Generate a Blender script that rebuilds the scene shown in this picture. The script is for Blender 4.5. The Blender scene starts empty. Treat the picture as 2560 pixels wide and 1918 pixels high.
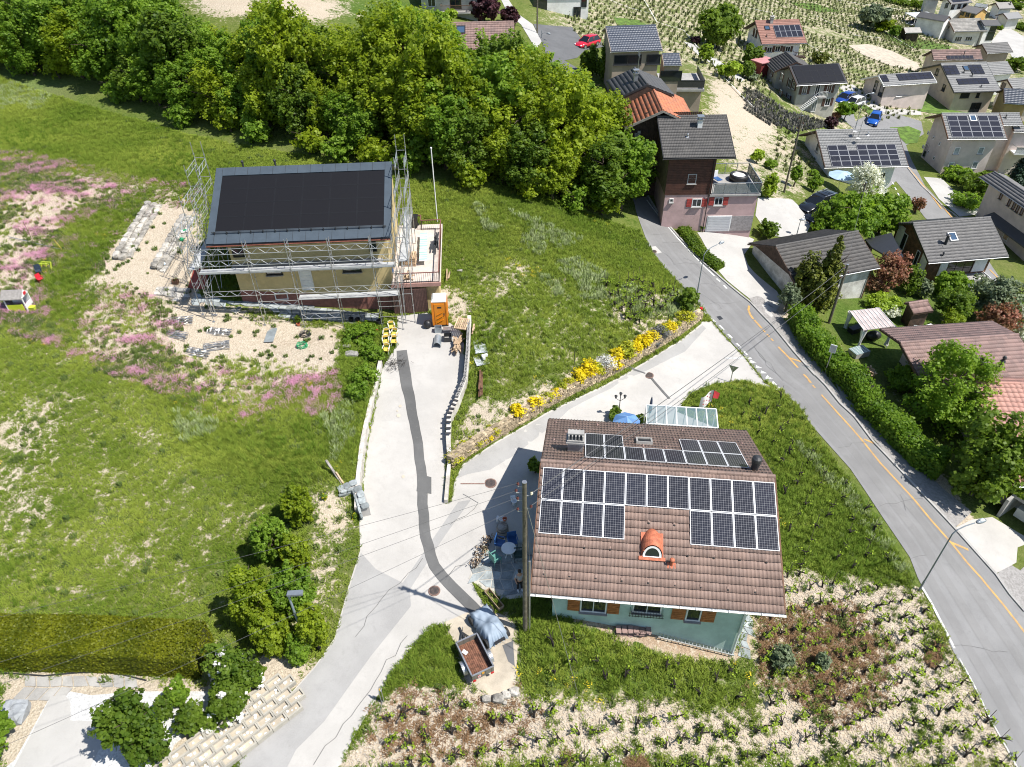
import bpy,math,random
import numpy as np
from mathutils import Matrix,Vector
from mathutils.geometry import delaunay_2d_cdt
random.seed(7);RS=np.random.RandomState(11)
SC=bpy.context.scene
COL=SC.collection
rad=math.radians
# ---------------------------------------------------------------- camera
CZ=37.0
TH,RO,FP=rad(39.74),rad(-1.07),1801.0
fwd=np.array([0,math.cos(TH),-math.sin(TH)]);_r=np.array([1,0,0.]);_u=np.cross(_r,fwd)
rgt=math.cos(RO)*_r+math.sin(RO)*_u;upv=-math.sin(RO)*_r+math.cos(RO)*_u
C0=np.array([0,0,CZ])
cd=bpy.data.cameras.new("camera");cam=bpy.data.objects.new("camera",cd);COL.objects.link(cam)
cd.lens=36*FP/2560;cd.sensor_width=36;cd.clip_start=0.5;cd.clip_end=6000
cam.matrix_world=Matrix([[rgt[0],upv[0],-fwd[0],0],[rgt[1],upv[1],-fwd[1],0],[rgt[2],upv[2],-fwd[2],CZ],[0,0,0,1]])
SC.camera=cam
# ---------------------------------------------------------------- light
SUN_AZ,SUN_EL=rad(-21.8),rad(57.5)
w=bpy.data.worlds.new("World");SC.world=w;w.use_nodes=True
nt=w.node_tree;bg=nt.nodes["Background"];sky=nt.nodes.new("ShaderNodeTexSky")
sky.sky_type='NISHITA';sky.sun_disc=False;sky.sun_elevation=SUN_EL;sky.sun_rotation=math.pi/2-SUN_AZ
sky.altitude=900
nt.links.new(sky.outputs[0],bg.inputs[0]);bg.inputs[1].default_value=0.10
sl=bpy.data.lights.new("sun",'SUN');sl.energy=4.6;sl.angle=rad(0.53);sl.color=(1,0.955,0.89)
so=bpy.data.objects.new("sun",sl);COL.objects.link(so)
sv=Vector((math.cos(SUN_EL)*math.cos(SUN_AZ),math.cos(SUN_EL)*math.sin(SUN_AZ),math.sin(SUN_EL)))
so.rotation_euler=sv.to_track_quat('Z','Y').to_euler()
SC.view_settings.view_transform='Standard';SC.view_settings.look='None'
SC.view_settings.gamma=1;SC.view_settings.use_curve_mapping=False;SC.view_settings.exposure=0.6
SC.cycles.filter_width=1.05;SC.cycles.max_bounces=6;SC.cycles.transparent_max_bounces=8;SC.cycles.diffuse_bounces=3;SC.cycles.glossy_bounces=3
SC.cycles.transmission_bounces=4;SC.cycles.caustics_reflective=False;SC.cycles.caustics_refractive=False
# ---------------------------------------------------------------- photo measurement helpers
DK=2560/2212
def D(x,y):return (x*DK,y*DK)
def Zm(ox,oy,s=3.16):
 return lambda x,y:(ox+x/s,oy+y/s)
def proj(P):
 d=np.asarray(P,float)-C0;z=d @ fwd
 return np.stack([1280+FP*(d@rgt)/z,959-FP*(d@upv)/z],-1)
def rayd(px,py):
 return fwd+np.multiply.outer(np.asarray(px,float)-1280,rgt)/FP+np.multiply.outer(959-np.asarray(py,float),upv)/FP
def un(px,py,z):
 r=rayd(px,py);return C0+r*((z-CZ)/r[2])
# ---------------------------------------------------------------- terrain height: control points (photo pixel on 2212 wide view, height)
CP=[(1050,690,5.5),(880,690,5.05),(1000,800,4.6),(930,800,4.5),(930,950,3.85),(900,1050,3.5),(1000,1200,3.0),(900,1300,3.0),(800,1450,2.9),(650,1620,2.7),
      (1180,1150,3.1),(1100,1240,3.3),(1140,1380,2.9),(1190,1300,3.7),(1400,1330,2.6),(1590,1400,1.0),(1050,1430,2.6),(1250,1450,2.4),(1500,1500,1.2),
      (1200,930,1.9),(1350,830,1.3),(1500,760,.7),(1620,740,.1),(1700,830,-.3),(1400,880,1.3),(1620,900,.3),(1750,1020,-.6),(1800,1200,-.5),
      (1900,1050,-1.2),(2050,1250,-2.2),(2200,1500,-3.2),(2150,1640,-3.2),(1750,1600,-.9),(1300,1640,1.0),(950,1640,2.0),(1700,1400,0.2),(1950,1400,-1.4),
      (1500,620,.9),(1440,540,1.7),(1400,460,2.6),(1300,500,4.2),(1150,450,7.2),(1100,600,5.3),(1200,750,3.9),(1350,650,3.0),
      (950,400,8.7),(600,690,6.0),(450,640,7.0),(450,500,8.0),(420,400,8.9),(700,350,9.6),(500,270,10.2),(300,200,11.2),(50,160,12.0),(0,350,10.5),(200,420,9.6),
      (0,650,8.3),(200,650,7.7),(300,780,6.5),(100,900,6.4),(0,1100,5.3),(300,1050,5.0),(600,900,5.2),(700,1000,4.6),(300,1300,4.0),(0,1330,4.2),(500,1280,4.0),(650,1200,4.0),(650,1350,3.4),
      (200,1450,3.8),(0,1600,3.6),(300,1600,3.3),(560,1500,3.3),(750,715,5.3),(620,760,5.4),(830,680,5.1),(700,690,5.6),
      (500,20,16),(900,20,13),(1150,80,9),(1250,110,7),(1200,60,8),(1500,20,2),(1500,100,3),(1600,450,1.8),(1720,440,1.2),(1560,560,1.0),(1640,640,-.5),
      (1500,200,4.0),(1550,280,3),(1650,330,.5),(1650,200,.5),(1850,300,-6),(1900,260,-7),(1700,120,-3),(2000,240,-8),(1800,60,-7),(2100,60,-14),(2200,20,-16),(2200,200,-12),(2000,100,-11),
      (1950,450,-5),(2030,450,-6.0),(2180,600,-7.2),(2100,380,-8),(1850,450,-2.5),(1750,550,-1.2),(1850,700,-1.6),(1950,700,-2.6),(2050,600,-4.5),(2100,720,-4.5),(1990,830,-2.6),(2150,1100,-3.2),(2210,1250,-3.6),
      (2000,900,-2.4),(-100,1800,3.4),(900,1800,1.7),(1500,1800,-.5),(2300,1800,-4.2),(-300,100,15),(-300,900,7.5),(-300,1400,4.6),(2500,700,-9),(2500,1300,-5.5)]
_cp=np.array([list(un(x*DK,y*DK,z)) for x,y,z in CP])
_far=np.array([[300,420,-22],[0,420,24],[-220,350,40],[160,360,-2],[-300,100,30],[300,100,-26],[0,-60,0],[-150,-60,6],[150,-60,-10],[600,700,-20],[0,800,60],[-600,700,90],[500,0,-30],[-600,0,60]],float)
_cp=np.vstack([_cp,_far])
_X=_cp[:,:2];_S=30.0
def _phi(r2):
 return 0.5*r2*np.log(r2+1e-9)
def _tps():
 n=len(_X);K=_phi(((_X[:,None]-_X[None])**2).sum(-1)/_S**2)
 P=np.hstack([np.ones((n,1)),_X/_S]);A=np.zeros((n+3,n+3));A[:n,:n]=K+np.eye(n)*0.02;A[:n,n:]=P;A[n:,:n]=P.T
 return np.linalg.solve(A,np.concatenate([_cp[:,2],np.zeros(3)]))
_W=_tps()
def H0(x,y):
 x=np.asarray(x,float);y=np.asarray(y,float);sh=np.broadcast(x,y).shape
 x=np.broadcast_to(x,sh).ravel();y=np.broadcast_to(y,sh).ravel();out=np.empty(x.size)
 for i in range(0,x.size,20000):
  a=x[i:i+20000];b=y[i:i+20000]
  r2=((a[:,None]-_X[None,:,0])**2+(b[:,None]-_X[None,:,1])**2)/_S**2
  out[i:i+20000]=_phi(r2) @ _W[:-3]+_W[-3]+a/_S*_W[-2]+b/_S*_W[-1]
 return out.reshape(sh)
def march(px,py,H):
 px=np.atleast_1d(np.asarray(px,float));py=np.atleast_1d(np.asarray(py,float));r=rayd(px,py)
 t=np.full(px.size,18.0);done=np.zeros(px.size,bool);lo=t.copy()
 for i in range(700):
  P=C0+r*t[:,None];g=P[:,2]-H(P[:,0],P[:,1])
  done |= g <= 0
  if done.all():break
  st=np.clip(g*0.5,0.12,6);nt_=np.where(done,t,t+st);lo=np.where(done,lo,t);t=nt_
 hi=t.copy()
 for i in range(30):
  m=(lo+hi)/2;P=C0+r*m[:,None];g=P[:,2]-H(P[:,0],P[:,1]);hi=np.where(g <= 0,m,hi);lo=np.where(g <= 0,lo,m)
 return C0+r*hi[:,None]
def inpoly(x,y,poly):
 x=np.asarray(x);y=np.asarray(y);c=np.zeros(x.shape,bool);n=len(poly)
 for i in range(n):
  x1,y1=poly[i][:2];x2,y2=poly[(i+1) % n][:2]
  if y1 == y2:continue
  m=((y1 >y) != (y2 >y)) & (x <(x2-x1)*(y-y1)/(y2-y1)+x1);c ^= m
 return c
def pdist(x,y,poly,closed=True):
 best=np.full(np.shape(x),1e9);n=len(poly)
 for i in range(n if closed else n-1):
  a=np.array(poly[i][:2]);b=np.array(poly[(i+1) % n][:2]);d=b-a;L=d@d+1e-9
  t=np.clip(((x-a[0])*d[0]+(y-a[1])*d[1])/L,0,1);best=np.minimum(best,np.hypot(x-a[0]-t*d[0],y-a[1]-t*d[1]))
 return best
def G0(pts):   # photo points (2560 px) -> base terrain
 a=np.array(pts,float);return march(a[:,0],a[:,1],H0)
def Dp(*pts):return [D(*p) for p in pts]
# raised ground behind retaining walls: (polygon in 2212 px, rise)
WALL_LEFT=Dp((826,792),(806,890),(790,980),(780,1060),(777,1112))
WALL_FLOWER=Dp((976,1010),(1010,985),(1075,945),(1180,880),(1290,825),(1400,765),(1470,722),(1512,690))
WALL_DRIVE=Dp((1012,700),(1008,780),(1003,835),(985,880),(968,915),(966,960),(968,990))
WALL_PLANT=Dp((400,1657),(470,1580),(560,1500),(625,1475))
_rise=[(G0(WALL_LEFT+Dp((720,1140),(640,1120),(480,1000),(480,860),(560,740),(700,690),(815,735))),len(WALL_LEFT),.85),
         (G0(WALL_DRIVE[::-1]+WALL_FLOWER+Dp((1505,640),(1380,600),(1250,560),(1120,540),(1040,560),(1018,650))),len(WALL_DRIVE)+len(WALL_FLOWER),.75)]
def H(x,y):
 z=H0(x,y);x=np.asarray(x,float);y=np.asarray(y,float)
 for poly,nw,h in _rise:
  ins=inpoly(x,y,poly)
  if ins.any():
   dd=pdist(x,y,poly[:nw],False);do=pdist(x,y,list(poly[nw-1:])+[poly[0]],False);z=z+np.where(ins,h*np.clip(dd/0.35,0,1)*np.exp(-np.clip(dd-1.5,0,99)/6.0)*np.clip(do/3.0,0,1),0)
 return z
def G(pts,dz=0.0):
 a=np.array(pts,float);P=march(a[:,0],a[:,1],H);P[:,2] += dz;return P
def g1(p):return G([p])[0]
def hz(x,y):return float(H(np.array([x]),np.array([y]))[0])
def height_at(base,px,py):   # height of a vertical standing at base whose top shows at row py
 lo,hi=-2.0,40.0
 for _ in range(50):
  m=(lo+hi)/2
  if proj(np.array(base)+[0,0,m])[1] >py:lo=m
  else:hi=m
 return m
# ---------------------------------------------------------------- materials
_M={}
def _nodes(name):
 m=bpy.data.materials.new(name);m.use_nodes=True;t=m.node_tree;return m,t,t.nodes["Principled BSDF"]
def N(t,kind,**kw):
 n=t.nodes.new(kind)
 for k,v in kw.items():
  if k.startswith('i_'):
   k2=k[2:];k2=int(k2) if k2.isdigit() else k2.replace('_',' ')
   n.inputs[k2].default_value=v
  else:setattr(n,k,v)
 return n
def c4(c):return (c[0],c[1],c[2],1)
def mixc(t,fac,a,b,blend='MIX'):
 n=N(t,"ShaderNodeMix",data_type='RGBA',blend_type=blend)
 for s,v in ((0,fac),(6,a),(7,b)):
  if isinstance(v,(int,float)):n.inputs[s].default_value=v
  elif isinstance(v,(tuple,list)):n.inputs[s].default_value=c4(v)
  else:t.links.new(v,n.inputs[s])
 return n.outputs[2]
def mth(t,op,a,b=None,c=None):
 n=N(t,"ShaderNodeMath",operation=op)
 for s,v in ((0,a),(1,b),(2,c)):
  if v is None:continue
  if isinstance(v,(int,float)):n.inputs[s].default_value=v
  else:t.links.new(v,n.inputs[s])
 return n.outputs[0]
def rng(t,v,a,b,c=0.0,d=1.0):
 n=N(t,"ShaderNodeMapRange",interpolation_type='SMOOTHSTEP');t.links.new(v,n.inputs[0])
 for i,x in enumerate((a,b,c,d)):n.inputs[i+1].default_value=x
 return n.outputs[0]
def noise(t,vec,scale,detail=4.0,rough=.6,dist=0.0):
 n=N(t,"ShaderNodeTexNoise");n.inputs["Scale"].default_value=scale;n.inputs["Detail"].default_value=detail
 n.inputs["Roughness"].default_value=rough;n.inputs["Distortion"].default_value=dist
 if vec is not None:t.links.new(vec,n.inputs["Vector"])
 return n.outputs[0]
def bump(t,h,p,strength=.3,dist=.05):
 b=N(t,"ShaderNodeBump");b.inputs["Strength"].default_value=strength;b.inputs["Distance"].default_value=dist
 t.links.new(h,b.inputs["Height"]);t.links.new(b.outputs[0],p.inputs["Normal"])
def mat(name,c,rough=.75,var=.12,scale=1.5,bmp=.15,bscale=25,metal=0.0,c2=None,rnd=0.0,spec=None,bdist=.02):
 """painted or mineral surface: base colour broken up by two noises, optional per object variation"""
 if name in _M:return _M[name]
 m,t,p=_nodes(name);g=N(t,"ShaderNodeNewGeometry");P=g.outputs["Position"]
 n1=noise(t,P,scale,5);n2=noise(t,P,bscale,3)
 dark=[x*(1-2.2*var) for x in c];lite=[min(1,x*(1+1.1*var)) for x in c]
 if c2 is None:c2=dark
 f=rng(t,mth(t,'ADD',mth(t,'MULTIPLY',n1,.7),mth(t,'MULTIPLY',n2,.3)),.3,.7)
 col=mixc(t,f,c2,lite)
 if rnd >0:
  o=N(t,"ShaderNodeObjectInfo");hsv=N(t,"ShaderNodeHueSaturation");t.links.new(col,hsv.inputs["Color"])
  t.links.new(rng(t,o.outputs["Random"],0,1,1-rnd,1+rnd),hsv.inputs["Value"]);col=hsv.outputs[0]
 t.links.new(col,p.inputs["Base Color"]);p.inputs["Roughness"].default_value=rough;p.inputs["Metallic"].default_value=metal
 if spec is not None:p.inputs["Specular IOR Level"].default_value=spec
 if bmp:bump(t,n2,p,bmp,bdist)
 _M[name]=m;return m
def leafmat(name,lo,hi,trans=.35):
 if name in _M:return _M[name]
 m,t,p=_nodes(name);a=N(t,"ShaderNodeAttribute",attribute_name="tint");o=N(t,"ShaderNodeObjectInfo")
 f=mth(t,'ADD',a.outputs["Fac"],mth(t,'MULTIPLY',mth(t,'SUBTRACT',o.outputs["Random"],.5),.3))
 col=mixc(t,f,lo,hi);t.links.new(col,p.inputs["Base Color"]);p.inputs["Roughness"].default_value=.5
 p.inputs["Specular IOR Level"].default_value=.25
 tr=N(t,"ShaderNodeBsdfTranslucent");t.links.new(mixc(t,.5,col,(hi[0]*1.5,hi[1]*1.5,hi[2]*.8)),tr.inputs[0])
 ms=N(t,"ShaderNodeMixShader");ms.inputs[0].default_value=trans
 t.links.new(p.outputs[0],ms.inputs[1]);t.links.new(tr.outputs[0],ms.inputs[2]);t.links.new(ms.outputs[0],t.nodes["Material Output"].inputs[0])
 _M[name]=m;return m
def tilemat(name,c,c2,rough=.7,rnd=.25,dirt=(.10,.09,.08),dirtamt=.35):
 """roof tiles: colour differs from tile to tile (per object or per island) and is streaked by weather"""
 if name in _M:return _M[name]
 m,t,p=_nodes(name);g=N(t,"ShaderNodeNewGeometry");o=N(t,"ShaderNodeObjectInfo");P=g.outputs["Position"]
 r=N(t,"ShaderNodeTexWhiteNoise");r.noise_dimensions='1D'
 t.links.new(mth(t,'ADD',o.outputs["Random"],mth(t,'MULTIPLY',g.outputs["Random Per Island"],17.0)),r.inputs["W"])
 col=mixc(t,rng(t,r.outputs[0],0,1,.5-rnd*2,.5+rnd*2),c,c2)
 n1=noise(t,P,1.1,6,.7);n2=noise(t,P,14,4)
 col=mixc(t,mth(t,'MULTIPLY',rng(t,n1,.42,.72),dirtamt),col,dirt)
 col=mixc(t,mth(t,'MULTIPLY',rng(t,n2,.3,.8),.35),col,tuple(x*1.35 for x in c))
 t.links.new(col,p.inputs["Base Color"]);p.inputs["Roughness"].default_value=rough;bump(t,n2,p,.25,.02)
 _M[name]=m;return m
def pvmat(name,cw,ch,cell,line,gap=.06,spark=True,rough=.12):
 """solar cells: grid of cells with pale joints, measured in the panel's own metres"""
 if name in _M:return _M[name]
 m,t,p=_nodes(name);tc=N(t,"ShaderNodeTexCoord");s=N(t,"ShaderNodeSeparateXYZ");t.links.new(tc.outputs["Object"],s.inputs[0])
 fx=mth(t,'FRACT',mth(t,'DIVIDE',s.outputs[0],cw));fy=mth(t,'FRACT',mth(t,'DIVIDE',s.outputs[1],ch))
 ex=mth(t,'ABSOLUTE',mth(t,'SUBTRACT',fx,.5));ey=mth(t,'ABSOLUTE',mth(t,'SUBTRACT',fy,.5))
 lx=mth(t,'GREATER_THAN',ex,.5-gap*.5);ly=mth(t,'GREATER_THAN',ey,.5-gap*.5)
 ln=mth(t,'MAXIMUM',lx,ly)
 if spark:ln=mth(t,'MAXIMUM',ln,mth(t,'GREATER_THAN',mth(t,'ADD',ex,ey),.86))
 oi=N(t,"ShaderNodeObjectInfo");g=N(t,"ShaderNodeNewGeometry")
 cc=mixc(t,rng(t,oi.outputs["Random"],0,1),cell,tuple(x*1.5 for x in cell))
 cc=mixc(t,mth(t,'MULTIPLY',noise(t,g.outputs["Position"],1.3,4),.25),cc,(.08,.075,.07))
 col=mixc(t,ln,cc,line);t.links.new(col,p.inputs["Base Color"]);p.inputs["Roughness"].default_value=rough
 p.inputs["Specular IOR Level"].default_value=.45
 _M[name]=m;return m
def glassmat(name,c=(.02,.025,.03),rough=.05,clear=False):
 if name in _M:return _M[name]
 m,t,p=_nodes(name);p.inputs["Base Color"].default_value=c4(c);p.inputs["Roughness"].default_value=rough
 if clear:
  p.inputs["Alpha"].default_value=.6
 p.inputs["Specular IOR Level"].default_value=.3 if clear else .8
 _M[name]=m;return m
WHITE=mat("white_paint",(.78,.78,.76),.5,.05,2,.05)
STEEL=mat("galvanised_steel",(.5,.51,.52),.38,.1,6,.1,60,metal=.75)
ALU=mat("aluminium",(.66,.67,.68),.35,.06,6,.05,60,metal=.7)
DARKM=mat("dark_metal",(.035,.037,.04),.45,.1,5,.05)
BLACKP=mat("black_plastic",(.02,.02,.022),.45,.1,5,.05)
WOODD=mat("dark_timber",(.075,.042,.028),.75,.3,3,.3,40)
WOODB=mat("brown_timber",(.16,.08,.045),.75,.3,3,.3,40)
WOODL=mat("pale_timber",(.5,.36,.23),.8,.2,4,.3,40,rnd=.25)
WOODG=mat("weathered_timber",(.27,.25,.22),.85,.25,3,.3,40,rnd=.2)
CONC=mat("concrete",(.36,.35,.33),.85,.12,1.2,.25,20)
STONE=mat("pale_stone",(.42,.395,.35),.9,.25,2,.6,9,rnd=.28,bdist=.05)
STONEY=mat("yellow_stone",(.5,.40,.26),.9,.3,4,.6,9,rnd=.3,bdist=.05)
SLATE=mat("slate_slab",(.30,.33,.33),.8,.2,2,.4,14,rnd=.28)
BARK=mat("bark",(.08,.058,.042),.9,.3,6,.6,20)
GLASS=glassmat("window_glass");GLASSB=glassmat("blue_window_glass",(.05,.09,.15));GLASSC=glassmat("clear_glass",(.16,.24,.27),.04,True)
RUBBER=mat("rubber",(.02,.02,.02),.8,.1,5,.2)
WIREM=mat("cable",(.10,.10,.10),.6,.1,5,0)
# ---------------------------------------------------------------- mesh builder
class MB:
 def __init__(s):s.v=[];s.f=[];s.m=[];s.mats=[];s.T=None
 def mi(s,m):
  if m not in s.mats:s.mats.append(m)
  return s.mats.index(m)
 def add(s,vs,fs,m):
  b=len(s.v)
  if s.T is not None:vs=[tuple(s.T @ Vector(v)) for v in vs]
  s.v += [tuple(map(float,v)) for v in vs];k=s.mi(m)
  for f in fs:s.f.append(tuple(b+i for i in f));s.m.append(k)
  return s
 def box(s,c,d,m,R=None):
  x,y,z=d[0]/2,d[1]/2,d[2]/2
  vs=[Vector((i*x,j*y,k*z)) for i in (-1,1) for j in (-1,1) for k in (-1,1)]
  if R is not None:vs=[R @ v for v in vs]
  c=Vector(c);return s.add([c+v for v in vs],[(0,1,3,2),(4,6,7,5),(0,4,5,1),(2,3,7,6),(0,2,6,4),(1,5,7,3)],m)
 def beam(s,p,q,w,h,m,up=(0,0,1)):
  p=Vector(p);q=Vector(q);d=q-p;L=d.length
  if L <1e-6:return s
  x=d/L;y=Vector(up).cross(x)
  if y.length <1e-4:y=Vector((1,0,0)).cross(x)
  y.normalize();z=x.cross(y);R=Matrix((x,y,z)).transposed()
  return s.box((p+q)/2,(L,w,h),m,R)
 def tube(s,pts,r,m,n=8,cap=True):
  pts=[Vector(p) for p in pts];rr=r if isinstance(r,(list,tuple)) else [r]*len(pts);vs=[];pr=None
  for i,p in enumerate(pts):
   d=(pts[min(i+1,len(pts)-1)]-pts[max(i-1,0)]).normalized()
   a=(pr if pr is not None else (Vector((1,0,0)) if abs(d.x) <.9 else Vector((0,1,0))))
   x=(a-d*a.dot(d)).normalized();y=d.cross(x);pr=x
   vs += [p+(x*math.cos(2*math.pi*k/n)+y*math.sin(2*math.pi*k/n))*rr[i] for k in range(n)]
  fs=[(i*n+k,i*n+(k+1) % n,(i+1)*n+(k+1) % n,(i+1)*n+k) for i in range(len(pts)-1) for k in range(n)]
  if cap:fs += [tuple(range(n))[::-1],tuple((len(pts)-1)*n+k for k in range(n))]
  return s.add(vs,fs,m)
 def cyl(s,c,r,h,m,n=16,r2=None):
  r2=r if r2 is None else r2;c=Vector(c);return s.tube([c,c+Vector((0,0,h))],[r,r2],m,n)
 def lathe(s,c,prof,m,n=20):
  c=Vector(c);vs=[]
  for r,z in prof:vs += [c+Vector((r*math.cos(2*math.pi*k/n),r*math.sin(2*math.pi*k/n),z)) for k in range(n)]
  fs=[(i*n+k,i*n+(k+1) % n,(i+1)*n+(k+1) % n,(i+1)*n+k) for i in range(len(prof)-1) for k in range(n)]
  return s.add(vs,fs,m)
 def quad(s,a,b,c,d,m):return s.add([a,b,c,d],[(0,1,2,3)],m)
 def prism(s,poly,z0,z1,m):
  n=len(poly);vs=[(p[0],p[1],z0) for p in poly]+[(p[0],p[1],z1) for p in poly]
  return s.add(vs,[tuple(range(n))[::-1],tuple(range(n,2*n))]+[(i,(i+1) % n,n+(i+1) % n,n+i) for i in range(n)],m)
 def extr(s,poly,d,m):   # planar 3d polygon extruded by vector d
  n=len(poly);d=Vector(d);vs=[Vector(p) for p in poly];vs += [v+d for v in vs]
  return s.add(vs,[tuple(range(n)),tuple(range(n,2*n))[::-1]]+[(i,n+i,n+(i+1) % n,(i+1) % n) for i in range(n)],m)
 def ball(s,c,r,m,n=10,k=6,sq=(1,1,1)):
  pr=[(math.sin(math.pi*i/k)+1e-4,-math.cos(math.pi*i/k)) for i in range(k+1)];c=Vector(c);vs=[]
  for a,z in pr:vs += [c+Vector((r*sq[0]*a*math.cos(2*math.pi*j/n),r*sq[1]*a*math.sin(2*math.pi*j/n),r*sq[2]*z)) for j in range(n)]
  return s.add(vs,[(i*n+j,i*n+(j+1) % n,(i+1)*n+(j+1) % n,(i+1)*n+j) for i in range(k) for j in range(n)],m)
 def mesh(s,name,smooth=False):
  me=bpy.data.meshes.new(name);me.from_pydata(s.v,[],s.f)
  for m in s.mats:me.materials.append(m)
  me.polygons.foreach_set("material_index",s.m)
  if smooth:me.polygons.foreach_set("use_smooth",[True]*len(s.f))
  me.update();return me
 def build(s,name,parent=None,smooth=False,M=None,kind=None):
  return link(name,s.mesh(name,smooth),parent,M,kind)
def link(name,me,parent=None,M=None,kind=None):
 o=bpy.data.objects.new(name,me);COL.objects.link(o)
 if parent is not None:o.parent=parent
 if M is not None:o.matrix_local=M
 if kind:o["kind"]=kind
 return o
def thing(name,label,cat,loc=(0,0,0),rz=0.0,group=None):
 o=bpy.data.objects.new(name,None);o.empty_display_size=.3;COL.objects.link(o);o.location=loc;o.rotation_euler=(0,0,rz)
 return tag(o,label,cat,group)
def tag(o,label,cat,group=None):
 o["label"]=label;o["category"]=cat
 if group:o["group"]=group
 return o
def copy_tree(o,parent=None):
 c=o.copy();COL.objects.link(c)
 if parent is not None:c.parent=parent
 for ch in o.children:copy_tree(ch,c)
 return c
def npmesh(name,V,F,mats,tint=None,mi=None,smooth=False):
 me=bpy.data.meshes.new(name);V=np.asarray(V,np.float32);F=np.asarray(F,np.int32);nf,k=F.shape
 me.vertices.add(len(V));me.vertices.foreach_set("co",V.ravel());me.loops.add(nf*k);me.loops.foreach_set("vertex_index",F.ravel())
 me.polygons.add(nf);me.polygons.foreach_set("loop_start",np.arange(0,nf*k,k,dtype=np.int32))
 me.polygons.foreach_set("loop_total",np.full(nf,k,np.int32))
 if mi is not None:me.polygons.foreach_set("material_index",np.asarray(mi,np.int32))
 if smooth:me.polygons.foreach_set("use_smooth",np.ones(nf,bool))
 for m in mats:me.materials.append(m)
 if tint is not None:
  a=me.attributes.new("tint",'FLOAT','FACE');a.data.foreach_set("value",np.asarray(tint,np.float32))
 me.update();me.validate();return me
# ---------------------------------------------------------------- draped sheets
def drape(name,px,m,dz=.03,step=1.0,world=None,parent=None,kind='structure',smooth_px=False,Hf=None):
 Hf=Hf or H
 W=[tuple(p[:2]) for p in (G(px) if world is None else world)]
 # drop duplicate neighbours
 W=[p for i,p in enumerate(W) if math.hypot(p[0]-W[i-1][0],p[1]-W[i-1][1]) >1e-3]
 B=[]
 for i,p in enumerate(W):
  q=W[(i+1) % len(W)];L=math.hypot(q[0]-p[0],q[1]-p[1]);k=max(1,int(L/step))
  B += [(p[0]+(q[0]-p[0])*j/k,p[1]+(q[1]-p[1])*j/k) for j in range(k)]
 nb=len(B);xs=[p[0] for p in B];ys=[p[1] for p in B]
 gx,gy=np.meshgrid(np.arange(min(xs)+step/2,max(xs),step),np.arange(min(ys)+step/2,max(ys),step));gx=gx.ravel();gy=gy.ravel()
 if gx.size:
  k=inpoly(gx,gy,B);gx=gx[k];gy=gy[k]
 if gx.size:
  k=pdist(gx,gy,B) >step*.35;gx=gx[k];gy=gy[k]
 co=[Vector(b) for b in B]+[Vector((a,b)) for a,b in zip(gx,gy)]
 v,e,f,_,_,_=delaunay_2d_cdt(co,[],[list(range(nb))],1,1e-5)
 X=np.array([p[0] for p in v]);Y=np.array([p[1] for p in v]);Zz=Hf(X,Y)+dz
 me=bpy.data.meshes.new(name);me.from_pydata([tuple(r) for r in np.stack([X,Y,Zz],1)],[],[tuple(a) for a in f])
 me.polygons.foreach_set("use_smooth",[True]*len(me.polygons))
 me.materials.append(m);me.update()
 o=bpy.data.objects.new(name,me);COL.objects.link(o)
 if kind:o["kind"]=kind
 if parent is not None:o.parent=parent
 return o
def ribbon(name,px,width,m,dz=.05,world=None,parent=None,kind='structure',jit=0.0,seg=.6):
 """strip of given width following the ground along a polyline"""
 W=[np.array(p[:2]) for p in (G(px) if world is None else world)];P=[W[0]]
 for a,b in zip(W,W[1:]):
  k=max(1,int(np.linalg.norm(b-a)/seg));P += [a+(b-a)*j/k for j in range(1,k+1)]
 if jit:
  r=np.random.RandomState(len(P));P=[p+r.uniform(-jit,jit,2) if 0 <i <len(P)-1 else p for i,p in enumerate(P)]
 ws=width if not callable(width) else None;vs=[];n=len(P)
 for i,p in enumerate(P):
  d=P[min(i+1,n-1)]-P[max(i-1,0)];d=d/(np.linalg.norm(d)+1e-9);nn=np.array([-d[1],d[0]]);ww=(ws if ws is not None else width(i/(n-1)))/2
  vs += [p+nn*ww,p-nn*ww]
 X=np.array([v[0] for v in vs]);Y=np.array([v[1] for v in vs]);Z_=H(X,Y)+dz
 me=bpy.data.meshes.new(name);me.from_pydata([tuple(r) for r in np.stack([X,Y,Z_],1)],[],[(2*i+1,2*i+3,2*i+2,2*i) for i in range(n-1)])
 me.materials.append(m);me.update();o=bpy.data.objects.new(name,me);COL.objects.link(o)
 if kind:o["kind"]=kind
 if parent is not None:o.parent=parent
 return o
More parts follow.
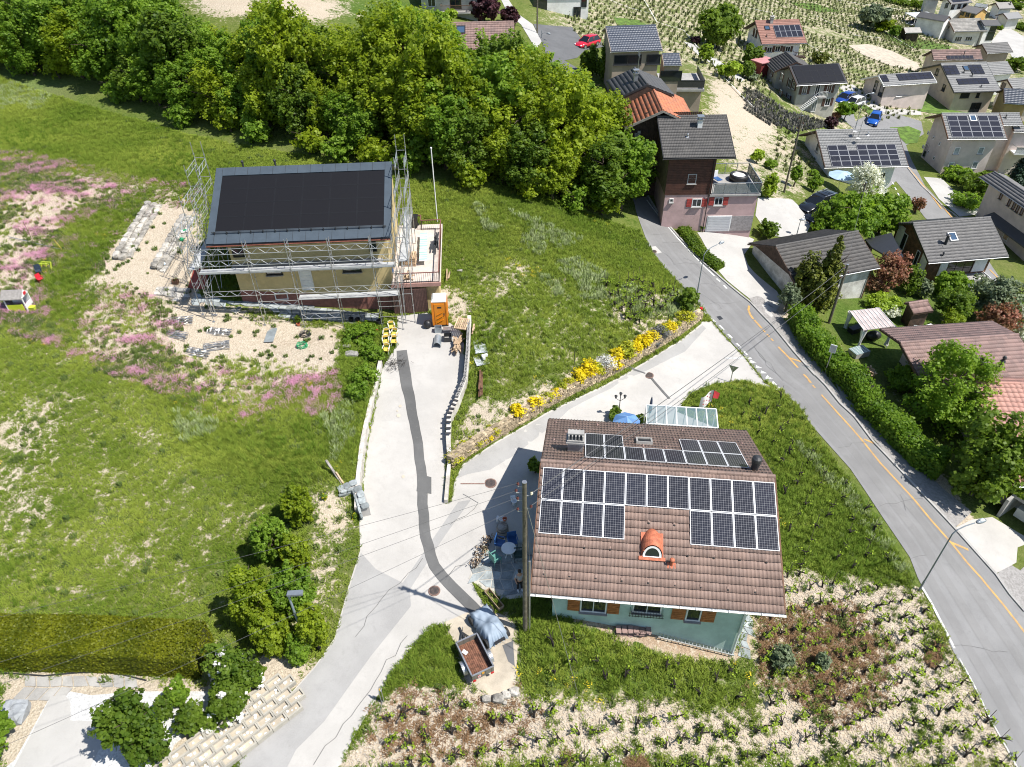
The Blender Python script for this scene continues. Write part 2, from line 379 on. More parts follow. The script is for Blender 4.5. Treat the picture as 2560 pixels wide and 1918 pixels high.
def scatter(name,P,proto,scale,rotz,tint=None,tilt=None):
 """one stuff object: a small mesh set on every point P by geometry nodes"""
 me=bpy.data.meshes.new(name);P=np.asarray(P,np.float32);me.vertices.add(len(P));me.vertices.foreach_set("co",P.ravel())
 for nm,a in (("sc",scale),("rz",rotz),("tint",tint)):
  if a is None:continue
  at=me.attributes.new(nm,'FLOAT','POINT');at.data.foreach_set("value",np.asarray(a,np.float32))
 o=bpy.data.objects.new(name,me);COL.objects.link(o);o["kind"]="stuff"
 g=bpy.data.node_groups.new(name,'GeometryNodeTree');g.interface.new_socket("Geometry",in_out='INPUT',socket_type='NodeSocketGeometry')
 g.interface.new_socket("Geometry",in_out='OUTPUT',socket_type='NodeSocketGeometry');n=g.nodes
 gi=n.new("NodeGroupInput");go=n.new("NodeGroupOutput");ip=n.new("GeometryNodeInstanceOnPoints");oi=n.new("GeometryNodeObjectInfo")
 mp=n.new("GeometryNodeMeshToPoints")
 oi.inputs[0].default_value=proto;oi.inputs["As Instance"].default_value=True
 def att(nm):
  a=n.new("GeometryNodeInputNamedAttribute");a.data_type='FLOAT';a.inputs[0].default_value=nm;return a.outputs[0]
 L=g.links.new
 L(gi.outputs[0],mp.inputs[0]);L(mp.outputs[0],ip.inputs["Points"]);L(oi.outputs["Geometry"],ip.inputs["Instance"])
 cx=n.new("ShaderNodeCombineXYZ");L(att("rz"),cx.inputs[2]);L(cx.outputs[0],ip.inputs["Rotation"]);L(att("sc"),ip.inputs["Scale"])
 L(ip.outputs[0],go.inputs[0]);mo=o.modifiers.new("scatter",'NODES');mo.node_group=g
 return o
# ---------------------------------------------------------------- foliage
def leaves(P,Nn,size,rs,aspect=1.0,tiltj=.7):
 """quads at points P facing roughly along Nn"""
 n=len(P);Nn=Nn+rs.normal(0,tiltj,(n,3));Nn /= np.linalg.norm(Nn,axis=1)[:,None]+1e-9
 a=rs.normal(0,1,(n,3));a -= Nn*(a*Nn).sum(1)[:,None];a /= np.linalg.norm(a,axis=1)[:,None]+1e-9;b=np.cross(Nn,a)
 s=size*rs.uniform(.6,1.35,n)[:,None];a=a*s;b=b*s*aspect
 V=np.stack([P-a-b*.35,P+a*.1-b,P+a+b*.25,P-a*.2+b],1).reshape(-1,3)
 return V,np.arange(4*n).reshape(n,4)
def crown(name,m,nleaf,R,Hc,z0,leaf,seed,lobes=26,lobe_r=.36,shape='round',gap=.0,sub=5):
 rs=np.random.RandomState(seed);P=[];Nn=[];T=[]
 for i in range(lobes):
  for _ in range(50):
   u=rs.uniform(-1,1,3)
   if shape == 'cone':
    hh=rs.uniform(0,1);rr=(1-hh)**.75*rs.uniform(.3,1);a=rs.uniform(0,6.283);u=np.array([rr*math.cos(a),rr*math.sin(a),hh*2-1]);break
   if np.linalg.norm(u) <1 and np.linalg.norm(u) >.35:break
  lr=lobe_r*rs.uniform(.65,1.25)*(1 if shape != 'cone' else (1.15-.8*(u[2]+1)/2));t=rs.uniform(0,1);k=int(nleaf/lobes)
  # each lobe is itself a handful of sprays so that the outline is ragged
  sc=rs.normal(0,1,(sub*3,3));sc /= np.linalg.norm(sc,axis=1)[:,None];sc *= rs.uniform(.5,1.5,(len(sc),1))
  d=rs.normal(0,1,(k,3));d /= np.linalg.norm(d,axis=1)[:,None];d[:,2]=np.abs(d[:,2])*np.where(rs.rand(k) <.78,1,-1)
  q=sc[rs.randint(0,len(sc),k)]*lr*.8+d*lr*.42*rs.uniform(.35,1.1,(k,1))
  pos=u*[1,1,1]*(1-lr*.6)+q
  P.append(pos*[R,R,Hc/2]+[0,0,z0+Hc/2]);Nn.append(q/(np.linalg.norm(q,axis=1)[:,None]+1e-6)+[0,0,.5]);T.append(np.clip(t*.55+rs.uniform(0,.55,k),0,1))
 P=np.concatenate(P);Nn=np.concatenate(Nn);T=np.concatenate(T);V,F=leaves(P,Nn,leaf,rs);return npmesh(name,V,F,[m],T)
def trunk_mesh(h,r,R,Hc,z0,seed,m=None,limbs=7,lean=.06):
 b=MB();rs=random.Random(seed);m=m or BARK;top=Vector((rs.uniform(-1,1)*R*lean*3,rs.uniform(-1,1)*R*lean*3,z0+Hc*.75))
 pts=[Vector((0,0,-.4)),Vector((0,0,0)),top*.35+Vector((rs.uniform(-.1,.1),rs.uniform(-.1,.1),0)),top*.7,top]
 b.tube(pts,[r*1.5,r,r*.75,r*.45,r*.12],m,7)
 for i in range(limbs):
  t=rs.uniform(.3,.85);p=top*t;a=6.283*i/limbs+rs.uniform(-.4,.4);L=R*rs.uniform(.5,.9);q=p+Vector((math.cos(a)*L,math.sin(a)*L,Hc*rs.uniform(.12,.3)))
  mid=(p+q)/2+Vector((0,0,L*.12));b.tube([p,mid,q],[r*.42,r*.25,r*.06],m,5)
  q2=mid+Vector((math.cos(a+.9)*L*.5,math.sin(a+.9)*L*.5,Hc*.15));b.tube([mid,q2],[r*.2,r*.04],m,4)
 return b.mesh("trunk",True)
_TREEV={}
def tree(base,height,R,label,cat="tree",name="broadleaf_tree",m=None,var=0,leaf=.2,nleaf=6000,z0f=.18,group=None,shape='round',lobes=26,lobe_r=.36,rz=None,trunk_r=None,limbs=7,crown_name="crown"):
 key=(name,m.name,var,shape,nleaf)
 if key not in _TREEV:
  _TREEV[key]=(crown(crown_name,m,nleaf,R,height*(1-z0f),height*z0f,leaf,hash_(key),lobes,lobe_r,shape),trunk_mesh(height,trunk_r or height*.018+.05,R,height*(1-z0f),height*z0f,var+5,limbs=limbs),R,height)
 cm,tm,R0,h0=_TREEV[key];t=thing(name,label,cat,tuple(base),rz if rz is not None else random.uniform(0,6.28),group)
 link("trunk",tm,t);link(crown_name,cm,t);t.scale=(R/R0,R/R0,height/h0);return t
def hash_(k):return sum((i+1)*ord(c) for i,c in enumerate(str(k))) % 99991
def shell(name,m,ring,h,leaf,n,seed,parent=None,top=None,core=None,rough=.12,bottom=0.0,kind=None):
 """clipped or loose hedge: leaves over the sides and top of an outline; ring = local xy polygon"""
 rs=np.random.RandomState(seed);R=np.array(ring,float);k=len(R);nx=np.roll(R,-1,0);L=np.linalg.norm(nx-R,axis=1);per=L.sum()
 xs=rs.uniform(R[:,0].min(),R[:,0].max(),n*4);ys=rs.uniform(R[:,1].min(),R[:,1].max(),n*4);ins=inpoly(xs,ys,ring);area=ins.mean()*(np.ptp(R[:,0])*np.ptp(R[:,1]))
 ntop=int(n*area/(area+per*h));xs=xs[ins][:ntop];ys=ys[ins][:ntop];zt=np.full(len(xs),h)
 P1=np.stack([xs,ys,zt],1);N1=np.tile([0,0,1.],(len(xs),1));ns=n-len(xs);e=rs.choice(k,ns,p=L/per);t=rs.rand(ns)[:,None]
 p=R[e]*(1-t)+nx[e]*t;d=nx[e]-R[e];nn=np.stack([d[:,1],-d[:,0]],1)/(np.linalg.norm(d,axis=1)[:,None]+1e-9)
 P2=np.concatenate([p,bottom+(h-bottom)*rs.rand(ns,1)],1);N2=np.concatenate([nn,np.full((ns,1),.3)],1)
 P=np.concatenate([P1,P2]);Nn=np.concatenate([N1,N2]);P=P+rs.normal(0,rough,P.shape)*Nn/(np.linalg.norm(Nn,axis=1)[:,None])
 blob=np.sin(P[:,0]*1.7+seed)*np.cos(P[:,1]*1.9)+np.sin(P[:,2]*2.3+P[:,0]*3.1)*.6
 V,F=leaves(P,Nn,leaf,rs,tiltj=.55);o=link(name,npmesh(name,V,F,[m],np.clip(rs.uniform(0,.8,len(P))+blob*.13+.1,0,1)),parent)
 if core is not None:
  b=MB();c=R.mean(0);ins_=rough*1.2+.04;Q=[tuple(p_+(c-p_)/np.linalg.norm(c-p_)*ins_) for p_ in R];b.prism(Q,bottom-.4,h-ins_,core);b.build("branches",parent)
 if kind:o["kind"]=kind
 return o
LEAF_A=leafmat("leaf_yellow_green",(.11,.175,.010),(.33,.41,.028),.5)
LEAF_B=leafmat("leaf_fresh_green",(.085,.17,.016),(.25,.38,.04),.5)
LEAF_C=leafmat("leaf_deep_green",(.06,.115,.012),(.19,.28,.032),.48)
LEAF_D=leafmat("leaf_olive_conifer",(.045,.065,.010),(.17,.19,.025),.2)
LEAF_H=leafmat("leaf_clipped_thuja",(.065,.085,.002),(.20,.215,.010),.2)
LEAF_P=leafmat("leaf_purple",(.022,.010,.014),(.09,.032,.04),.2)
LEAF_R=leafmat("leaf_red_tips",(.06,.085,.025),(.36,.15,.10),.3)
LEAF_W=leafmat("blossom_white",(.38,.42,.30),(.85,.85,.78),.3)
LEAF_Y=leafmat("blossom_yellow",(.22,.25,.02),(.80,.62,.01),.2)
LEAF_V=leafmat("leaf_young_vine",(.11,.19,.014),(.38,.50,.05),.4)
LEAF_G=leafmat("leaf_grey_green",(.07,.10,.055),(.22,.27,.15),.25)
CORE=mat("inner_branches",(.022,.03,.010),.95,.3,4,.3)
# ---------------------------------------------------------------- ground zones, in order of painting: bare soil, stones, lush grass, dry brown and painted eave shade
PAINT=[]
def paint(px,soft=1.2,**kw):PAINT.append(([tuple(p[:2]) for p in G(Dp(*px))],soft,kw))
# far vineyards behind the trees and down the valley
paint([(1180,-60),(1160,60),(1250,90),(1400,110),(1560,190),(1640,330),(1760,400),(1950,270),(2212,250),(2300,0),(2300,-90),(1900,-90),(1600,-90),(1400,-90)],4,bare=.47,stony=.1,dry=.25)
paint([(420,0),(450,25),(640,60),(760,25),(740,0)],3,bare=1.0,stony=.1,brown=.12)
paint([(700,0),(760,40),(930,40),(950,0)],3,bare=.3,lush=.8)
paint([(1530,170),(1640,180),(1700,300),(1690,420),(1600,380),(1520,300)],3,bare=.66,stony=.2)
paint([(1570,215),(1620,230),(1680,270),(1650,290),(1560,240)],1.5,bare=1)
paint([(1640,180),(1750,260),(1850,300),(1760,320),(1680,290)],2,bare=.3,lush=.4)
paint([(1650,290),(1720,300),(1740,420),(1650,440),(1610,400)],1.5,bare=.5,lush=.3)
# upper meadow
paint([(0,140),(200,200),(400,290),(450,340),(430,420),(300,390),(0,340)],3,lush=.45,bare=0)
paint([(0,170),(120,190),(110,260),(0,250)],3,lush=.9,dry=.55)
# flower slope left of the upper house
paint([(0,335),(300,390),(420,410),(435,470),(400,560),(430,640),(520,660),(740,700),(730,790),(590,860),(560,920),(420,880),(180,780),(0,720)],1.5,bare=.55,lush=.1,stony=.15)
paint([(20,410),(200,400),(210,470),(120,520),(30,640),(0,640),(0,500)],1.6,bare=.82,stony=.3)
paint([(150,460),(320,420),(240,560),(150,740),(90,700),(80,640)],1.5,bare=.12,lush=.5)
paint([(250,540),(330,440),(420,460),(440,560),(410,640),(450,660),(360,650),(290,640),(200,610)],.8,bare=1.1,stony=.35)
paint([(380,640),(520,680),(560,700),(640,700),(560,770),(470,775),(380,755),(340,700)],.9,bare=1.05,stony=.3)
paint([(180,600),(300,620),(330,680),(260,700),(200,690)],1.0,bare=.6)
paint([(560,715),(740,712),(748,780),(700,795),(600,790)],.8,bare=1.1,stony=.5)
paint([(740,720),(822,712),(806,890),(770,1000),(700,960),(740,870)],.8,bare=.08,lush=.7)
# lower meadow
paint([(0,720),(180,790),(420,890),(520,930),(640,960),(690,1060),(560,1180),(480,1380),(0,1340)],2,bare=.36)
paint([(0,850),(120,900),(80,1000),(40,1200),(0,1250)],1.6,bare=.62)
paint([(380,870),(560,920),(720,960),(700,1080),(580,1060),(420,980)],2,bare=0,lush=.6)
paint([(620,1060),(740,1060),(775,1110),(760,1220),(730,1330),(640,1420),(640,1250),(700,1150)],1,bare=.55)
paint([(690,1060),(740,1080),(720,1150),(690,1170)],.8,bare=.95)
# corner garden bottom left
paint([(0,1445),(200,1450),(440,1470),(450,1400),(600,1420),(690,1440),(620,1500),(500,1620),(440,1657),(0,1657)],.6,bare=1,stony=.1)
paint([(0,1325),(440,1370),(440,1395),(0,1345)],.5,bare=.8)
# triangle meadow
paint([(880,370),(1150,430),(1380,480),(1430,560),(1500,640),(1300,640),(1100,560),(950,500)],2,bare=.02,lush=.25)
paint([(1000,600),(1150,560),(1330,620),(1390,690),(1330,760),(1180,830),(1040,870),(1010,760)],1.6,bare=.40,lush=.35)
paint([(1040,590),(1120,560),(1160,600),(1060,650)],1,bare=.5)
paint([(1330,640),(1500,620),(1512,680),(1380,730),(1320,690)],.8,bare=.62,stony=.2,lush=.2)
paint([(970,985),(1010,870),(1100,860),(1280,790),(1400,720),(1512,682),(1512,692),(1400,768),(1180,886),(1070,950)],.6,bare=.7,stony=.2)
paint([(880,620),(960,620),(1030,640),(1010,700),(960,690)],.8,bare=.7)
# road verge meadow right of the front house
paint([(1500,850),(1680,830),(1760,950),(1900,1120),(1990,1270),(1700,1240),(1690,1050),(1620,930)],1,bare=.15,lush=.6)
# front vineyards
paint([(1690,1230),(1980,1270),(2030,1380),(2130,1530),(2212,1657),(740,1657),(840,1490),(1110,1500),(1640,1530),(1640,1340)],.8,bare=.9,stony=.5,lush=.2)
paint([(760,1657),(850,1480),(1100,1500),(1150,1560),(1000,1657)],1.0,bare=.92,stony=.35,brown=.15)
paint([(1640,1330),(1800,1310),(1880,1380),(1870,1480),(1750,1540),(1660,1500)],1.8,bare=.85,stony=.3,brown=.45)
paint([(1655,1420),(1730,1410),(1760,1470),(1680,1480)],.8,bare=.3)
paint([(1110,1340),(1180,1330),(1400,1430),(1590,1440),(1640,1530),(1640,1560),(1400,1510),(1140,1490)],.9,bare=.30,lush=.6)
paint([(1100,1290),(1320,1320),(1330,1370),(1180,1360),(1110,1340)],.5,bare=.3,lush=.5)
paint([(1190,1300),(1380,1345),(1590,1405),(1640,1330),(1600,1420),(1500,1425),(1380,1395),(1250,1345)],.4,bare=1,brown=.9)  # eave shade along the front house, painted into the soil as dark brown
paint([(860,1390),(930,1350),(985,1360),(1000,1420),(1010,1480),(880,1470),(800,1530),(760,1620),(745,1620),(820,1480)],.5,bare=.1,lush=.4)
paint([(960,1340),(1100,1330),(1118,1400),(1112,1500),(1060,1512),(1010,1475),(990,1400)],.5,bare=1,stony=.15)
# right side gardens
paint([(1690,620),(1900,700),(2212,720),(2212,1280),(2150,1180),(1950,980),(1780,810),(1660,670)],1,bare=.2,lush=.2)
paint([(1800,640),(2080,640),(2080,760),(1990,830),(1880,790),(1790,710)],.6,bare=0,lush=.7)
paint([(1650,640),(1800,820),(1950,990),(2110,1190),(2140,1170),(1990,980),(1830,800),(1690,640)],.6,bare=1,stony=.6)
paint([(1290,1020),(1500,1000),(1500,1100),(1290,1100)],.5,bare=.2)
def zone(x,y):
 z=dict(bare=np.full(x.shape,.12),stony=np.zeros(x.shape),lush=np.full(x.shape,.15),brown=np.zeros(x.shape),dry=np.zeros(x.shape))
 for poly,soft,kw in PAINT:
  P=np.array(poly);bb=(x >P[:,0].min()-soft) & (x <P[:,0].max()+soft) & (y >P[:,1].min()-soft) & (y <P[:,1].max()+soft)
  if not bb.any():continue
  xx=x[bb];yy=y[bb];d=pdist(xx,yy,poly);ins=inpoly(xx,yy,poly);sd=np.where(ins,d,-d);wgt=np.clip(sd/soft*.5+.5,0,1)
  for k in z:
   v=z[k][bb];z[k][bb]=v*(1-wgt)+kw.get(k,0.0)*wgt
 return z
def groundmat():
 m,t,p=_nodes("ground");g=N(t,"ShaderNodeNewGeometry");P=g.outputs["Position"]
 A=lambda n:N(t,"ShaderNodeAttribute",attribute_name=n).outputs["Fac"]
 big=noise(t,P,.12,3);mid=noise(t,P,.55,5,.65);fine=noise(t,P,3.2,6,.7);vf=noise(t,P,14,5,.7)
 green=mixc(t,rng(t,mid,.3,.7),(.060,.105,.012),(.14,.17,.035));green=mixc(t,rng(t,fine,.35,.7),green,(.17,.185,.055))
 lush=mixc(t,rng(t,fine,.3,.7),(.030,.075,.010),(.085,.17,.022));green=mixc(t,mth(t,'MULTIPLY',A("lush"),.85),green,lush)
 green=mixc(t,mth(t,'MULTIPLY',A("dry"),.8),green,(.26,.30,.15))
 green=mixc(t,mth(t,'MULTIPLY',rng(t,big,.45,.7),.35),green,(.16,.15,.07))
 soil=mixc(t,rng(t,vf,.3,.7),(.36,.30,.22),(.60,.53,.42));soil=mixc(t,mth(t,'MULTIPLY',rng(t,mid,.45,.75),.5),soil,(.40,.33,.24))
 vo=N(t,"ShaderNodeTexVoronoi");vo.inputs["Scale"].default_value=7.5;t.links.new(P,vo.inputs["Vector"])
 vs=N(t,"ShaderNodeSeparateColor");t.links.new(vo.outputs["Color"],vs.inputs[0])
 peb=mixc(t,vs.outputs[0],(.32,.25,.18),(.62,.53,.43));st=mth(t,'MULTIPLY',A("stony"),rng(t,mth(t,'ADD',vs.outputs[1],mth(t,'MULTIPLY',mid,.6)),.45,.75));soil=mixc(t,st,soil,peb)
 br=mixc(t,rng(t,vf,.3,.7),(.22,.14,.085),(.40,.28,.18));soil=mixc(t,mth(t,'MULTIPLY',A("brown"),rng(t,fine,.33,.55)),soil,br)
 th=mth(t,'ADD',A("bare"),mth(t,'MULTIPLY',mth(t,'SUBTRACT',mth(t,'ADD',mth(t,'MULTIPLY',fine,.55),mth(t,'MULTIPLY',mid,.45)),.5),2.3))
 col=mixc(t,rng(t,th,.38,.62),green,soil);t.links.new(col,p.inputs["Base Color"]);p.inputs["Roughness"].default_value=.95;p.inputs["Specular IOR Level"].default_value=.1
 bump(t,mth(t,'ADD',vf,mth(t,'MULTIPLY',vo.outputs["Distance"],.8)),p,.7,.10);return m
def axis(*segs):
 out=[]
 for a,b,s in segs:out += list(np.arange(a,b,s))
 return np.array(out)
gx=np.concatenate([-np.geomspace(1500,95,14),axis((-90,-36,1.2),(-36,46,.36),(46,110,.8),(110,230,2.5)),np.geomspace(235,1600,14)])
gy=np.concatenate([np.linspace(-600,0,8),axis((5,12,1),(12,62,.36),(62,135,.7),(135,300,2.5)),np.geomspace(305,1800,14)])
_gX,_gY=np.meshgrid(gx,gy);_gZ=H(_gX,_gY);nx_,ny_=len(gx),len(gy)
idx=np.arange(nx_*ny_).reshape(ny_,nx_);Fq=np.stack([idx[:-1,:-1],idx[:-1,1:],idx[1:,1:],idx[1:,:-1]],-1).reshape(-1,4)
gme=npmesh("ground",np.stack([_gX,_gY,_gZ],-1).reshape(-1,3),Fq,[groundmat()],smooth=True)
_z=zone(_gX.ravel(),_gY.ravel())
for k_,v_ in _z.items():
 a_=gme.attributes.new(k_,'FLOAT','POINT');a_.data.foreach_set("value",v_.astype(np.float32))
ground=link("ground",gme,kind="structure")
# ---------------------------------------------------------------- roads and hard surfaces
def asphalt(name,c,var=.1,grit=.5,stain=(.3,.28,.25)):
 m,t,p=_nodes(name);g=N(t,"ShaderNodeNewGeometry");P=g.outputs["Position"]
 n1=noise(t,P,.35,5,.6);n2=noise(t,P,40,3,.8);n3=noise(t,P,4,5,.7)
 col=mixc(t,rng(t,n1,.3,.7),tuple(x*(1-var) for x in c),tuple(x*(1+var) for x in c))
 n4=noise(t,P,1.3,8,.75,.6);col=mixc(t,mth(t,'MULTIPLY',rng(t,n4,.50,.66),.45),col,tuple(x*.78 for x in c));col=mixc(t,mth(t,'MULTIPLY',rng(t,n3,.55,.8),.45),col,stain);col=mixc(t,mth(t,'MULTIPLY',rng(t,n2,.35,.7),grit),col,tuple(min(1,x*1.35) for x in c))
 t.links.new(col,p.inputs["Base Color"]);p.inputs["Roughness"].default_value=.88;p.inputs["Specular IOR Level"].default_value=.25;bump(t,n2,p,.25,.01);return m
ASPH=asphalt("road_asphalt",(.205,.204,.202),.12,.45,(.25,.245,.235));WORN=asphalt("worn_asphalt",(.192,.190,.187),.12,.45,(.23,.225,.215));CONCR=asphalt("lane_concrete",(.40,.385,.36),.11,.5,(.31,.28,.235))
ASPHO=asphalt("old_grey_asphalt",(.30,.295,.285),.14,.6,(.24,.225,.205));ASPHN=asphalt("patch_asphalt",(.115,.115,.113),.25,.4,(.22,.21,.2));ASPHD=asphalt("dark_asphalt",(.12,.122,.125),.15,.4,(.2,.2,.2))
CONCW=asphalt("pale_concrete",(.40,.39,.37),.10,.4,(.31,.285,.24));PAINTW=mat("road_paint_white",(.62,.62,.60),.7,.12,3,.1,30,c2=(.34,.34,.33));PAINTY=mat("road_paint_yellow",(.52,.29,.07),.7,.15,3,.1,30,c2=(.32,.21,.10))
GRAVW=mat("white_gravel",(.56,.56,.54),.95,.16,9,1.0,22,c2=(.36,.36,.36));SANDM=mat("sandy_gravel",(.48,.42,.33),.95,.14,1.0,.5,30);GRAVG=mat("grey_gravel",(.27,.26,.25),.95,.25,6,.9,18,c2=(.2,.19,.18))
LAWN=mat("lawn",(.10,.175,.022),.95,.3,1.2,.5,18)
z3b=Zm(1240,460);z4a=Zm(1860,0);z4b=Zm(1860,460);z4c=Zm(1860,920);z4d=Zm(1860,1394);z2b=Zm(620,460);z2c=Zm(620,920);z2d=Zm(620,1394);z3a=Zm(1240,0);z3c=Zm(1240,920);z3d=Zm(1240,1394);z1a=Zm(0,0);z1b=Zm(0,460);z1d=Zm(0,1394);z2a=Zm(620,0)
L_EDGE=[z3b(1085,120),z3b(1110,230),z3b(1210,500),z3b(1310,640),z3b(1440,780),z3b(1590,930),z3b(1700,1075),z3b(1800,1190),z3b(1960,1360),z3b(2120,1560),z4c(300,185),z4c(430,300),z4c(520,440),z4c(840,800),z4c(1100,1190),z4c(1310,1500),z4c(1370,1656),z4d(1460,340),z4d(1650,740),z4d(1870,1130),z4d(2160,1656),(2610,2010)]
R_EDGE=[z3b(1200,100),z3b(1275,225),z3b(1440,420),z3b(1640,630),z3b(1800,770),z4b(50,940),z4b(230,1130),z4b(400,1340),z4b(560,1520),z4c(500,0),z4c(640,140),z4c(760,290),z4c(870,390),z4c(1020,590),z4c(1340,930),z4c(1660,1270),z4c(1990,1640),z4d(2100,300),z4d(2212,430),(2700,1760)]
main_road=drape("main_road",L_EDGE+R_EDGE[::-1],ASPH,.035,1.0)
LANE=[(560,1960),(590,1918)]+Dp((560,1590),(600,1530),(680,1440),(722,1380),(752,1270),(778,1190),(776,1112),(781,1060),(791,980),(806,892),(826,795),(858,745),(858,683),(925,676),(975,700),(1000,720),(1006,790),(1001,838),(984,880),(967,916),(965,960),(962,1090),(975,1085),(982,1040),(1000,1003),(1072,955),(1180,892),(1295,838),(1400,778),(1470,735),(1515,700))+[z3b(1625,1090),z3b(1700,1085),z3b(1790,1190),z3b(1960,1372),z3b(2120,1570),z4c(290,185)]+Dp((1600,822),(1540,830),(1490,850),(1462,890),(1560,930),(1560,1100),(1180,1100),(1170,1190),(1050,1185),(1015,1250),(1035,1290),(1050,1310),(1000,1345),(940,1350),(880,1410),(815,1505),(760,1600),(738,1650))+[(800,1960)]
lane=drape("lane",LANE,CONCR,.022,.9)
drape("old_asphalt_strip",[(560,1955),(590,1915)]+Dp((562,1592),(602,1532),(682,1442),(724,1382),(754,1275),(780,1195),(812,1230),(870,1260),(935,1165),(990,1085),(1018,1080),(960,1160),(885,1275),(888,1310),(800,1420),(700,1560),(640,1620))+[(700,1955)],ASPHO,.030,.9)
drape("old_asphalt_strip",Dp((985,1035),(1003,1005),(1075,957),(1182,895),(1298,841),(1402,781),(1472,738),(1517,703),(1525,710),(1480,760),(1400,800),(1345,822),(1320,840),(1230,885),(1110,985),(1060,1015),(1010,1025)),ASPHO,.030,.9)
# fresh asphalt over a trench
STRIP=Dp((868,758),(878,825),(892,900),(903,960),(911,1030),(913,1090),(919,1160),(938,1222),(975,1268),(1020,1310),(1050,1345))
ribbon("trench_asphalt",STRIP,lambda u:.62+.2*math.exp(-((u-.1)/.15)**2),ASPHN,.042,jit=.03)
drape("trench_asphalt",Dp((905,1025),(932,1032),(932,1068),(900,1062)),ASPHN,.047,.5)
for q_,r_ in ((z2c(1203,305),.10),(z2c(1190,380),.13),(z2c(1227,862),.1),(z2c(1180,343),.06)):P_=g1(q_);drape("mud_spot",None,SANDM,.05,.1,world=[(P_[0]+r_*math.cos(a),P_[1]+r_*1.3*math.sin(a)) for a in np.arange(0,6.2,.6)])
def along(u,n=26):
 a=G(L_EDGE)[:,:2];c=G(R_EDGE)[:,:2];rs_=lambda P:np.stack([np.interp(np.linspace(0,1,n),np.r_[0,np.cumsum(np.hypot(*np.diff(P,axis=0).T))]/np.sum(np.hypot(*np.diff(P,axis=0).T)),P[:,i]) for i in (0,1)],1);return rs_(a)*(1-u)+rs_(c)*u
for u_ in (.17,.38,.62,.80):ribbon("worn_wheel_track",None,.7,WORN,.043,world=list(along(u_)))
drape("parking_dirt",Dp((960,1345),(1040,1310),(1098,1335),(1118,1400),(1112,1500),(1060,1510),(1012,1473),(985,1395)),SANDM,.03,.6)
drape("oil_stain",Dp((1085,1395),(1108,1385),(1112,1440),(1098,1430)),ASPHD,.038,.4)
drape("slate_terrace",Dp((1012,1250),(1030,1215),(1060,1180),(1130,1170),(1175,1180),(1165,1290),(1090,1296),(1040,1272)),mat("terrace_joint",(.50,.47,.41),.9),.035,.6)
yard=drape("concrete_yard",[z3b(1590,385),z3b(1900,375),z3b(2040,440),z3b(2010,490),z3b(1960,560),z3b(1990,640),z4b(80,700),z4b(260,850),z4b(300,930),z4b(220,1060),z4b(150,1000),z4b(40,905),z3b(1820,760),z3b(1760,690),z3b(1690,560),z3b(1620,430)],CONCW,.03,.9)
drape("concrete_yard",[z4b(110,110),z4b(380,125),z4b(540,300),z4b(480,420),z4b(330,430),z4b(190,400),z4b(90,250)],CONCW,.03,.9)
drape("gravel_garden",[z1d(0,1700),z1d(120,1600),z1d(400,1100),z1d(520,1090),z1d(560,1060),z1d(720,1090),z1d(960,1070),z1d(1100,1060),z1d(1660,1060),z1d(1700,1150),z1d(1560,1330),z1d(1380,1480),z1d(1260,1760),z1d(0,1760)],GRAVW,.03,.5)
drape("garden_paving",[z1d(60,1760),z1d(390,1130),z1d(400,1100),z1d(520,1090),z1d(560,1150),z1d(560,1290),z1d(860,1300),z1d(800,1480),z1d(720,1656),z1d(690,1760)],CONCW,.045,.6)
drape("gravel_verge",[z4b(40,905),z4b(230,1130),z4b(400,1340),z4b(560,1520),z4c(500,0),z4c(640,140),z4c(870,390),z4c(1340,930),z4c(1660,1270),z4c(1800,1140),z4c(1600,980),z4c(1300,700),z4c(900,260),z4c(700,80),z4b(760,1656),z4b(480,1300),z4b(260,1000),z4b(120,880)],GRAVG,.03,.9)
drape("gravel_verge",[z4c(1990,1640),z4d(2100,300),z4d(2212,430),(2700,1700),(2600,1380),z4c(2180,1600),z4c(2080,1540)],GRAVG,.028,.9)
drape("concrete_apron",[z4c(1660,1270),z4c(1980,1630),z4c(2150,1540),z4c(2160,1420),z4c(2212,1400),z4c(2212,1330),z4c(1960,1180),z4c(1800,1200)],CONCR,.032,.9)
# kerbs
def kerb(px,name="kerb",w_=.16,h_=.09,m_=None):
 W=G(px)[:,:2];P=[W[0]]
 for a,b in zip(W,W[1:]):
  k=max(1,int(np.linalg.norm(b-a)/1.0));P += [a+(b-a)*j/k for j in range(1,k+1)]
 b_=MB();zz=[hz(*p) for p in P]
 for (p,z1),(q,z2) in zip(zip(P,zz),zip(P[1:],zz[1:])):b_.beam((p[0],p[1],z1+h_/2),(q[0],q[1],z2+h_/2),w_,h_+.1,m_ or CONC)
 return b_.build(name,kind="structure")
kerb(R_EDGE[:-1])
kerb([z4a(1290,1330),z4a(1400,1470),z4a(1590,1656),z4b(1640,230),z4b(1700,280)])
# far road with bend
drape("village_road",[z4a(750,870),z4a(790,840),z4a(860,870),z4a(870,920),z4a(880,960),z4a(960,915),z4a(1200,900),z4a(1400,960),z4a(1420,1060),z4a(1280,1150),z4a(1330,1280),z4a(1430,1470),z4a(1600,1656),z4b(1690,300),z4b(1900,560),z4b(2212,1000),z4b(2212,1200),z4b(1850,700),z4b(1640,420),z4b(1430,270),z4b(1200,-20),z4a(1120,1500),z4a(1080,1250),z4a(1000,1080),z4a(880,1030),z4a(800,960),z4a(720,900)],ASPH,.035,2)
drape("village_path",[z4a(750,680),z4a(860,670),z4a(1000,770),z4a(1150,870),z4a(1250,860),z4a(1400,880),z4a(1400,910),z4a(1180,905),z4a(1080,900),z4a(960,840),z4a(860,760),z4a(780,720)],CONCW,.03,2)
drape("village_road",[z4a(1950,330),z4a(2060,200),z4a(2212,290),z4a(2212,480),z4a(2140,490),z4a(2100,420),z4a(2000,380)],CONCW,.03,3)
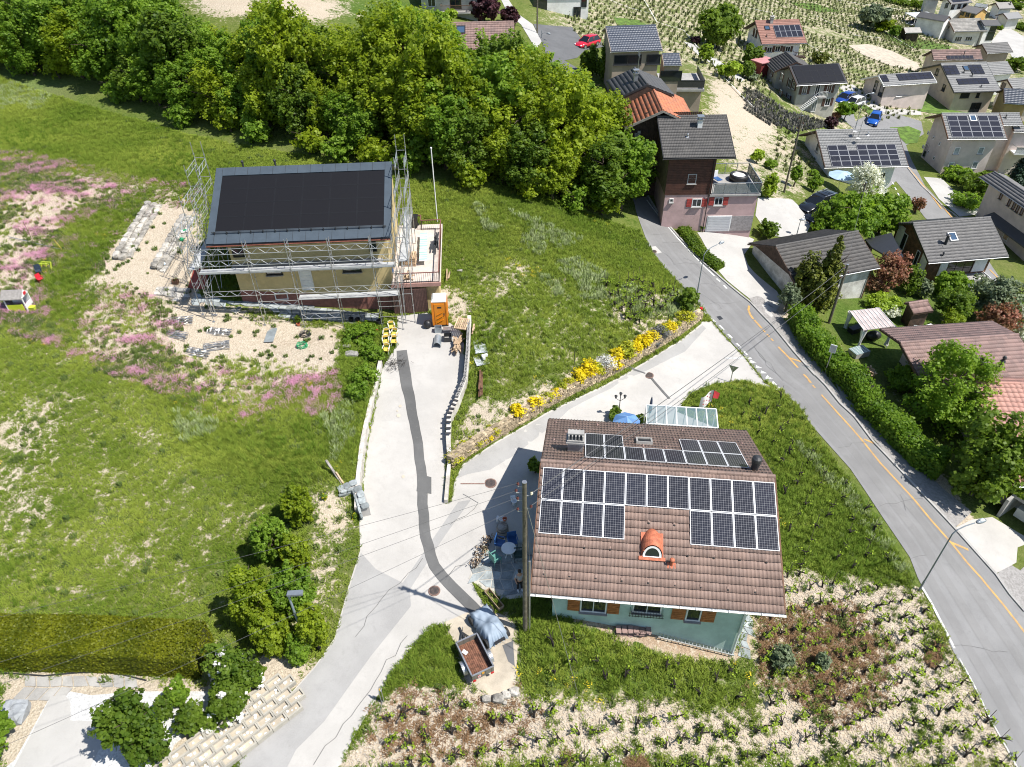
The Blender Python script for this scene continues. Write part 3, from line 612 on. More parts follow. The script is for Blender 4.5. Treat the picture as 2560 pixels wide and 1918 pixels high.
drape("village_path",[z4a(1420,1400),z4a(1560,1410),z4a(1650,1500),z4a(1760,1560),z4a(1900,1656),z4b(1990,300),z4b(1860,240),z4b(1700,260),z4b(1540,120)],CONCW,.03,2)
drape("bare_plot",[z4a(820,360),z4a(980,350),z4a(1160,400),z4a(1300,470),z4a(1370,500),z4a(1400,560),z4a(1330,560),z4a(1150,520),z4a(950,440)],SANDM,.05,3)
drape("bare_plot",[z4a(1160,120),z4a(1350,120),z4a(1330,180),z4a(1250,190)],SANDM,.05,3)
drape("car_park",[z3a(295,190),z3a(600,215),z3a(690,330),z3a(830,330),z3a(860,370),z3a(700,400),z3a(640,460),z3a(540,480),z3a(660,550),z3a(560,620),z3a(440,560),z3a(360,330)],ASPHD,.04,2)
drape("hill_road",[z3a(40,0),z3a(100,0),z3a(170,110),z3a(290,195),z3a(360,330),z3a(320,400),z3a(200,200),z3a(90,100)],CONCW,.05,2)
drape("sunlit_path",[z3a(1480,330),z3a(1560,350),z3a(1700,430),z3a(1860,560),z3a(1960,630),z3a(1940,650),z3a(1780,560),z3a(1600,440)],CONCW,.05,2)
for pl in ([z4a(750,700),z4a(900,800),z4a(1080,900),z4a(990,910),z4a(890,830),z4a(760,760)],[z4a(1380,830),z4a(1440,720),z4a(1560,740),z4a(1760,850),z4a(1860,900),z4a(1500,900),z4a(1370,880)],[z4a(1150,1010),z4a(1300,1000),z4a(1400,1040),z4a(1370,1130),z4a(1280,1140),z4a(1220,1080)],
           [z3a(930,140),z3a(1130,160),z3a(1190,200),z3a(960,205)],[z4a(360,20),z4a(560,30),z4a(760,90),z4a(600,100),z4a(440,60)],[z4a(1100,250),z4a(1300,290),z4a(1640,370),z4a(1620,400),z4a(1300,380),z4a(1120,300)]):
 drape("lawn",pl,LAWN,.06,2)
# ---------------------------------------------------------------- buildings measured from the photograph
def fit_roof(RL,RR,EL,ER,zE,p0=.42,pw=30.0):
 T=np.array([EL,ER,RL,RR],float);a=un(*EL,zE);b=un(*ER,zE)
 v=np.array([a[0],a[1],math.atan2(b[1]-a[1],b[0]-a[0]),math.hypot(*(b-a)[:2]),4.5,p0])
 def pts(v):
  x,y,yw,L,W,p=v;e=np.array([math.cos(yw),math.sin(yw),0]);n=np.array([-e[1],e[0],0]);c=np.array([x,y,zE]);r=c+n*W+[0,0,W*math.tan(p)]
  return np.array([c,c+e*L,r,r+e*L])
 def res(v):return np.concatenate([(proj(pts(v))-T).ravel(),[(v[5]-p0)*pw,0 if v[4] >1 else (1-v[4])*50]])
 lam=1e-2;r=res(v)
 for _ in range(60):
  J=np.stack([(res(v+np.eye(6)[i]*1e-5)-r)/1e-5 for i in range(6)],1);A=J.T@J;d=np.linalg.solve(A+lam*np.diag(np.diag(A)+1e-9),-J.T@r);r2=res(v+d)
  if r2@r2 <r@r:v=v+d;r=r2;lam *= .4
  else:lam *= 4
 return v,float(np.sqrt((r[:8]**2).mean()))
PLAST={}
def plaster(name,c,sc=.8):return mat(name,c,.9,.09,sc,.25,30)
def tiles_mesh(cols,rows,cw,ch,m,amp=.035,lift=.035,skip=None,jit=.004,seed=1,prof=((0,.15),(.12,.1),(.25,1),(.38,.15),(.62,.1),(.75,1),(.88,.1),(1,.15)),T=None):
 rs=np.random.RandomState(seed);V=[];F=[];k=len(prof);n=0
 px=np.array([p[0] for p in prof])*cw*.995;pz=np.array([p[1] for p in prof])*amp
 base=np.concatenate([np.stack([px,np.full(k,-.0),pz-.005],1),np.stack([px,np.full(k,-.012),pz+lift],1),np.stack([px,np.full(k,ch*1.02),pz+.004],1)])
 fq=np.array([[i+r*k,i+1+r*k,i+1+(r+1)*k,i+(r+1)*k] for r in range(2) for i in range(k-1)])
 for j in range(rows):
  for i in range(cols):
   if skip and skip((i+.5)*cw,(j+.5)*ch):continue
   V.append(base+[i*cw+rs.uniform(-jit,jit),j*ch+rs.uniform(-jit,jit),rs.uniform(0,jit)]);F.append(fq+n*3*k);n += 1
 if not V:return None
 V=np.concatenate(V);F=np.concatenate(F);return npmesh("roof_tiles",V,F,[m])
class House:pass
def house(name,label,RL,RR,EL,ER,h=None,base=None,zE=None,W2=None,ovf=.6,ovs=.6,ovs2=None,wall=None,roof=None,tile=(.33,.38,.03),p0=.42,pw=30,cat="house",group=None,edge=None,gut=True,wallx=None,thick=.16,gable=None,backtile=False,solid_tiles=True,deep=2.5,walls=True,p2=None):
 if zE is None:
  mid=((EL[0]+ER[0])/2,(EL[1]+ER[1])/2);hh=h if h is not None else 5.0
  if base is not None:
   t=(base[0]-EL[0])/(ER[0]-EL[0]+1e-6);t=min(1,max(0,t));e_=(EL[0]+(ER[0]-EL[0])*t,EL[1]+(ER[1]-EL[1])*t);lo,hi=.5,14
   for _ in range(30):
    hm=(lo+hi)/2;gz=hz(*un(*e_,0)[:2]);
    for _k in range(12):P=un(*e_,gz+hm);gz=hz(P[0],P[1])
    if proj([P[0],P[1]+ovf,gz])[1] <base[1]:lo=hm
    else:hi=hm
   zE=gz+hm;mid=e_
  else:
   gz=hz(*un(*mid,0)[:2])
   for _k in range(25):P=un(*mid,gz+hh);gz=.5*gz+.5*hz(P[0],P[1])
   zE=gz+hh
 v,err=fit_roof(RL,RR,EL,ER,zE,p0,pw);x,y,yw,L,W,p=v
 if err >2.5:print("FIT",name,label[:30],"err %.1f L %.1f W %.1f pitch %.0f" % (err,L,W,math.degrees(p)))
 S=House();S.L,S.W,S.p,S.zE,S.yaw=L,W,p,zE,yw;S.W2=W2=W if W2 is None else W2;tp=math.tan(p);t2=tp if p2 is None else math.tan(p2)
 e=np.array([math.cos(yw),math.sin(yw)]);n=np.array([-e[1],e[0]]);cs=[np.array([x,y])+e*a+n*b for a in (0,L) for b in (0,W+W2)]
 zg=min(hz(*c) for c in cs);S.zg=zg;hE=zE-zg;S.hE=hE;S.root=thing(name,label,cat,(x,y,zg),yw,group)
 S.inv=(Matrix.Translation((x,y,zg)) @ Matrix.Rotation(yw,4,'Z')).inverted()
 S.ovf,S.ovs=ovf,ovs;ovs2=ovs if ovs2 is None else ovs2;x0,x1=(ovs,L-ovs2) if wallx is None else wallx;S.x0,S.x1=x0,x1;y0,y1=ovf,W+W2-ovf;S.y0,S.y1=y0,y1
 zf=hE+ovf*tp-.10;zr=hE+W*tp-.10;zb=zr-(W2-ovf)*t2;wall=wall or plaster("cream_plaster",(.55,.52,.45));S.zr=zr
 if walls:
  b=MB();b.extr([(x0,y0,-deep),(x0,y1,-deep),(x0,y1,zb),(x0,W,zr),(x0,y0,zf)],(x1-x0,0,0),wall);b.build("wall",S.root)
  if gable:
   b=MB()
   for xx,dx in ((x0-.05,.05),(x1,.05)):
    zz=gable[1];b.extr([(xx,y0+.02,zf-zz),(xx,y1-.02,zf-zz),(xx,y1-.02,zb-.02),(xx,W,zr-.03),(xx,y0+.02,zf-.02)],(dx,0,0),gable[0])
   b.build("gable_boarding",S.root)
 S.M=Matrix.Translation((0,0,hE)) @ Matrix.Rotation(p,4,'X');S.S=W/math.cos(p)
 S.M2=Matrix.Translation((L,W+W2,hE+W*tp-W2*t2)) @ Matrix.Rotation(math.pi,4,'Z') @ Matrix.Rotation(math.atan(t2),4,'X');S.S2=W2/math.cos(math.atan(t2))
 roof=roof or tilemat("grey_roof_tile",(.16,.16,.16),(.10,.10,.10));edge=edge or WOODD;S.roofm=roof
 b=MB();zc=hE+W*tp;b.extr([(0,0,hE),(0,0,hE-thick),(0,W,zc-thick),(0,W+W2,zc-W2*t2-thick),(0,W+W2,zc-W2*t2),(0,W,zc)],(L,0,0),edge)
 b.extr([(-.03,-.02,hE-thick-.04),(-.03,W,zc-thick-.04),(-.03,W,zc+.05),(-.03,-.02,hE+.05)][::-1],(.07,0,0),edge);b.extr([(L-.04,-.02,hE-thick-.04),(L-.04,W,zc-thick-.04),(L-.04,W,zc+.05),(L-.04,-.02,hE+.05)][::-1],(.07,0,0),edge)
 ro=b.build("roof",S.root);S.roof=ro
 if tile:
  cols=max(2,round((L-.1)/tile[0]));rows=max(2,round(S.S/tile[1]));S.cw=(L-.1)/cols;S.ch=S.S/rows;S.cols,S.rows=cols,rows
  Mx=S.M @ Matrix.Translation((.05,0,.02))
  if solid_tiles:
   me=tiles_mesh(cols,rows,S.cw,S.ch,roof,tile[2],seed=len(bpy.data.meshes));link("tile_field",me,ro,Mx,"stuff")
  r2=max(2,round(S.S2/tile[1]))
  me=tiles_mesh(cols,r2,S.cw,S.S2/r2,roof,tile[2]);link("tile_field",me,ro,S.M2 @ Matrix.Translation((.05,0,.02)),"stuff")
  b=MB();k=max(3,int(L/.42))
  for i in range(k):b.tube([(i*L/k,W,zc+.03),((i+1)*L/k-.01,W,zc+.045)],[.13,.115],roof,8)
  b.build("ridge_tiles",ro,kind="stuff")
 else:
  b=MB();b.T=S.M;b.box((L/2,S.S/2,.03),(L-.1,S.S,.05),roof);b.T=S.M2;b.box((L/2,S.S2/2,.028),(L-.1,S.S2,.05),roof);b.T=None;b.build("roof_covering",S.root)
 if gut:
  b=MB();vs=[];nn=7
  for xx in (-.05,L+.05):
   for k in range(nn):a=math.pi*k/(nn-1);vs.append((xx,-.09-.075*math.cos(a),hE-.02-.075*math.sin(a)))
  b.add(vs,[(k,k+1,nn+k+1,nn+k) for k in range(nn-1)],gut if gut is not True else STEEL);b.build("gutter",S.root)
 return S
def local_ray(S,px):
 M=S.inv;o=M @ Vector(C0);r=Vector(rayd(px[0],px[1]));d=(M.to_3x3() @ r);return o,d
def onface(S,face,px,off=0):
 o,d=local_ray(S,px)
 if face == 'F':t=(S.y0-off-o.y)/d.y
 elif face == 'L':t=(S.x0-off-o.x)/d.x
 elif face == 'R':t=(S.x1+off-o.x)/d.x
 return o+d*t
def onslope(S,px,lift=.0):
 M=S.M.inverted();o,d=local_ray(S,px);o=M @ o;d=M.to_3x3() @ d;t=(lift-o.z)/d.z;P=o+d*t;return P.x,P.y
def win(S,face,px,w,h,frame=WHITE,glass=None,shut=None,shutw=None,sill=True,bars=1,kind="window",blind=None,at=None,inset=0.0,bars_h=0):
 """window (or door): px is the photo position of its middle"""
 P=onface(S,face,px) if px is not None else Vector(at);glass=glass or GLASS
 if face == 'F':M=Matrix.Translation((P.x,S.y0,P.z))
 elif face == 'L':M=Matrix.Translation((S.x0,P.y,P.z)) @ Matrix.Rotation(-math.pi/2,4,'Z')
 else:M=Matrix.Translation((S.x1,P.y,P.z)) @ Matrix.Rotation(math.pi/2,4,'Z')
 b=MB();f=.07;d=.07
 for sx in (-1,1):b.box((sx*(w/2-f/2),-d/2,0),(f,d,h),frame)
 for sz in (-1,1):b.box((0,-d/2+.001,sz*(h/2-f/2)),(w-2*f,d-.004,f),frame)
 for i in range(bars):b.box(((i+1)*w/(bars+1)-w/2,-d/2+.006,0),(.05,d-.02,h-2*f),frame)
 for i in range(bars_h):b.box((0,-d/2+.008,(i+1)*h/(bars_h+1)-h/2),(w-2*f,d-.025,.04),frame)
 o=b.build(kind,S.root,M=M)
 g=MB();g.box((0,-.02,0),(w-2*f+.01,.02,h-2*f+.01),glass);g.build("pane",o)
 if blind is not None:
  hh=(h-2*f)*blind;g=MB();
  for i in range(max(2,int(hh/.12))):g.box((0,-.04,h/2-f-.06-.12*i),(w-2*f,.02,.11),WHITE)
  g.build("blind",o)
 if sill:g=MB();g.box((0,-.10,-h/2-.03),(w+.12,.2,.05),CONC if frame is not DARKM else DARKM);g.build("sill",o)
 if shut is not None:
  sw=shutw or w/2
  for sx in (-1,1):
   g=MB();g.box((sx*(w/2+sw/2+.03),-.035,0),(sw,.04,h),shut)
   for i in range(int(h/.16)):g.box((sx*(w/2+sw/2+.03),-.06,-h/2+.1+.16*i),(sw-.1,.02,.10),shut)
   g.build("shutter",o)
 return o
_PANEL={}
def panel_mesh(w,h,gm,fm,fr=.035):
 k=(round(w,3),round(h,3),gm.name,fm.name)
 if k not in _PANEL:
  b=MB();b.box((w/2,h/2,.02),(w-2*fr,h-2*fr,.03),gm)
  for a,c in (((fr/2,h/2,.02),(fr,h,.045)),((w-fr/2,h/2,.02),(fr,h,.045)),((w/2,fr/2,.02),(w-2*fr,fr,.044)),((w/2,h-fr/2,.02),(w-2*fr,fr,.044))):b.box(a,c,fm)
  _PANEL[k]=b.mesh("solar_panel")
 return _PANEL[k]
def pv(S,TL,BR,cols,rows,gm,fm,lift=.10,gap=.02,skip=(),px=True):
 if px:u0,v1=onslope(S,TL,lift);u1,v0=onslope(S,BR,lift)
 else:(u0,v1),(u1,v0)=TL,BR
 cw=(u1-u0)/cols;ch=(v1-v0)/rows;me=panel_mesh(cw-gap,ch-gap,gm,fm)
 for j in range(rows):
  for i in range(cols):
   if (i,j) in skip:continue
   o=link("solar_panel",me,S.root,S.M @ Matrix.Translation((u0+i*cw+gap/2,v0+j*ch+gap/2,lift)))
 return u0,v0,u1,v1
def skylight(S,px,w=.8,h=1.0,frame=None,glass=None):
 u,v=onslope(S,px,.08);b=MB();frame=frame or DARKM
 for sx in (-1,1):b.box((sx*(w/2),0,.1),(.09,h+.09,.16),frame)
 for sy in (-1,1):b.box((0,sy*h/2,.1),(w-.09,.09,.158),frame)
 o=b.build("skylight",S.root,M=S.M @ Matrix.Translation((u,v,0)));g=MB();g.box((0,0,.11),(w-.07,h-.07,.04),glass or GLASSB);g.build("pane",o);return o
def flue(S,px,r=.09,h=.5,m=None,cap=True,name="roof_vent",skirt=True):
 u,v=onslope(S,px,.05);m=m or DARKM;P=S.M @ Vector((u,v,0));b=MB();b.tube([P-Vector((0,0,.1)),P+Vector((0,0,h))],r,m,10)
 if cap:b.cyl(P+Vector((0,0,h+.05)),r*1.7,.04,m,12);b.lathe(P+Vector((0,0,h+.09)),[(r*1.7,0),(r*.6,.1),(.01,.14)],m,12);b.tube([P+Vector((0,0,h-.02)),P+Vector((0,0,h+.08))],r*.5,m,6)
 if skirt:b.T=S.M @ Matrix.Translation((u,v,0));b.box((0,0,.06),(r*5,r*5.5,.03),m);b.T=None
 return b.build(name,S.root)
def chimney(S,px,w=.5,d=.5,h=1.0,m=None,capm=None):
 u,v=onslope(S,px,.05);P=S.M @ Vector((u,v,0));b=MB();b.box(P+Vector((0,0,h/2-.3)),(w,d,h+.6),m or CONC);o=b.build("chimney",S.root)
 b=MB();b.box(P+Vector((0,0,h+.04)),(w+.14,d+.14,.08),capm or CONC)
 for sx in (-1,1):
  for sy in (-1,1):b.box(P+Vector((sx*(w/2-.05),sy*(d/2-.05),h+.2)),(.09,.09,.24),capm or CONC)
 b.box(P+Vector((0,0,h+.36)),(w+.2,d+.2,.08),capm or CONC);b.build("chimney_cap",o);return o
def balcony(S,face,pL,pR,depth=1.2,m=None,hr=1.0,slab=None,bars=True,gm=None,name="balcony"):
 a=onface(S,face,pL);c=onface(S,face,pR);z=(a.z+c.z)/2;b=MB();x0,x1=min(a.x,c.x),max(a.x,c.x);y=S.y0
 b.box(((x0+x1)/2,y-depth/2,z),(x1-x0,depth,.18),slab or CONC);o=b.build(name,S.root);m=m or DARKM
 g=MB();g.beam((x0,y-depth+.04,z+hr),(x1,y-depth+.04,z+hr),.06,.06,m)
 for xx in (x0+.03,x1-.03):g.beam((xx,y,z+hr),(xx,y-depth+.04,z+hr),.06,.06,m)
 if gm:g.box(((x0+x1)/2,y-depth+.04,z+hr/2+.05),(x1-x0-.1,.02,hr-.2),gm)
 k=max(2,int((x1-x0)/(.14 if bars else 1.1)))
 for i in range(k+1):xx=x0+.03+(x1-x0-.06)*i/k;g.box((xx,y-depth+.04,z+hr/2),(.03,.03,hr-.1),m)
 g.build("railing",o);return o
# colours
T_BROWN=tilemat("mottled_brown_tile",(.27,.185,.148),(.18,.122,.098),.75,.2,(.16,.13,.12),.4)
T_DARK=tilemat("anthracite_tile",(.085,.085,.086),(.065,.065,.067),.65,.15,(.13,.12,.11),.3)
T_CHAR=tilemat("charcoal_tile",(.085,.08,.076),(.06,.058,.056),.7,.2,(.18,.17,.15),.3)
T_GREY=tilemat("mid_grey_tile",(.17,.165,.16),(.125,.122,.12),.7,.2,(.16,.15,.14),.4)
T_LGREY=tilemat("pale_grey_tile",(.25,.25,.245),(.19,.19,.19),.7,.15,(.2,.2,.19),.3)
T_ORNG=tilemat("old_orange_tile",(.52,.18,.085),(.36,.13,.075),.8,.3,(.22,.15,.11),.75)
T_RED=tilemat("red_brown_tile",(.34,.17,.13),(.26,.13,.10),.75,.2,(.2,.15,.13),.3)
T_PINK=tilemat("faded_pink_tile",(.47,.25,.20),(.38,.21,.17),.8,.2,(.34,.22,.18),.5)
T_BLUE=tilemat("blue_slate_tile",(.085,.10,.13),(.06,.07,.095),.4,.15,(.12,.13,.14),.2)
T_OLD=tilemat("lichen_grey_tile",(.38,.36,.33),(.26,.25,.23),.9,.3,(.2,.19,.17),.7)
T_ROSE=tilemat("rose_brown_tile",(.29,.19,.165),(.20,.135,.12),.8,.3,(.2,.16,.15),.4)
PV72=pvmat("solar_cells_dark_blue",.124,.124,(.011,.013,.022),(.25,.25,.26),.07)
PVBLK=pvmat("solar_cells_black",.105,900.0,(.0055,.006,.008),(.012,.011,.011),.10,False,.3)
PVBLU=pvmat("solar_cells_far",.165,.165,(.012,.013,.022),(.05,.05,.06),.06,False,.15)
FRW=mat("panel_frame_pale",(.72,.73,.74),.4,.04,5,0);FRG=mat("panel_frame_grey",(.30,.31,.33),.4,.04,5,0);FRB=mat("panel_frame_black",(.012,.012,.013),.4,.05,5,0)
# ------------------------------------------------------------- A: front house
TURQ=plaster("turquoise_plaster",(.46,.60,.54),1.1)
A=house("turquoise_house","turquoise plastered house in front, brown tiled roof largely covered by white framed solar panels",(1350.8,1152.6),(1937.5,1193.7),(1327,1482.6),(1964,1536),zE=6.01,ovf=.6,ovs=1.1,ovs2=1.5,wall=TURQ,roof=T_BROWN,tile=(.385,.40,.05),gut=WHITE,edge=WOODB,solid_tiles=False)
pa=[(onslope(A,z3c(372,785),.1),onslope(A,(1860+245/3.16,920+900/3.16),.1)),(onslope(A,z3c(338,1300),.1),)]
vtop=(pa[0][0][1]+pa[0][1][1])/2-.02;u0A=onslope(A,z3c(365,900),.1)[0];u1A=onslope(A,(1860+252/3.16,920+1050/3.16),.1)[0];pwid=(u1A-u0A)/11
vb=onslope(A,z3c(340,1305),.1)[1];phgt=(vtop-vb)/2
pv(A,(u0A,vtop),(u1A,vtop-phgt),11,1,PV72,FRW,px=False)
pv(A,(u0A,vtop-phgt-.01),(u0A+4*pwid,vb-.01),4,1,PV72,FRW,px=False)
pv(A,(u0A+7*pwid,vtop-phgt-.01),(u1A,vb-.01),4,1,PV72,FRW,px=False)
def coveredA(x,y):
 v=y;u=x+.05
 if vtop-phgt+.3 <v <vtop-.35 and u0A+.3 <u <u1A-.3:return True
 return vb+.35 <v <vtop-.35 and (u0A+.3 <u <u0A+4*pwid-.3 or u0A+7*pwid+.3 <u <u1A-.3)
one=tiles_mesh(1,1,A.cw,A.ch,T_BROWN,.042,lift=.075,jit=0);one.name="roof_tile";nrow=300//A.cols
for j in range(nrow):
 for i in range(A.cols):
  link("roof_tile",one,A.root,A.M @ Matrix.Translation((.05+i*A.cw+random.uniform(-.004,.004),j*A.ch+random.uniform(-.006,.006),.02+random.uniform(0,.006))))
me=tiles_mesh(A.cols,A.rows-nrow,A.cw,A.ch,T_BROWN,.042,lift=.075,skip=lambda x,y:coveredA(x,y+nrow*A.ch));link("upper_tile_field",me,A.roof,A.M @ Matrix.Translation((.05,nrow*A.ch,.02)),"stuff")
# rear slope solar panels (their own slope frame)
def onslope2(S,px,lift=0.0):
 M=S.M2.inverted();o,d=local_ray(S,px);o=M @ o;d=M.to_3x3() @ d;t=(lift-o.z)/d.z;P=o+d*t;return P.x,P.y
q1=onslope2(A,z3c(700,705),.1);q2=onslope2(A,(1860+40/3.16,920+790/3.16),.1);q3=onslope2(A,z3c(705,522),.1)
cwp=(q1[0]-q2[0])/8;chp=(q3[1]-q1[1])/2;mb_=panel_mesh(cwp-.02,chp-.02,PV72,FRW)
for i in range(8):
 for j in range(2):
  if j == 1 and 2 <i <6 or (j == 1 and i == 2) and False:continue
  if j == 1 and i in (3,4,5):continue
  link("solar_panel",mb_,A.root,A.M2 @ Matrix.Translation((q2[0]+i*cwp,q1[1]+j*chp,.10)))
def at2(S,px):u,v=onslope2(S,px,.05);return S.M2 @ Vector((u,v,0))
# stone chimney with slotted top on the rear slope
P=at2(A,z3c(625,650));b=MB();b.box(P+Vector((0,.1,.25)),(.85,.6,1.0),CONC);ch_=b.build("chimney",A.root)
b=MB();b.box(P+Vector((0,.1,.82)),(1.05,.78,.12),CONC);b.box(P+Vector((0,.1,.95)),(.95,.7,.12),CONC)
for i in range(5):b.box(P+Vector((-.38+.19*i,.1,1.16)),(.07,.6,.3),CONC)
b.box(P+Vector((0,.1,1.35)),(.9,.34,.08),CONC);b.build("chimney_cap",ch_)
P=at2(A,(1860+80/3.16,920+800/3.16));b=MB();b.tube([P-Vector((0,0,.3)),P+Vector((0,0,.55))],.2,DARKM,14);b.lathe(P+Vector((0,0,.5)),[(.24,0),(.24,.2),(.27,.25),(.25,.42),(.12,.52),(.01,.54)],DARKM,16);b.build("stove_pipe",A.root)
P=at2(A,z3c(1170,580));u,v=onslope2(A,z3c(1170,580),.1);b=MB()
for sx in (-1,1):b.box((sx*.42,0,.12),(.1,.75,.2),CONC)
for sy in (-1,1):b.box((0,sy*.34,.12),(.74,.1,.198),CONC)
o=b.build("skylight",A.root,M=A.M2 @ Matrix.Translation((u,v,0)));g=MB();g.box((0,0,.14),(.78,.6,.03),GLASS);g.build("pane",o)
for q in ((470,435),(635,447),(800,455),(967,465),(1135,478),(1303,492),(1470,500),(1645,513),(1810,523),(548,507),(455,572),(1410,567),(1580,575),(1160,620),(1340,635),(1940,600)):
 u,v=onslope2(A,z3c(*q),.05);b=MB();b.add([(-.09,-.1,.03),(.09,-.1,.03),(0,.09,.03),(0,-.08,.15)],[(0,1,3),(1,2,3),(2,0,3),(0,2,1)],T_ROSE);b.build("snow_hook",A.root,M=A.M2 @ Matrix.Translation((u,v,.03)))
TERR=mat("terracotta",(.50,.15,.075),.7,.2,5,.2)
vents=[z3c(*q) for q in ((1205,1220),(1407,1237),(495,1393),(697,1415),(900,1428),(1512,1478),(1718,1495),(1925,1510),(2135,1530))]+[z3d(*q) for q in ((373,125),(580,145),(787,160),(992,180),(1200,195),(1409,215),(1619,232),(1832,250),(2045,268))]+[z4c(175,1530),z4d(85,270),z4d(293,226)]
for q in vents:
 u,v=onslope(A,q,.06);b=MB();b.ball((0,.05,.04),.09,T_BROWN,8,4,(1,1.3,.8));b.ball((0,-.05,.06),.075,RUBBER,8,4,(1,.8,.9));b.build("tile_vent",A.root,M=A.M @ Matrix.Translation((u,v,0)))
# terracotta barrel dormer
u,v=onslope(A,z3c(1232,1380),.1);Md=A.M @ Matrix.Translation((u,v,0)) @ Matrix.Diagonal((1.25,1.12,1.25,1));b=MB();nseg=12
def arch(y,r,z0,n_=nseg):return [(r*math.cos(math.pi*i/n_),y,z0+r*1.0*math.sin(math.pi*i/n_)) for i in range(n_+1)]
sl_=lambda R,k=1.0:[(x,y+k*max(0,z-.1),z) for x,y,z in R];rings=[sl_(arch(-.66,.42,.10)),arch(-.18,.42,.10),arch(.15,.38,.06),arch(.5,.25,.0),arch(.7,.06,-.04)];vs=[p for r_ in rings for p in r_]
b.add(vs,[(i*(nseg+1)+j,i*(nseg+1)+j+1,(i+1)*(nseg+1)+j+1,(i+1)*(nseg+1)+j) for i in range(4) for j in range(nseg)],TERR);b.box((0,-.10,.085),(.90,1.1,.03),TERR);b.box((0,-.74,.10),(1.06,.16,.06),TERR)
dm=b.build("barrel_dormer",A.root,M=Md);b=MB();a1=sl_(arch(-.67,.38,.11));a2=sl_(arch(-.67,.29,.13))
b.add(a1+a2,[(i,i+1,nseg+2+i,nseg+1+i) for i in range(nseg)],WHITE);b.box((0,-.67,.13),(.7,.04,.07),WHITE);b.build("frame",dm)
b=MB();b.add(sl_(arch(-.655,.29,.13)),[tuple(range(nseg+1))],GLASS);b.build("pane",dm)
u,v=onslope(A,z3c(1385,1560),.05);P=A.M @ Vector((u,v,0));b=MB();b.tube([P-Vector((0,0,.1)),P+Vector((0,0,.42))],.085,TERR,12);b.lathe(P+Vector((0,0,.42)),[(.13,0),(.13,.06),(.1,.1),(.02,.13)],TERR,12);b.T=A.M @ Matrix.Translation((u,v+.02,0));b.box((0,0,.07),(.42,.42,.03),TERR);b.T=None;b.build("roof_vent",A.root)
ORSH=mat("orange_shutter_wood",(.42,.15,.05),.6,.2,4,.1,30)
win(A,'F',z3d(770,378),1.35,1.1,shut=ORSH,shutw=.62,frame=WHITE,bars=1);win(A,'F',z3d(1195,390),1.45,.95,frame=WHITE,bars=1);win(A,'F',z3d(1560,445),.75,1.1,shut=ORSH,shutw=.68,frame=WHITE,bars=0)
P=onface(A,'F',z3d(1188,430));b=MB();gx0=P.x-.85
for i in range(12):b.tube([(gx0+.15*i,A.y0-.02,P.z+.35),(gx0+.15*i,A.y0-.22,P.z+.15),(gx0+.15*i,A.y0-.24,P.z-.18)],.013,DARKM,4)
for zz in (.12,-.12):b.tube([(gx0-.05,A.y0-.23,P.z+zz),(gx0+1.72,A.y0-.23,P.z+zz)],.018,DARKM,5)
b.build("window_grille",A.root)
b=MB();b.tube([(A.x1-.12,-.08,A.hE-.1),(A.x1-.12,.1,A.hE-.2),(A.x1-.12,A.y0-.08,A.hE-.6),(A.x1-.12,A.y0-.08,.15)],.055,WHITE,8);b.build("downpipe",A.root)
b=MB();P0=A.root.location;b.extr([(A.x0,A.y0-.035,-1),(A.x1,A.y0-.035,-1),(A.x1,A.y0-.035,.55),(A.x0+3.6,A.y0-.035,1.6),(A.x0,A.y0-.035,3.0)],(0,.03,0),plaster("turquoise_plinth",(.30,.52,.44),2));b.build("plinth",A.root)
me=MB().box((0,0,0),(.03,.19,.02),WHITE).mesh("gutter_bracket")
for i in range(16):link("gutter_bracket",me,A.root,Matrix.Translation((.3+i*(A.L-.6)/15,-.09,A.hE-.02)))
# ------------------------------------------------------------- B: scaffolded upper house
YEL=plaster("yellow_plaster",(.58,.46,.23));SOCK=mat("red_brown_render",(.26,.11,.085),.95,.15,3,.6,14);ANTH=mat("blue_grey_sheet_metal",(.062,.082,.102),.45,.07,1.5,.05)
B=house("scaffolded_house","yellow house under renovation with all-black solar roof, wrapped in scaffolding",(543.3,425),(979,410),(518,615),(977,596),zE=12.14,W2=4.8,ovf=1.25,ovs=.9,ovs2=.5,wall=YEL,roof=ANTH,tile=None,edge=DARKM,gut=mat("copper_gutter",(.22,.08,.05),.5,.2,3,.1))
z1r=Zm(480,330,6.32)
uL,vT=onslope(B,z1r(470,712),.08);uR,vB=onslope(B,(620+1090/3.16,460+330/3.16),.08);vB=(vB+onslope(B,z1r(345,1580),.08)[1])/2;vT=(vT+onslope(B,(620+1090/3.16,1348/3.16),.08)[1])/2
uR=B.L-.45;uL=.45
pv(B,(uL,vT),(uR,vB),6,4,PVBLK,FRB,lift=.09,gap=.012,px=False)
b=MB();b.T=B.M
b.box((B.L/2,B.S-.3,.14),(B.L+.08,.75,.03),ANTH);b.box((.23,B.S/2-.2,.14),(.52,B.S-.5,.028),ANTH);b.box((B.L-.23,B.S/2-.2,.14),(.52,B.S-.5,.028),ANTH);b.box((B.L/2,vB/2,.14),(B.L-.99,vB-.02,.029),ANTH)
k=14
for i in range(k):b.box(((i+.5)*B.L/k,B.S-.3,.16),(.015,.74,.02),DARKM);b.box(((i+.5)*B.L/k,vB/2-.05,.16),(.015,vB-.12,.02),DARKM)
b.build("sheet_flashing",B.root);b=MB();b.T=B.M
for i in range(15):xx=.5+i*(B.L-1)/14;b.add([(xx-.02,vB-.32,.15),(xx+.02,vB-.32,.15),(xx+.02,vB-.08,.15),(xx-.02,vB-.08,.15),(xx-.02,vB-.2,.40),(xx+.02,vB-.2,.40)],[(0,1,5,4),(2,3,4,5),(0,4,3),(1,2,5)],DARKM)
for zz in (.22,.34):b.tube([(.3,vB-.2,zz),(B.L-.3,vB-.2,zz)],.02,DARKM,5)
b.build("snow_guard",B.root)
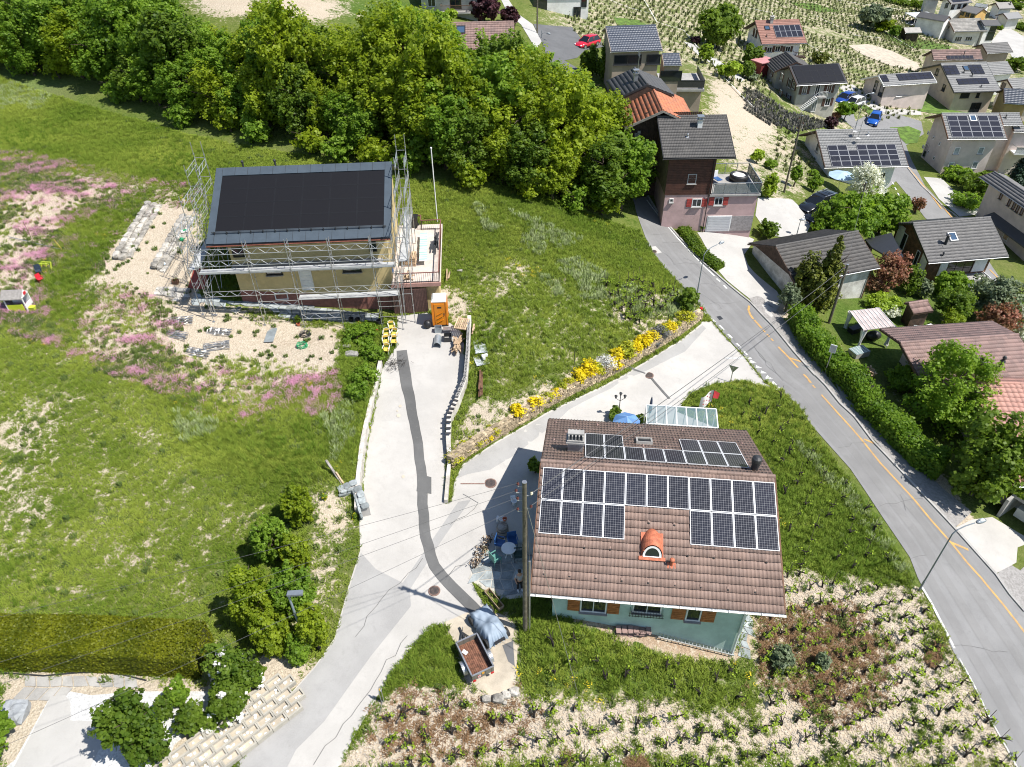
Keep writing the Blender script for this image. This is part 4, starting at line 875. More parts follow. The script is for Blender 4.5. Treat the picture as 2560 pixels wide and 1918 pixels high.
for q in ((820,545),(1325,555)):
 u,v=onslope(B,z1r(*q),0);P=B.M @ Vector((u,B.S+.1,0));b=MB();b.tube([P-Vector((0,0,.3)),P+Vector((0,.0,.45))],.07,DARKM,8);b.ball(P+Vector((0,0,.5)),.11,DARKM,8,5);b.build("roof_vent",B.root)
zs=onface(B,'F',z2b(1060,880)).z;b=MB();b.extr([(B.x0-.04,B.y0-.04,-1.5),(B.x1+.04,B.y0-.04,-1.5),(B.x1+.04,B.y0-.04,zs-.25),(B.x0-.04,B.y0-.04,zs+1.0)],(0,.04,0),SOCK);b.build("socle",B.root)
b=MB();zb1=onface(B,'F',z2b(560,605)).z-.1;b.box(((B.x0+B.x1)/2-.2,B.y0-.55,zb1),(B.x1-B.x0-.5,1.1,.22),CONC);b.build("balcony_slab",B.root)
WINB=mat("black_window_reveal",(.02,.02,.02),.6,.1,5,0)
win(B,'F',z2b(460,745),.95,2.05,bars=0,bars_h=4,kind="door",glass=WHITE,sill=False);win(B,'F',z2b(820,665),1.4,.65,frame=WINB,blind=.9,bars=0);win(B,'F',z2b(205,690),1.2,.6,frame=WINB,blind=.9,bars=0)
win(B,'F',z2b(265,885),1.0,.6,bars=0,sill=False);win(B,'F',z2b(985,490),.55,.9,frame=WINB,bars=0,sill=False);win(B,'F',z1b(1885,540),.9,.8,frame=WINB,bars=1,sill=False)
# ------------------------------------------------------------- C: wood and pink house
PINK=plaster("pink_plaster",(.50,.345,.33),1.0);BOARD=mat("red_brown_boarding",(.075,.028,.018),.7,.2,2.5,.2,40)
Ch=house("pink_wood_house","tall house of dark red boarding above a pink storey with red shutters, by the road",z3a(1268,922),z3a(1822,920),z3a(1325,1250),z3a(1893,1245),base=z3b(1660,375),ovf=.55,ovs=.75,ovs2=1.6,wall=PINK,roof=T_CHAR,tile=(.30,.36,.03),edge=BLACKP,gut=BLACKP)
zw=onface(Ch,'F',z3a(1540,1538)).z;x0,x1,y0,y1=Ch.x0-.06,Ch.x1,Ch.y0-.06,Ch.y1
k=int((Ch.hE+.2-zw)/.17)
for i in range(k):
 b=MB();b.box(((x0+x1)/2,y0+.02,zw+.085+i*.17),(x1-x0,.05,.155),BOARD);b.build("board",Ch.root)
b=MB();tpC=math.tan(Ch.p);b.extr([(x0+.01,y0+.06,zw),(x0+.01,y1,zw),(x0+.01,y1,Ch.hE+.2),(x0+.01,Ch.W,Ch.zr-.05),(x0+.01,y0+.06,Ch.hE+Ch.ovf*tpC-.16)],(.05,0,0),mat("weathered_gable_boards",(.22,.17,.12),.8,.2,3,.2));b.extr([(x1-.04,y0+.06,zw),(x1-.04,y1,zw),(x1-.04,y1,Ch.hE+.2),(x1-.04,Ch.W,Ch.zr-.05),(x1-.04,y0+.06,Ch.hE+Ch.ovf*tpC-.16)],(.05,0,0),BOARD);b.build("gable_boarding",Ch.root)
win(Ch,'F',z3a(1548,1412),.85,1.0,frame=mat("grey_frame",(.35,.37,.38),.5),glass=WHITE,bars=0,blind=.95,sill=True)
SHRED=mat("red_shutter",(.42,.06,.05),.6,.12,4,.1)
win(Ch,'F',z3b(1585,148),.95,.85,shut=SHRED,shutw=.5);win(Ch,'F',z3b(1385,130),.4,.42,bars=0)
xe=onface(Ch,'F',z3b(2070,90)).x;yext=4.6;b=MB();b.box(((x1+xe)/2+.002,Ch.y0+yext/2+.02,(zw-.15-2.5)/2-.01),(xe-x1,yext,zw-.15+2.5),PINK);b.build("ground_floor_wing",Ch.root)
b=MB();b.box(((x1+xe)/2+.05,Ch.y0+yext/2-.02,zw-.08),(xe-x1+.3,yext+.35,.18),CONC);b.build("terrace_slab",Ch.root)
zgar=onface(Ch,'F',z3b(1760,370)).z;ztop=onface(Ch,'F',z3b(1760,255)).z;xg0=onface(Ch,'F',z3b(1672,300)).x;xg1=onface(Ch,'F',z3b(1848,300)).x
b=MB();b.box(((xg1+xe)/2+.06,Ch.y0-.02,(ztop+zgar)/2),(xe-xg1-.1,.06,ztop-zgar),mat("rough_grey_render",(.33,.30,.29),.95,.15,3,.8,8));b.build("grey_base",Ch.root)
gd=MB();gd.box(((xg0+xg1)/2,Ch.y0-.01,(ztop+zgar)/2),(xg1-xg0+.2,.06,ztop-zgar+.1),WHITE);gdo=gd.build("garage_door",Ch.root)
for i in range(9):
 b=MB();b.box(((xg0+xg1)/2,Ch.y0-.05,zgar+(i+.5)*(ztop-zgar)/9),(xg1-xg0,.05,(ztop-zgar)/9-.03),mat("pale_grey_panel",(.55,.55,.56),.5,.05));b.build("door_panel",gdo)
P=onface(Ch,'F',z3b(1757,137));S2=Ch;win(Ch,'F',z3b(1757,137),.85,.85,shut=SHRED,shutw=.5)
b=MB();RAILG=mat("grey_rail",(.30,.33,.34),.4,.05,metal=.4);X0,X1,Y0,Y1=x1+.1,xe+.1,Ch.y0-.1,Ch.y0+yext+.05;zt=zw+.02
for (p,q) in (((X0,Y0),(X1,Y0)),((X1,Y0),(X1,Y1)),((X1,Y1),(X0,Y1))):
 b.beam((p[0],p[1],zt+1.15),(q[0],q[1],zt+1.15),.07,.06,RAILG);b.beam((p[0],p[1],zt+.12),(q[0],q[1],zt+.12),.05,.04,RAILG);L_=math.hypot(q[0]-p[0],q[1]-p[1])
 for i in range(int(L_/1.1)+1):f_=i/int(L_/1.1);b.box((p[0]+(q[0]-p[0])*f_,p[1]+(q[1]-p[1])*f_,zt+.6),(.06,.06,1.15),RAILG)
b.build("terrace_railing",Ch.root);b=MB();GLASSP=glassmat("tinted_glass_panel",(.10,.14,.15),.1,True)
b.box(((X0+X1)/2,Y0,zt+.6),(X1-X0-.2,.02,.9),GLASSP);b.build("glass_panel",Ch.root)
b=MB()
for i in range(8):b.box((X1,(Y0+Y1)/2,zt+.2+i*.12),(.03,Y1-Y0-.1,.07),DARKM)
b.build("side_slats",Ch.root)
chimney(Ch,z3a(1607,1000),.45,.45,.7,WHITE,STEEL);flue(Ch,z3a(1512,1085),.06,.25,STEEL)
b=MB();xd=onface(Ch,'F',z3a(1718,1300)).x;b.tube([(xd,Ch.y0-.14,Ch.hE),(xd,Ch.y0-.14,0)],.045,BLACKP,6);b.build("downpipe",Ch.root)
# ------------------------------------------------------------- barns and the brown house behind
Db=house("orange_barn","old barn with patchy orange tiled roof and dark timber gable, next to the forest edge",z3a(1195,680),z3a(1345,855),z3a(968,768),z3a(990,1032),h=6.0,ovf=.3,ovs=.2,ovs2=1.0,wall=WOODD,roof=T_ORNG,tile=(.42,.45,.05),edge=WOODG,gut=False)
stn=MB();rs=random.Random(3)
for i in range(150):
 yy=rs.uniform(Db.y0+.3,Db.y0+1.5);zz=rs.uniform(0,Db.hE-.6);stn.box((Db.x1+.03,yy,zz),(.16,rs.uniform(.2,.42),rs.uniform(.12,.22)),STONE,Matrix.Rotation(rs.uniform(-.1,.1),3,'X'))
stn.build("stone_pillar",Db.root,kind="stuff")
for i in range(30):
 b=MB();b.box((Db.x1+.04,Db.y0+1.8+i*.19,Db.hE/2+.7),(.05,.17,Db.hE+1.0),WOODD);b.build("plank",Db.root)
Eb=house("grey_barn","barn with dark grey roof joined behind the orange roofed barn",z3a(1100,530),z3a(1192,678),z3a(868,650),z3a(966,768),h=6.2,ovf=.3,ovs=.3,ovs2=.02,wall=WOODD,roof=T_DARK,tile=(.33,.5,.02),edge=DARKM,gut=False)
chimney(Eb,z3a(1100,640),.4,.4,.8,STEEL,STEEL);b=MB();P=Eb.M @ Vector((Eb.L*.35,Eb.S*.95,0));b.tube([P,P+Vector((0,0,2.6))],.03,STEEL,5)
for i in range(5):b.tube([P+Vector((-.5,0,1.8+.15*i)),P+Vector((.5,0,1.8+.15*i))],.012,STEEL,4)
b.build("aerial",Eb.root)
TAUPE=plaster("taupe_plaster",(.33,.27,.22))
F=house("taupe_house","modern taupe house with blue-black tiled roof below the red car",z3a(868,215),z3a(1258,207),z3a(905,405),z3a(1322,400),h=6.0,ovf=.25,ovs=.35,wall=TAUPE,roof=T_BLUE,tile=(.38,.42,.03),edge=TAUPE,W2=2.5)
for q in ((988,475),(1093,472),(1243,470)):win(F,'F',z3a(*q),1.75,1.15,frame=DARKM,bars=0,glass=GLASS)
F2=house("taupe_wing","lower taupe wing with small blue-black roof and dark garage front beside the modern house",z3a(1320,430),z3a(1440,428),z3a(1316,516),z3a(1475,515),h=5.2,W2=1.2,ovf=.2,ovs=.15,wall=TAUPE,roof=T_BLUE,tile=(.38,.42,.03),edge=TAUPE,pw=60,p0=.35)
win(F2,'F',z3a(1382,602),2.7,1.3,frame=DARKM,bars=0,sill=False)
# terrace block in front of the wing
q=[un(*z3a(1320,690),F2.zE-2.9),un(*z3a(1640,690),F2.zE-2.9)];ang=math.atan2(q[1][1]-q[0][1],q[1][0]-q[0][0]);Lq=np.linalg.norm(q[1]-q[0]);zt=F2.zE-2.9
tb=thing("terrace_block","taupe terrace block with pale deck and balustrade below the modern house","terrace",(q[0][0],q[0][1],zt-4),ang);b=MB();b.box((Lq*.62,3.2,1.6),(Lq*.72,5.6,3.8),TAUPE);b.build("wall",tb);b=MB();b.box((Lq/2,3.0,3.7),(Lq+.2,6.6,.3),CONC);b.build("deck",tb)
b=MB();
for p_,q_ in (((0,-.2),(Lq,-.2)),((Lq,-.2),(Lq,6))):b.beam((p_[0],p_[1],4.9),(q_[0],q_[1],4.9),.06,.06,DARKM);b.extr([(p_[0],p_[1],4.0),(q_[0],q_[1],4.0),(q_[0],q_[1],4.85),(p_[0],p_[1],4.85)],(.03,.03,0),GLASSP if False else DARKM)
b.build("balustrade",tb)
# ------------------------------------------------------------- village houses to the right and behind
BEIGE=plaster("beige_plaster",(.60,.50,.40));GREYP=plaster("grey_stone_plaster",(.40,.39,.35),1.5);OFFW=plaster("off_white_plaster",(.62,.61,.57));WHITP=plaster("white_plaster",(.84,.83,.81));OLDW=mat("stained_white_wall",(.66,.64,.60),.9,.2,1.2,.2,18,c2=(.36,.34,.30));ORAW=plaster("orange_plaster",(.60,.38,.13));CREAM=plaster("cream_plaster",(.55,.52,.45));PALEP=plaster("pale_pink_plaster",(.64,.54,.49));OCHRE=plaster("ochre_plaster",(.40,.28,.13))
H5=house("forest_edge_house","house with faded rose tiled roof and small roof window, half hidden behind the forest trees",z2a(1510,185),z2a(2090,180),z2a(1488,408),z2a(2125,405),h=5.0,wall=CREAM,roof=T_ROSE,tile=(.34,.40,.03))
skylight(H5,z2a(1682,237),.9,1.2,DARKM)
C5=house("cream_house","cream house with brown wooden balcony at the top edge, above the rose roofed house",z2a(1340,-150),z2a(1830,-155),z2a(1320,-40),z2a(1850,-45),base=z2a(1480,90),wall=CREAM,roof=T_GREY,tile=(.6,.6,.03),ovf=.5)
win(C5,'F',z2a(1450,12),1.1,1.3,frame=WHITE,shut=None);balcony(C5,'F',z2a(1530,95),z2a(1760,80),1.5,WOODB,1.0,CONC);win(C5,'F',z2a(1640,20),1.6,1.6,frame=WOODB)
G1=house("white_modern_house","white modern house with dark square window at the top edge above the vineyards",z3a(360,-210),z3a(720,-200),z3a(350,-70),z3a(760,-60),base=z3a(640,140),wall=WHITP,roof=T_GREY,tile=None,ovf=.2,ovs=.2)
win(G1,'F',z3a(640,95),1.2,1.5,frame=DARKM,bars=0,sill=False);win(G1,'F',z3a(350,15),2.2,2.4,frame=DARKM,bars=1,sill=False);win(G1,'F',z3a(695,28),.9,1.1,frame=DARKM,bars=0,sill=False)
I6=house("red_roof_white_house","white house with red-brown tiled roof and one solar array, upper village by the vineyards",z4a(85,168),z4a(437,158),z4a(143,352),z4a(497,342),base=z4a(210,490),wall=WHITP,roof=T_RED,tile=(.4,.42,.03),ovf=.7,ovs=.9,edge=WOODD)
pv(I6,z4a(228,203),z4a(470,290),5,2,PVBLU,FRG);skylight(I6,z4a(183,222),.8,.9);chimney(I6,z4a(215,180),.5,.5,.7,CONC);flue(I6,z4a(178,292),.06,.3)
DSH=mat("brown_shutter",(.10,.05,.035),.7,.15,4,.1)
for q in ((200,393),(265,385),(345,388)):win(I6,'F',z4a(*q),.9,.9,shut=DSH,shutw=.4)
for q in ((80,255),(100,268)):win(I6,'L',z4a(*q),.8,1.2,glass=DSH,frame=DSH)
balcony(I6,'F',z4a(375,445),z4a(470,440),1.2,WOODD,.9,WOODD)
J7=house("long_grey_chalet","long grey plastered house with brown shutters, all-black solar roof and outside stair",z4a(355,525),z4a(750,500),z4a(420,675),z4a(818,655),base=z4a(690,925),wall=GREYP,roof=DARKM,tile=None,ovf=.8,ovs=.7,edge=WOODD,W2=4.5)
pv(J7,(.35,J7.S-.15),(J7.L-.35,.3),6,3,PVBLK,FRB,px=False)
for i,q in enumerate(((478,712),(672,702),(578,712))):win(J7,'F',z4a(*q),(.75,.75,.75)[i],(1.25,1.25,1.6)[i],shut=DSH if i != 2 else None,shutw=.42,glass=GLASS if i != 1 else DSH,kind="window" if i <2 else "door")
win(J7,'F',z4a(660,805),.85,1.2,shut=DSH,shutw=.42);win(J7,'F',z4a(553,835),.8,1.9,frame=WHITE,glass=SLATE,kind="door",sill=False)
for q in ((362,660),(395,672),(350,780)):win(J7,'L',z4a(*q),.9,1.3,shut=DSH,shutw=.42)
a_=onface(J7,'F',z4a(395,885));c_=onface(J7,'F',z4a(560,755));st=None
b=MB();y_=J7.y0-.65;n_=14
b.extr([(a_.x-.3,y_-.42,a_.z),(a_.x+.1,y_-.42,a_.z),(c_.x,y_-.42,c_.z-.35),(c_.x,y_-.42,c_.z),],(0,.08,0),CONC);o=b.build("staircase",J7.root);ms=MB().box((0,0,0),(.34,.95,.12),WHITE).mesh("step")
for i in range(n_):f_=(i+.5)/n_;link("step",ms,o,Matrix.Translation((a_.x+(c_.x-a_.x)*f_,y_,a_.z+(c_.z-a_.z)*f_)))
b=MB();d_=onface(J7,'F',z4a(620,760));b.box(((c_.x+d_.x)/2,y_-.05,c_.z),(d_.x-c_.x,1.2,.14),CONC)
for i in range(7):xx=c_.x+(d_.x-c_.x)*i/6;b.box((xx,y_-.62,c_.z+.45),(.04,.04,.9),WHITE)
b.beam((c_.x,y_-.62,c_.z+.9),(d_.x,y_-.62,c_.z+.9),.05,.05,WHITE);b.beam((a_.x,y_-.45,a_.z+.9),(c_.x,y_-.45,c_.z+.9),.04,.04,WHITE);b.build("stair_landing",J7.root)
W7=house("dark_roof_wing","dark roofed rear wing of shuttered grey house, attached behind the black solar roof",z4a(330,405),z4a(418,500),z4a(163,492),z4a(240,560),zE=J7.zE+.2,wall=GREYP,roof=T_CHAR,tile=(.35,.4,.03),ovf=.5,ovs=.5,ovs2=.1,edge=WOODD)
win(W7,'F',z4a(222,570),.8,1.1,shut=DSH,shutw=.4);win(W7,'F',z4a(205,665),.8,1.1,shut=DSH,shutw=.4);win(W7,'F',z4a(300,610),.8,1.1,shut=DSH,shutw=.4);win(W7,'F',z4a(290,740),.8,1.1,shut=DSH,shutw=.4)
K8=house("low_pink_solar_house","low pale pink house with grey roof and two rows of solar panels",z4a(1060,597),z4a(1475,572),z4a(1105,677),z4a(1525,652),base=z4a(1370,860),wall=PALEP,roof=T_LGREY,tile=(.4,.42,.025),ovf=.5,ovs=.7,W2=4.8,edge=WHITE)
pv(K8,z4a(1200,588),z4a(1502,620),8,2,PVBLU,FRB);pv(K8,z4a(1072,598),z4a(1150,645),2,2,PVBLU,FRB)
K9=house("solar_garage","open garage with pale brick front and tilted dark blue solar roof",z4a(1110,686),z4a(1305,672),z4a(1200,757),z4a(1410,745),base=z4a(1290,848),W2=.3,wall=plaster("pale_brick",(.50,.36,.28)),roof=T_DARK,tile=None,ovf=.3,ovs=.2,edge=WHITE,p0=.2)
pv(K9,(.1,K9.S-.1),(K9.L-.1,.1),7,4,PVBLU,FRG,px=False);win(K9,'F',z4a(1283,772),.8,.7,frame=DARKM,bars=0)
b=MB();P=onface(K9,'L',z4a(1150,760));b.box((K9.x0-.02,P.y,P.z-.2),(.08,2.6,2.1),BLACKP);b.build("garage_opening",K9.root)
win(K8,'L',z4a(1040,685),.9,2.0,frame=DARKM,bars=0,kind="door",sill=False);win(K8,'L',z4a(1085,720),1.2,1.9,frame=DARKM,bars=0,sill=False)
L9=house("beige_stepped_house","large beige house with pale grey roof carrying three black solar arrays and a skylight",z4a(1545,503),z4a(1921,497),z4a(1668,730),z4a(2026,722),base=z4a(1760,880),wall=BEIGE,roof=T_LGREY,tile=(.45,.45,.03),ovf=.7,ovs=.7,edge=DARKM,gut=DARKM)
pv(L9,z4a(1568,520),z4a(1708,588),3,3,PVBLU,FRB,skip=());pv(L9,z4a(1768,515),z4a(1905,583),3,3,PVBLU,FRB);pv(L9,z4a(1676,623),z4a(1940,662),6,2,PVBLU,FRB);skylight(L9,z4a(1755,540),.9,1.1)
flue(L9,z4a(1735,575),.08,.5);flue(L9,z4a(1800,605),.08,.5);flue(L9,z4a(1872,690),.07,.3)
win(L9,'F',z4a(1745,753),1.6,.9,frame=DARKM,bars=0);win(L9,'F',z4a(1848,750),.6,.9,frame=DARKM,bars=0);win(L9,'F',z4a(1825,850),1.8,1.7,frame=DARKM,bars=1,sill=False);win(L9,'L',z4a(1580,693),.9,1.1,frame=DARKM,bars=0);win(L9,'L',z4a(1527,568),.9,1.1,frame=DARKM,bars=0)
L10=house("grey_roof_annex","white annex with plain pale grey roof joined right of beige stepped house",z4a(1921,500),z4a(2062,490),z4a(1935,592),z4a(2155,577),h=4.0,wall=WHITP,roof=T_LGREY,tile=(.45,.45,.03),ovf=.4,ovs=.3,W2=3)
L11=house("brown_roof_house","house with brown-grey roof and small solar strip behind the beige stepped house",z4a(1480,405),z4a(1880,385),z4a(1500,478),z4a(1872,470),h=4.5,wall=BEIGE,roof=T_ROSE,tile=(.45,.45,.03),ovf=.5,W2=3)
flue(L11,z4a(1735,440),.08,.7);pv(L11,(2.5,.9),(7.6,.1),7,1,PVBLU,FRB,px=False)
L12=house("grey_roof_cottage","taupe cottage with plain grey roof right of the brown roofed house",z4a(1885,350),z4a(2075,337),z4a(1915,425),z4a(2130,410),h=4.5,wall=TAUPE,roof=T_GREY,tile=(.45,.45,.03),ovf=.4)
M10=house("white_village_house","white house with blue parasol, grey tiled roof with broad solar array and rooftop aerials",z4a(568,1035),z4a(1210,1020),z4a(640,1325),z4a(1298,1312),base=z4a(1140,1515),wall=WHITP,roof=T_LGREY,tile=(.38,.42,.035),ovf=.6,ovs=1.0,ovs2=1.3,edge=WOODD)
pv(M10,z4a(655,1150),z4a(1243,1308),7,4,PVBLU,FRG,skip=((2,3),))
win(M10,'F',z4a(1085,1385),1.0,.8,frame=WHITE);win(M10,'F',z4a(725,1378),1.6,1.3,frame=WHITE);win(M10,'L',z4a(583,1168),.8,1.1,frame=WHITE);win(M10,'L',z4a(557,1275),.8,1.1,frame=WHITE)
for q,hh in ((z4a(885,1140),3.0),(z4a(860,1085),1.2)):
 u,v=onslope(M10,q,0);P=M10.M @ Vector((u,v,0));b=MB();b.tube([P,P+Vector((0,0,hh))],.03,STEEL,5);b.tube([P+Vector((-.6,.3,hh*.8)),P+Vector((.7,-.3,hh*.8))],.015,STEEL,4)
 for i in range(6):b.tube([P+Vector((-.5+.2*i-.15,.25-.1*i-.3,hh*.8)),P+Vector((-.5+.2*i+.15,.25-.1*i+.3,hh*.8))],.01,STEEL,4)
 b.lathe(P+Vector((.1,0,.6)),[(.01,0),(.15,.05),(.28,.16)],WHITE,12);b.build("aerial",M10.root)
flue(M10,z4a(978,1068),.07,.3,STEEL)
N11=house("pale_pink_block","tall pale pink house with grey roof nearly filled by black solar panels around a skylight",z4a(1560,900),z4a(2015,898),z4a(1612,1098),z4a(2078,1098),base=z4a(1560,1365),wall=PALEP,roof=T_LGREY,tile=(.42,.45,.035),ovf=.7,ovs=1.1,ovs2=.9,edge=WOODB)
pv(N11,z4a(1600,915),z4a(2055,1085),5,4,PVBLU,FRG,skip=((2,3),));skylight(N11,z4a(1808,935),.8,1.0,WHITE)
for q in ((1680,1192),(1870,1190),(1633,1307),(1822,1305)):win(N11,'F',z4a(*q),.75,1.0,glass=SLATE,bars=0)
for q in ((1457,1050),(1498,1090),(1547,1137),(1417,1160),(1458,1203),(1503,1250)):win(N11,'L',z4a(*q),.45,.5,bars=0,sill=False)
win(N11,'L',z4a(1437,1190),.9,2.0,frame=STEEL,bars=0,kind="door",sill=False)
N12=house("pink_block_wing","lower grey roofed wing with small chimney pipe right of the pale pink block",z4a(2015,898),z4a(2180,895),z4a(2052,992),z4a(2202,990),h=7.0,wall=PALEP,roof=T_LGREY,tile=(.42,.45,.035),ovf=.5,ovs=.2,W2=3)
flue(N12,z4a(2065,935),.07,.4)
N13=house("village_corner_block","pale pink building with glazed balcony at the right edge below the grey wing",z4a(2130,1010),z4a(2330,1000),z4a(2125,1040),z4a(2335,1035),h=6.5,wall=PALEP,roof=T_LGREY,tile=(.42,.45,.035),ovf=.2,ovs=.2,W2=3)
balcony(N13,'F',z4a(2100,1195),z4a(2260,1190),1.4,STEEL,1.0,WHITE,bars=False,gm=GLASSC)
# far cluster
O=[]
O.append(house("orange_village_house","bright orange house with slate grey roof in the far upper village",z4a(1762,42),z4a(1898,72),z4a(1712,84),z4a(1835,112),h=4.2,wall=ORAW,roof=T_GREY,tile=None,ovf=.2,ovs=.2))
for q in ((1725,105),(1765,120),(1805,128)):win(O[-1],'F',z4a(*q),1.0,1.0,frame=DARKM,bars=0,sill=False)
win(O[-1],'R',z4a(1925,122),1.2,1.4,frame=DARKM,bars=0,sill=False)
O.append(house("white_solar_villa","white villa with solar roof at the far top edge beside the orange house",z4a(1600,-15),z4a(1765,-20),z4a(1640,34),z4a(1805,16),h=5.5,wall=WHITP,roof=T_GREY,tile=None,ovf=.4));pv(O[-1],(.8,O[-1].S-.2),(O[-1].L-.8,.5),7,3,PVBLU,FRB,px=False)
for q in ((1600,45),(1650,55),(1700,48),(1745,38)):win(O[-1],'F',z4a(*q),1.0,1.3,frame=DARKM,bars=0,sill=False)
O.append(house("carport_house","white house with long dark roof and pale carport, far upper village",z4a(1400,92),z4a(1622,130),z4a(1360,132),z4a(1588,172),h=3.6,wall=WHITP,roof=T_DARK,tile=None,ovf=.3,ovs=.2))
O.append(house("lichen_roof_house","cream house with lichen-mottled grey roof and small windows, far village",z4a(1612,152),z4a(1868,150),z4a(1662,252),z4a(1920,244),base=z4a(1700,340),wall=OFFW,roof=T_OLD,tile=(.45,.5,.04),ovf=.8,ovs=.9,edge=WOODB))
for q in ((1692,308),(1775,305)):win(O[-1],'F',z4a(*q),1.7,1.0,bars=2,sill=True)
for q in ((1590,205),(1620,218)):win(O[-1],'L',z4a(*q),.9,.9,glass=DSH)
O.append(house("small_timber_shed","small brown timber shed with grey roof standing in the far gardens",z4a(1262,220),z4a(1388,218),z4a(1272,262),z4a(1410,258),h=2.0,wall=WOODD,roof=T_OLD,tile=None,ovf=.3,W2=2,edge=WOODD))
O.append(house("white_modern_villa","white modern villa with large dark windows right of the lichen roofed house",z4a(1870,152),z4a(1995,170),z4a(1900,200),z4a(2038,200),h=5.0,wall=WHITP,roof=T_DARK,tile=None,ovf=.3,edge=DARKM))
win(O[-1],'F',z4a(1970,222),1.6,1.3,frame=DARKM,bars=0);win(O[-1],'F',z4a(1945,285),1.8,2.0,frame=DARKM,bars=0,sill=False)
O.append(house("pale_roof_bungalow","white bungalow with worn pale roof at the far top right",z4a(1992,22),z4a(2110,15),z4a(2012,76),z4a(2140,62),h=3.0,wall=WHITP,roof=T_OLD,tile=None));flue(O[-1],z4a(2100,35),.12,.6)
O.append(house("white_cube_house","white cube house with blue-grey flat looking roof left of the pale bungalow",z4a(1835,25),z4a(1930,35),z4a(1820,45),z4a(1915,70),h=4.0,wall=WHITP,roof=SLATE,tile=None,ovf=.1,ovs=.1))
O.append(house("grey_roof_bungalow","low grey-white bungalow near right edge by the far village road",z4a(2045,105),z4a(2165,97),z4a(2085,152),z4a(2205,142),h=2.8,wall=OFFW,roof=T_LGREY,tile=None))
O.append(house("blue_grey_roof_house","white house with blue-grey sheet roof at right edge behind the ochre house",z4a(2080,628),z4a(2260,615),z4a(2125,705),z4a(2310,692),h=4.5,wall=WHITP,roof=T_LGREY,tile=(.5,.5,.03),ovf=.5));win(O[-1],'L',z4a(2050,680),1,1.1,frame=DARKM,bars=0)
O.append(house("ochre_house","ochre walled house with dark slate roof at the right edge beside the beige stepped house",z4a(2055,708),z4a(2250,712),z4a(2052,820),z4a(2260,825),h=4.5,wall=OCHRE,roof=T_BLUE,tile=(.4,.42,.03),ovf=.4,ovs=.4))
O.append(house("top_edge_villa","grey and white villa with terrace cut by the top edge of the picture",z4a(1430,-40),z4a(1560,-45),z4a(1420,0),z4a(1560,-8),h=4.0,wall=OFFW,roof=T_GREY,tile=None,ovf=.2))
O.append(house("ochre_garage","small pale garage with flat grey roof at right edge below the ochre house",z4a(2170,815),z4a(2300,810),z4a(2180,845),z4a(2310,840),h=2.6,wall=PALEP,roof=T_GREY,tile=None,ovf=.2))
# right foreground
Q14=house("white_garage_house","stained white garage building with charcoal ribbed roof and ladder, beside the main road",z4b(245,492),z4b(905,380),z4b(408,793),z4b(1070,657),base=z4b(900,905),wall=OLDW,roof=T_CHAR,tile=(.26,.38,.035),ovf=.35,ovs=.5,W2=4.2,edge=WOODD,p0=.38)
win(Q14,'F',z4b(718,770),.95,1.25,frame=WOODD,bars=0);b=MB();b.box(((Q14.x0+.2),(Q14.y0+Q14.y1)/2,Q14.hE+.25),(.5,Q14.y1-Q14.y0-.6,.1),WOODD);
gb=MB();gb.extr([(Q14.x0-.04,Q14.y0+.02,Q14.hE-.1),(Q14.x0-.04,Q14.y1-.02,Q14.hE-.1),(Q14.x0-.04,Q14.y1-.02,Q14.hE+.0),(Q14.x0-.04,Q14.W,Q14.zr-.1),(Q14.x0-.04,Q14.y0+.02,Q14.hE+.05)],(.03,0,0),WOODD);gb.build("gable_boarding",Q14.root)
b=MB();b.tube([(Q14.x1-.15,Q14.y0-.08,Q14.hE),(Q14.x1-.15,Q14.y0-.08,0)],.05,WOODB,6);b.build("downpipe",Q14.root)
ff=MB();P=onface(Q14,'F',z4b(740,990));ff.box((P.x,Q14.y0-.7,P.z+.05),(2.6,.9,.08),GLASSC);ff.box((P.x,Q14.y0-1.1,P.z-.5),(2.6,.04,1.0),GLASSC)
for sx in (-1.3,0,1.3):ff.box((P.x+sx,Q14.y0-1.12,P.z-.5),(.05,.05,1.1),WHITE);ff.box((P.x+sx,Q14.y0-.7,P.z+.1),(.05,.9,.05),WHITE)
ff.build("glazed_lean_to",Q14.root)
R15=house("timber_chalet","timber and white chalet with grey ribbed roof, skylight and black flue pipe",z4b(1335,315),z4b(1945,265),z4b(1460,625),z4b(2090,572),base=z4b(1500,760),wall=WOODB,roof=T_GREY,tile=(.27,.36,.035),ovf=1.0,ovs=.9,edge=BLACKP,gut=STEEL)
skylight(R15,z4b(1648,418),.75,.95,WHITE);P=flue(R15,z4b(1590,478),.15,1.0);flue(R15,z4b(1570,570),.07,.3)
def pane_wall(S,face,px,w,h,m,nm="white_wall_panel"):
 P=onface(S,face,px);b=MB()
 if face == 'F':b.box((P.x,S.y0-.03,P.z),(w,.06,h),m)
 else:b.box((S.x0-.03,P.y,P.z),(.06,w,h),m)
 b.build(nm,S.root)
pane_wall(R15,'L',z4b(1222,430),1.1,3.0,WHITP);pane_wall(R15,'L',z4b(1395,680),1.0,3.6,WHITP);win(R15,'L',z4b(1262,455),.8,1.9,bars=0,frame=WHITE);win(R15,'L',z4b(1365,590),.6,1.8,bars=0,frame=WHITE)
pane_wall(R15,'F',z4b(1860,640),1.4,1.5,WHITP);win(R15,'F',z4b(1700,660),2.9,1.4,frame=WOODD,bars=2,sill=False);pane_wall(R15,'F',z4b(1570,670),.9,1.6,WHITP)
balcony(R15,'F',z4b(1570,735),z4b(1890,700),1.3,WHITE,.15,CONC,False,name="balcony")
pane_wall(R15,'F',z4b(1690,790),4.0,1.6,WHITP,"ground_floor_front");win(R15,'F',z4b(1720,790),1.2,1.5,frame=DARKM,bars=1,sill=False)
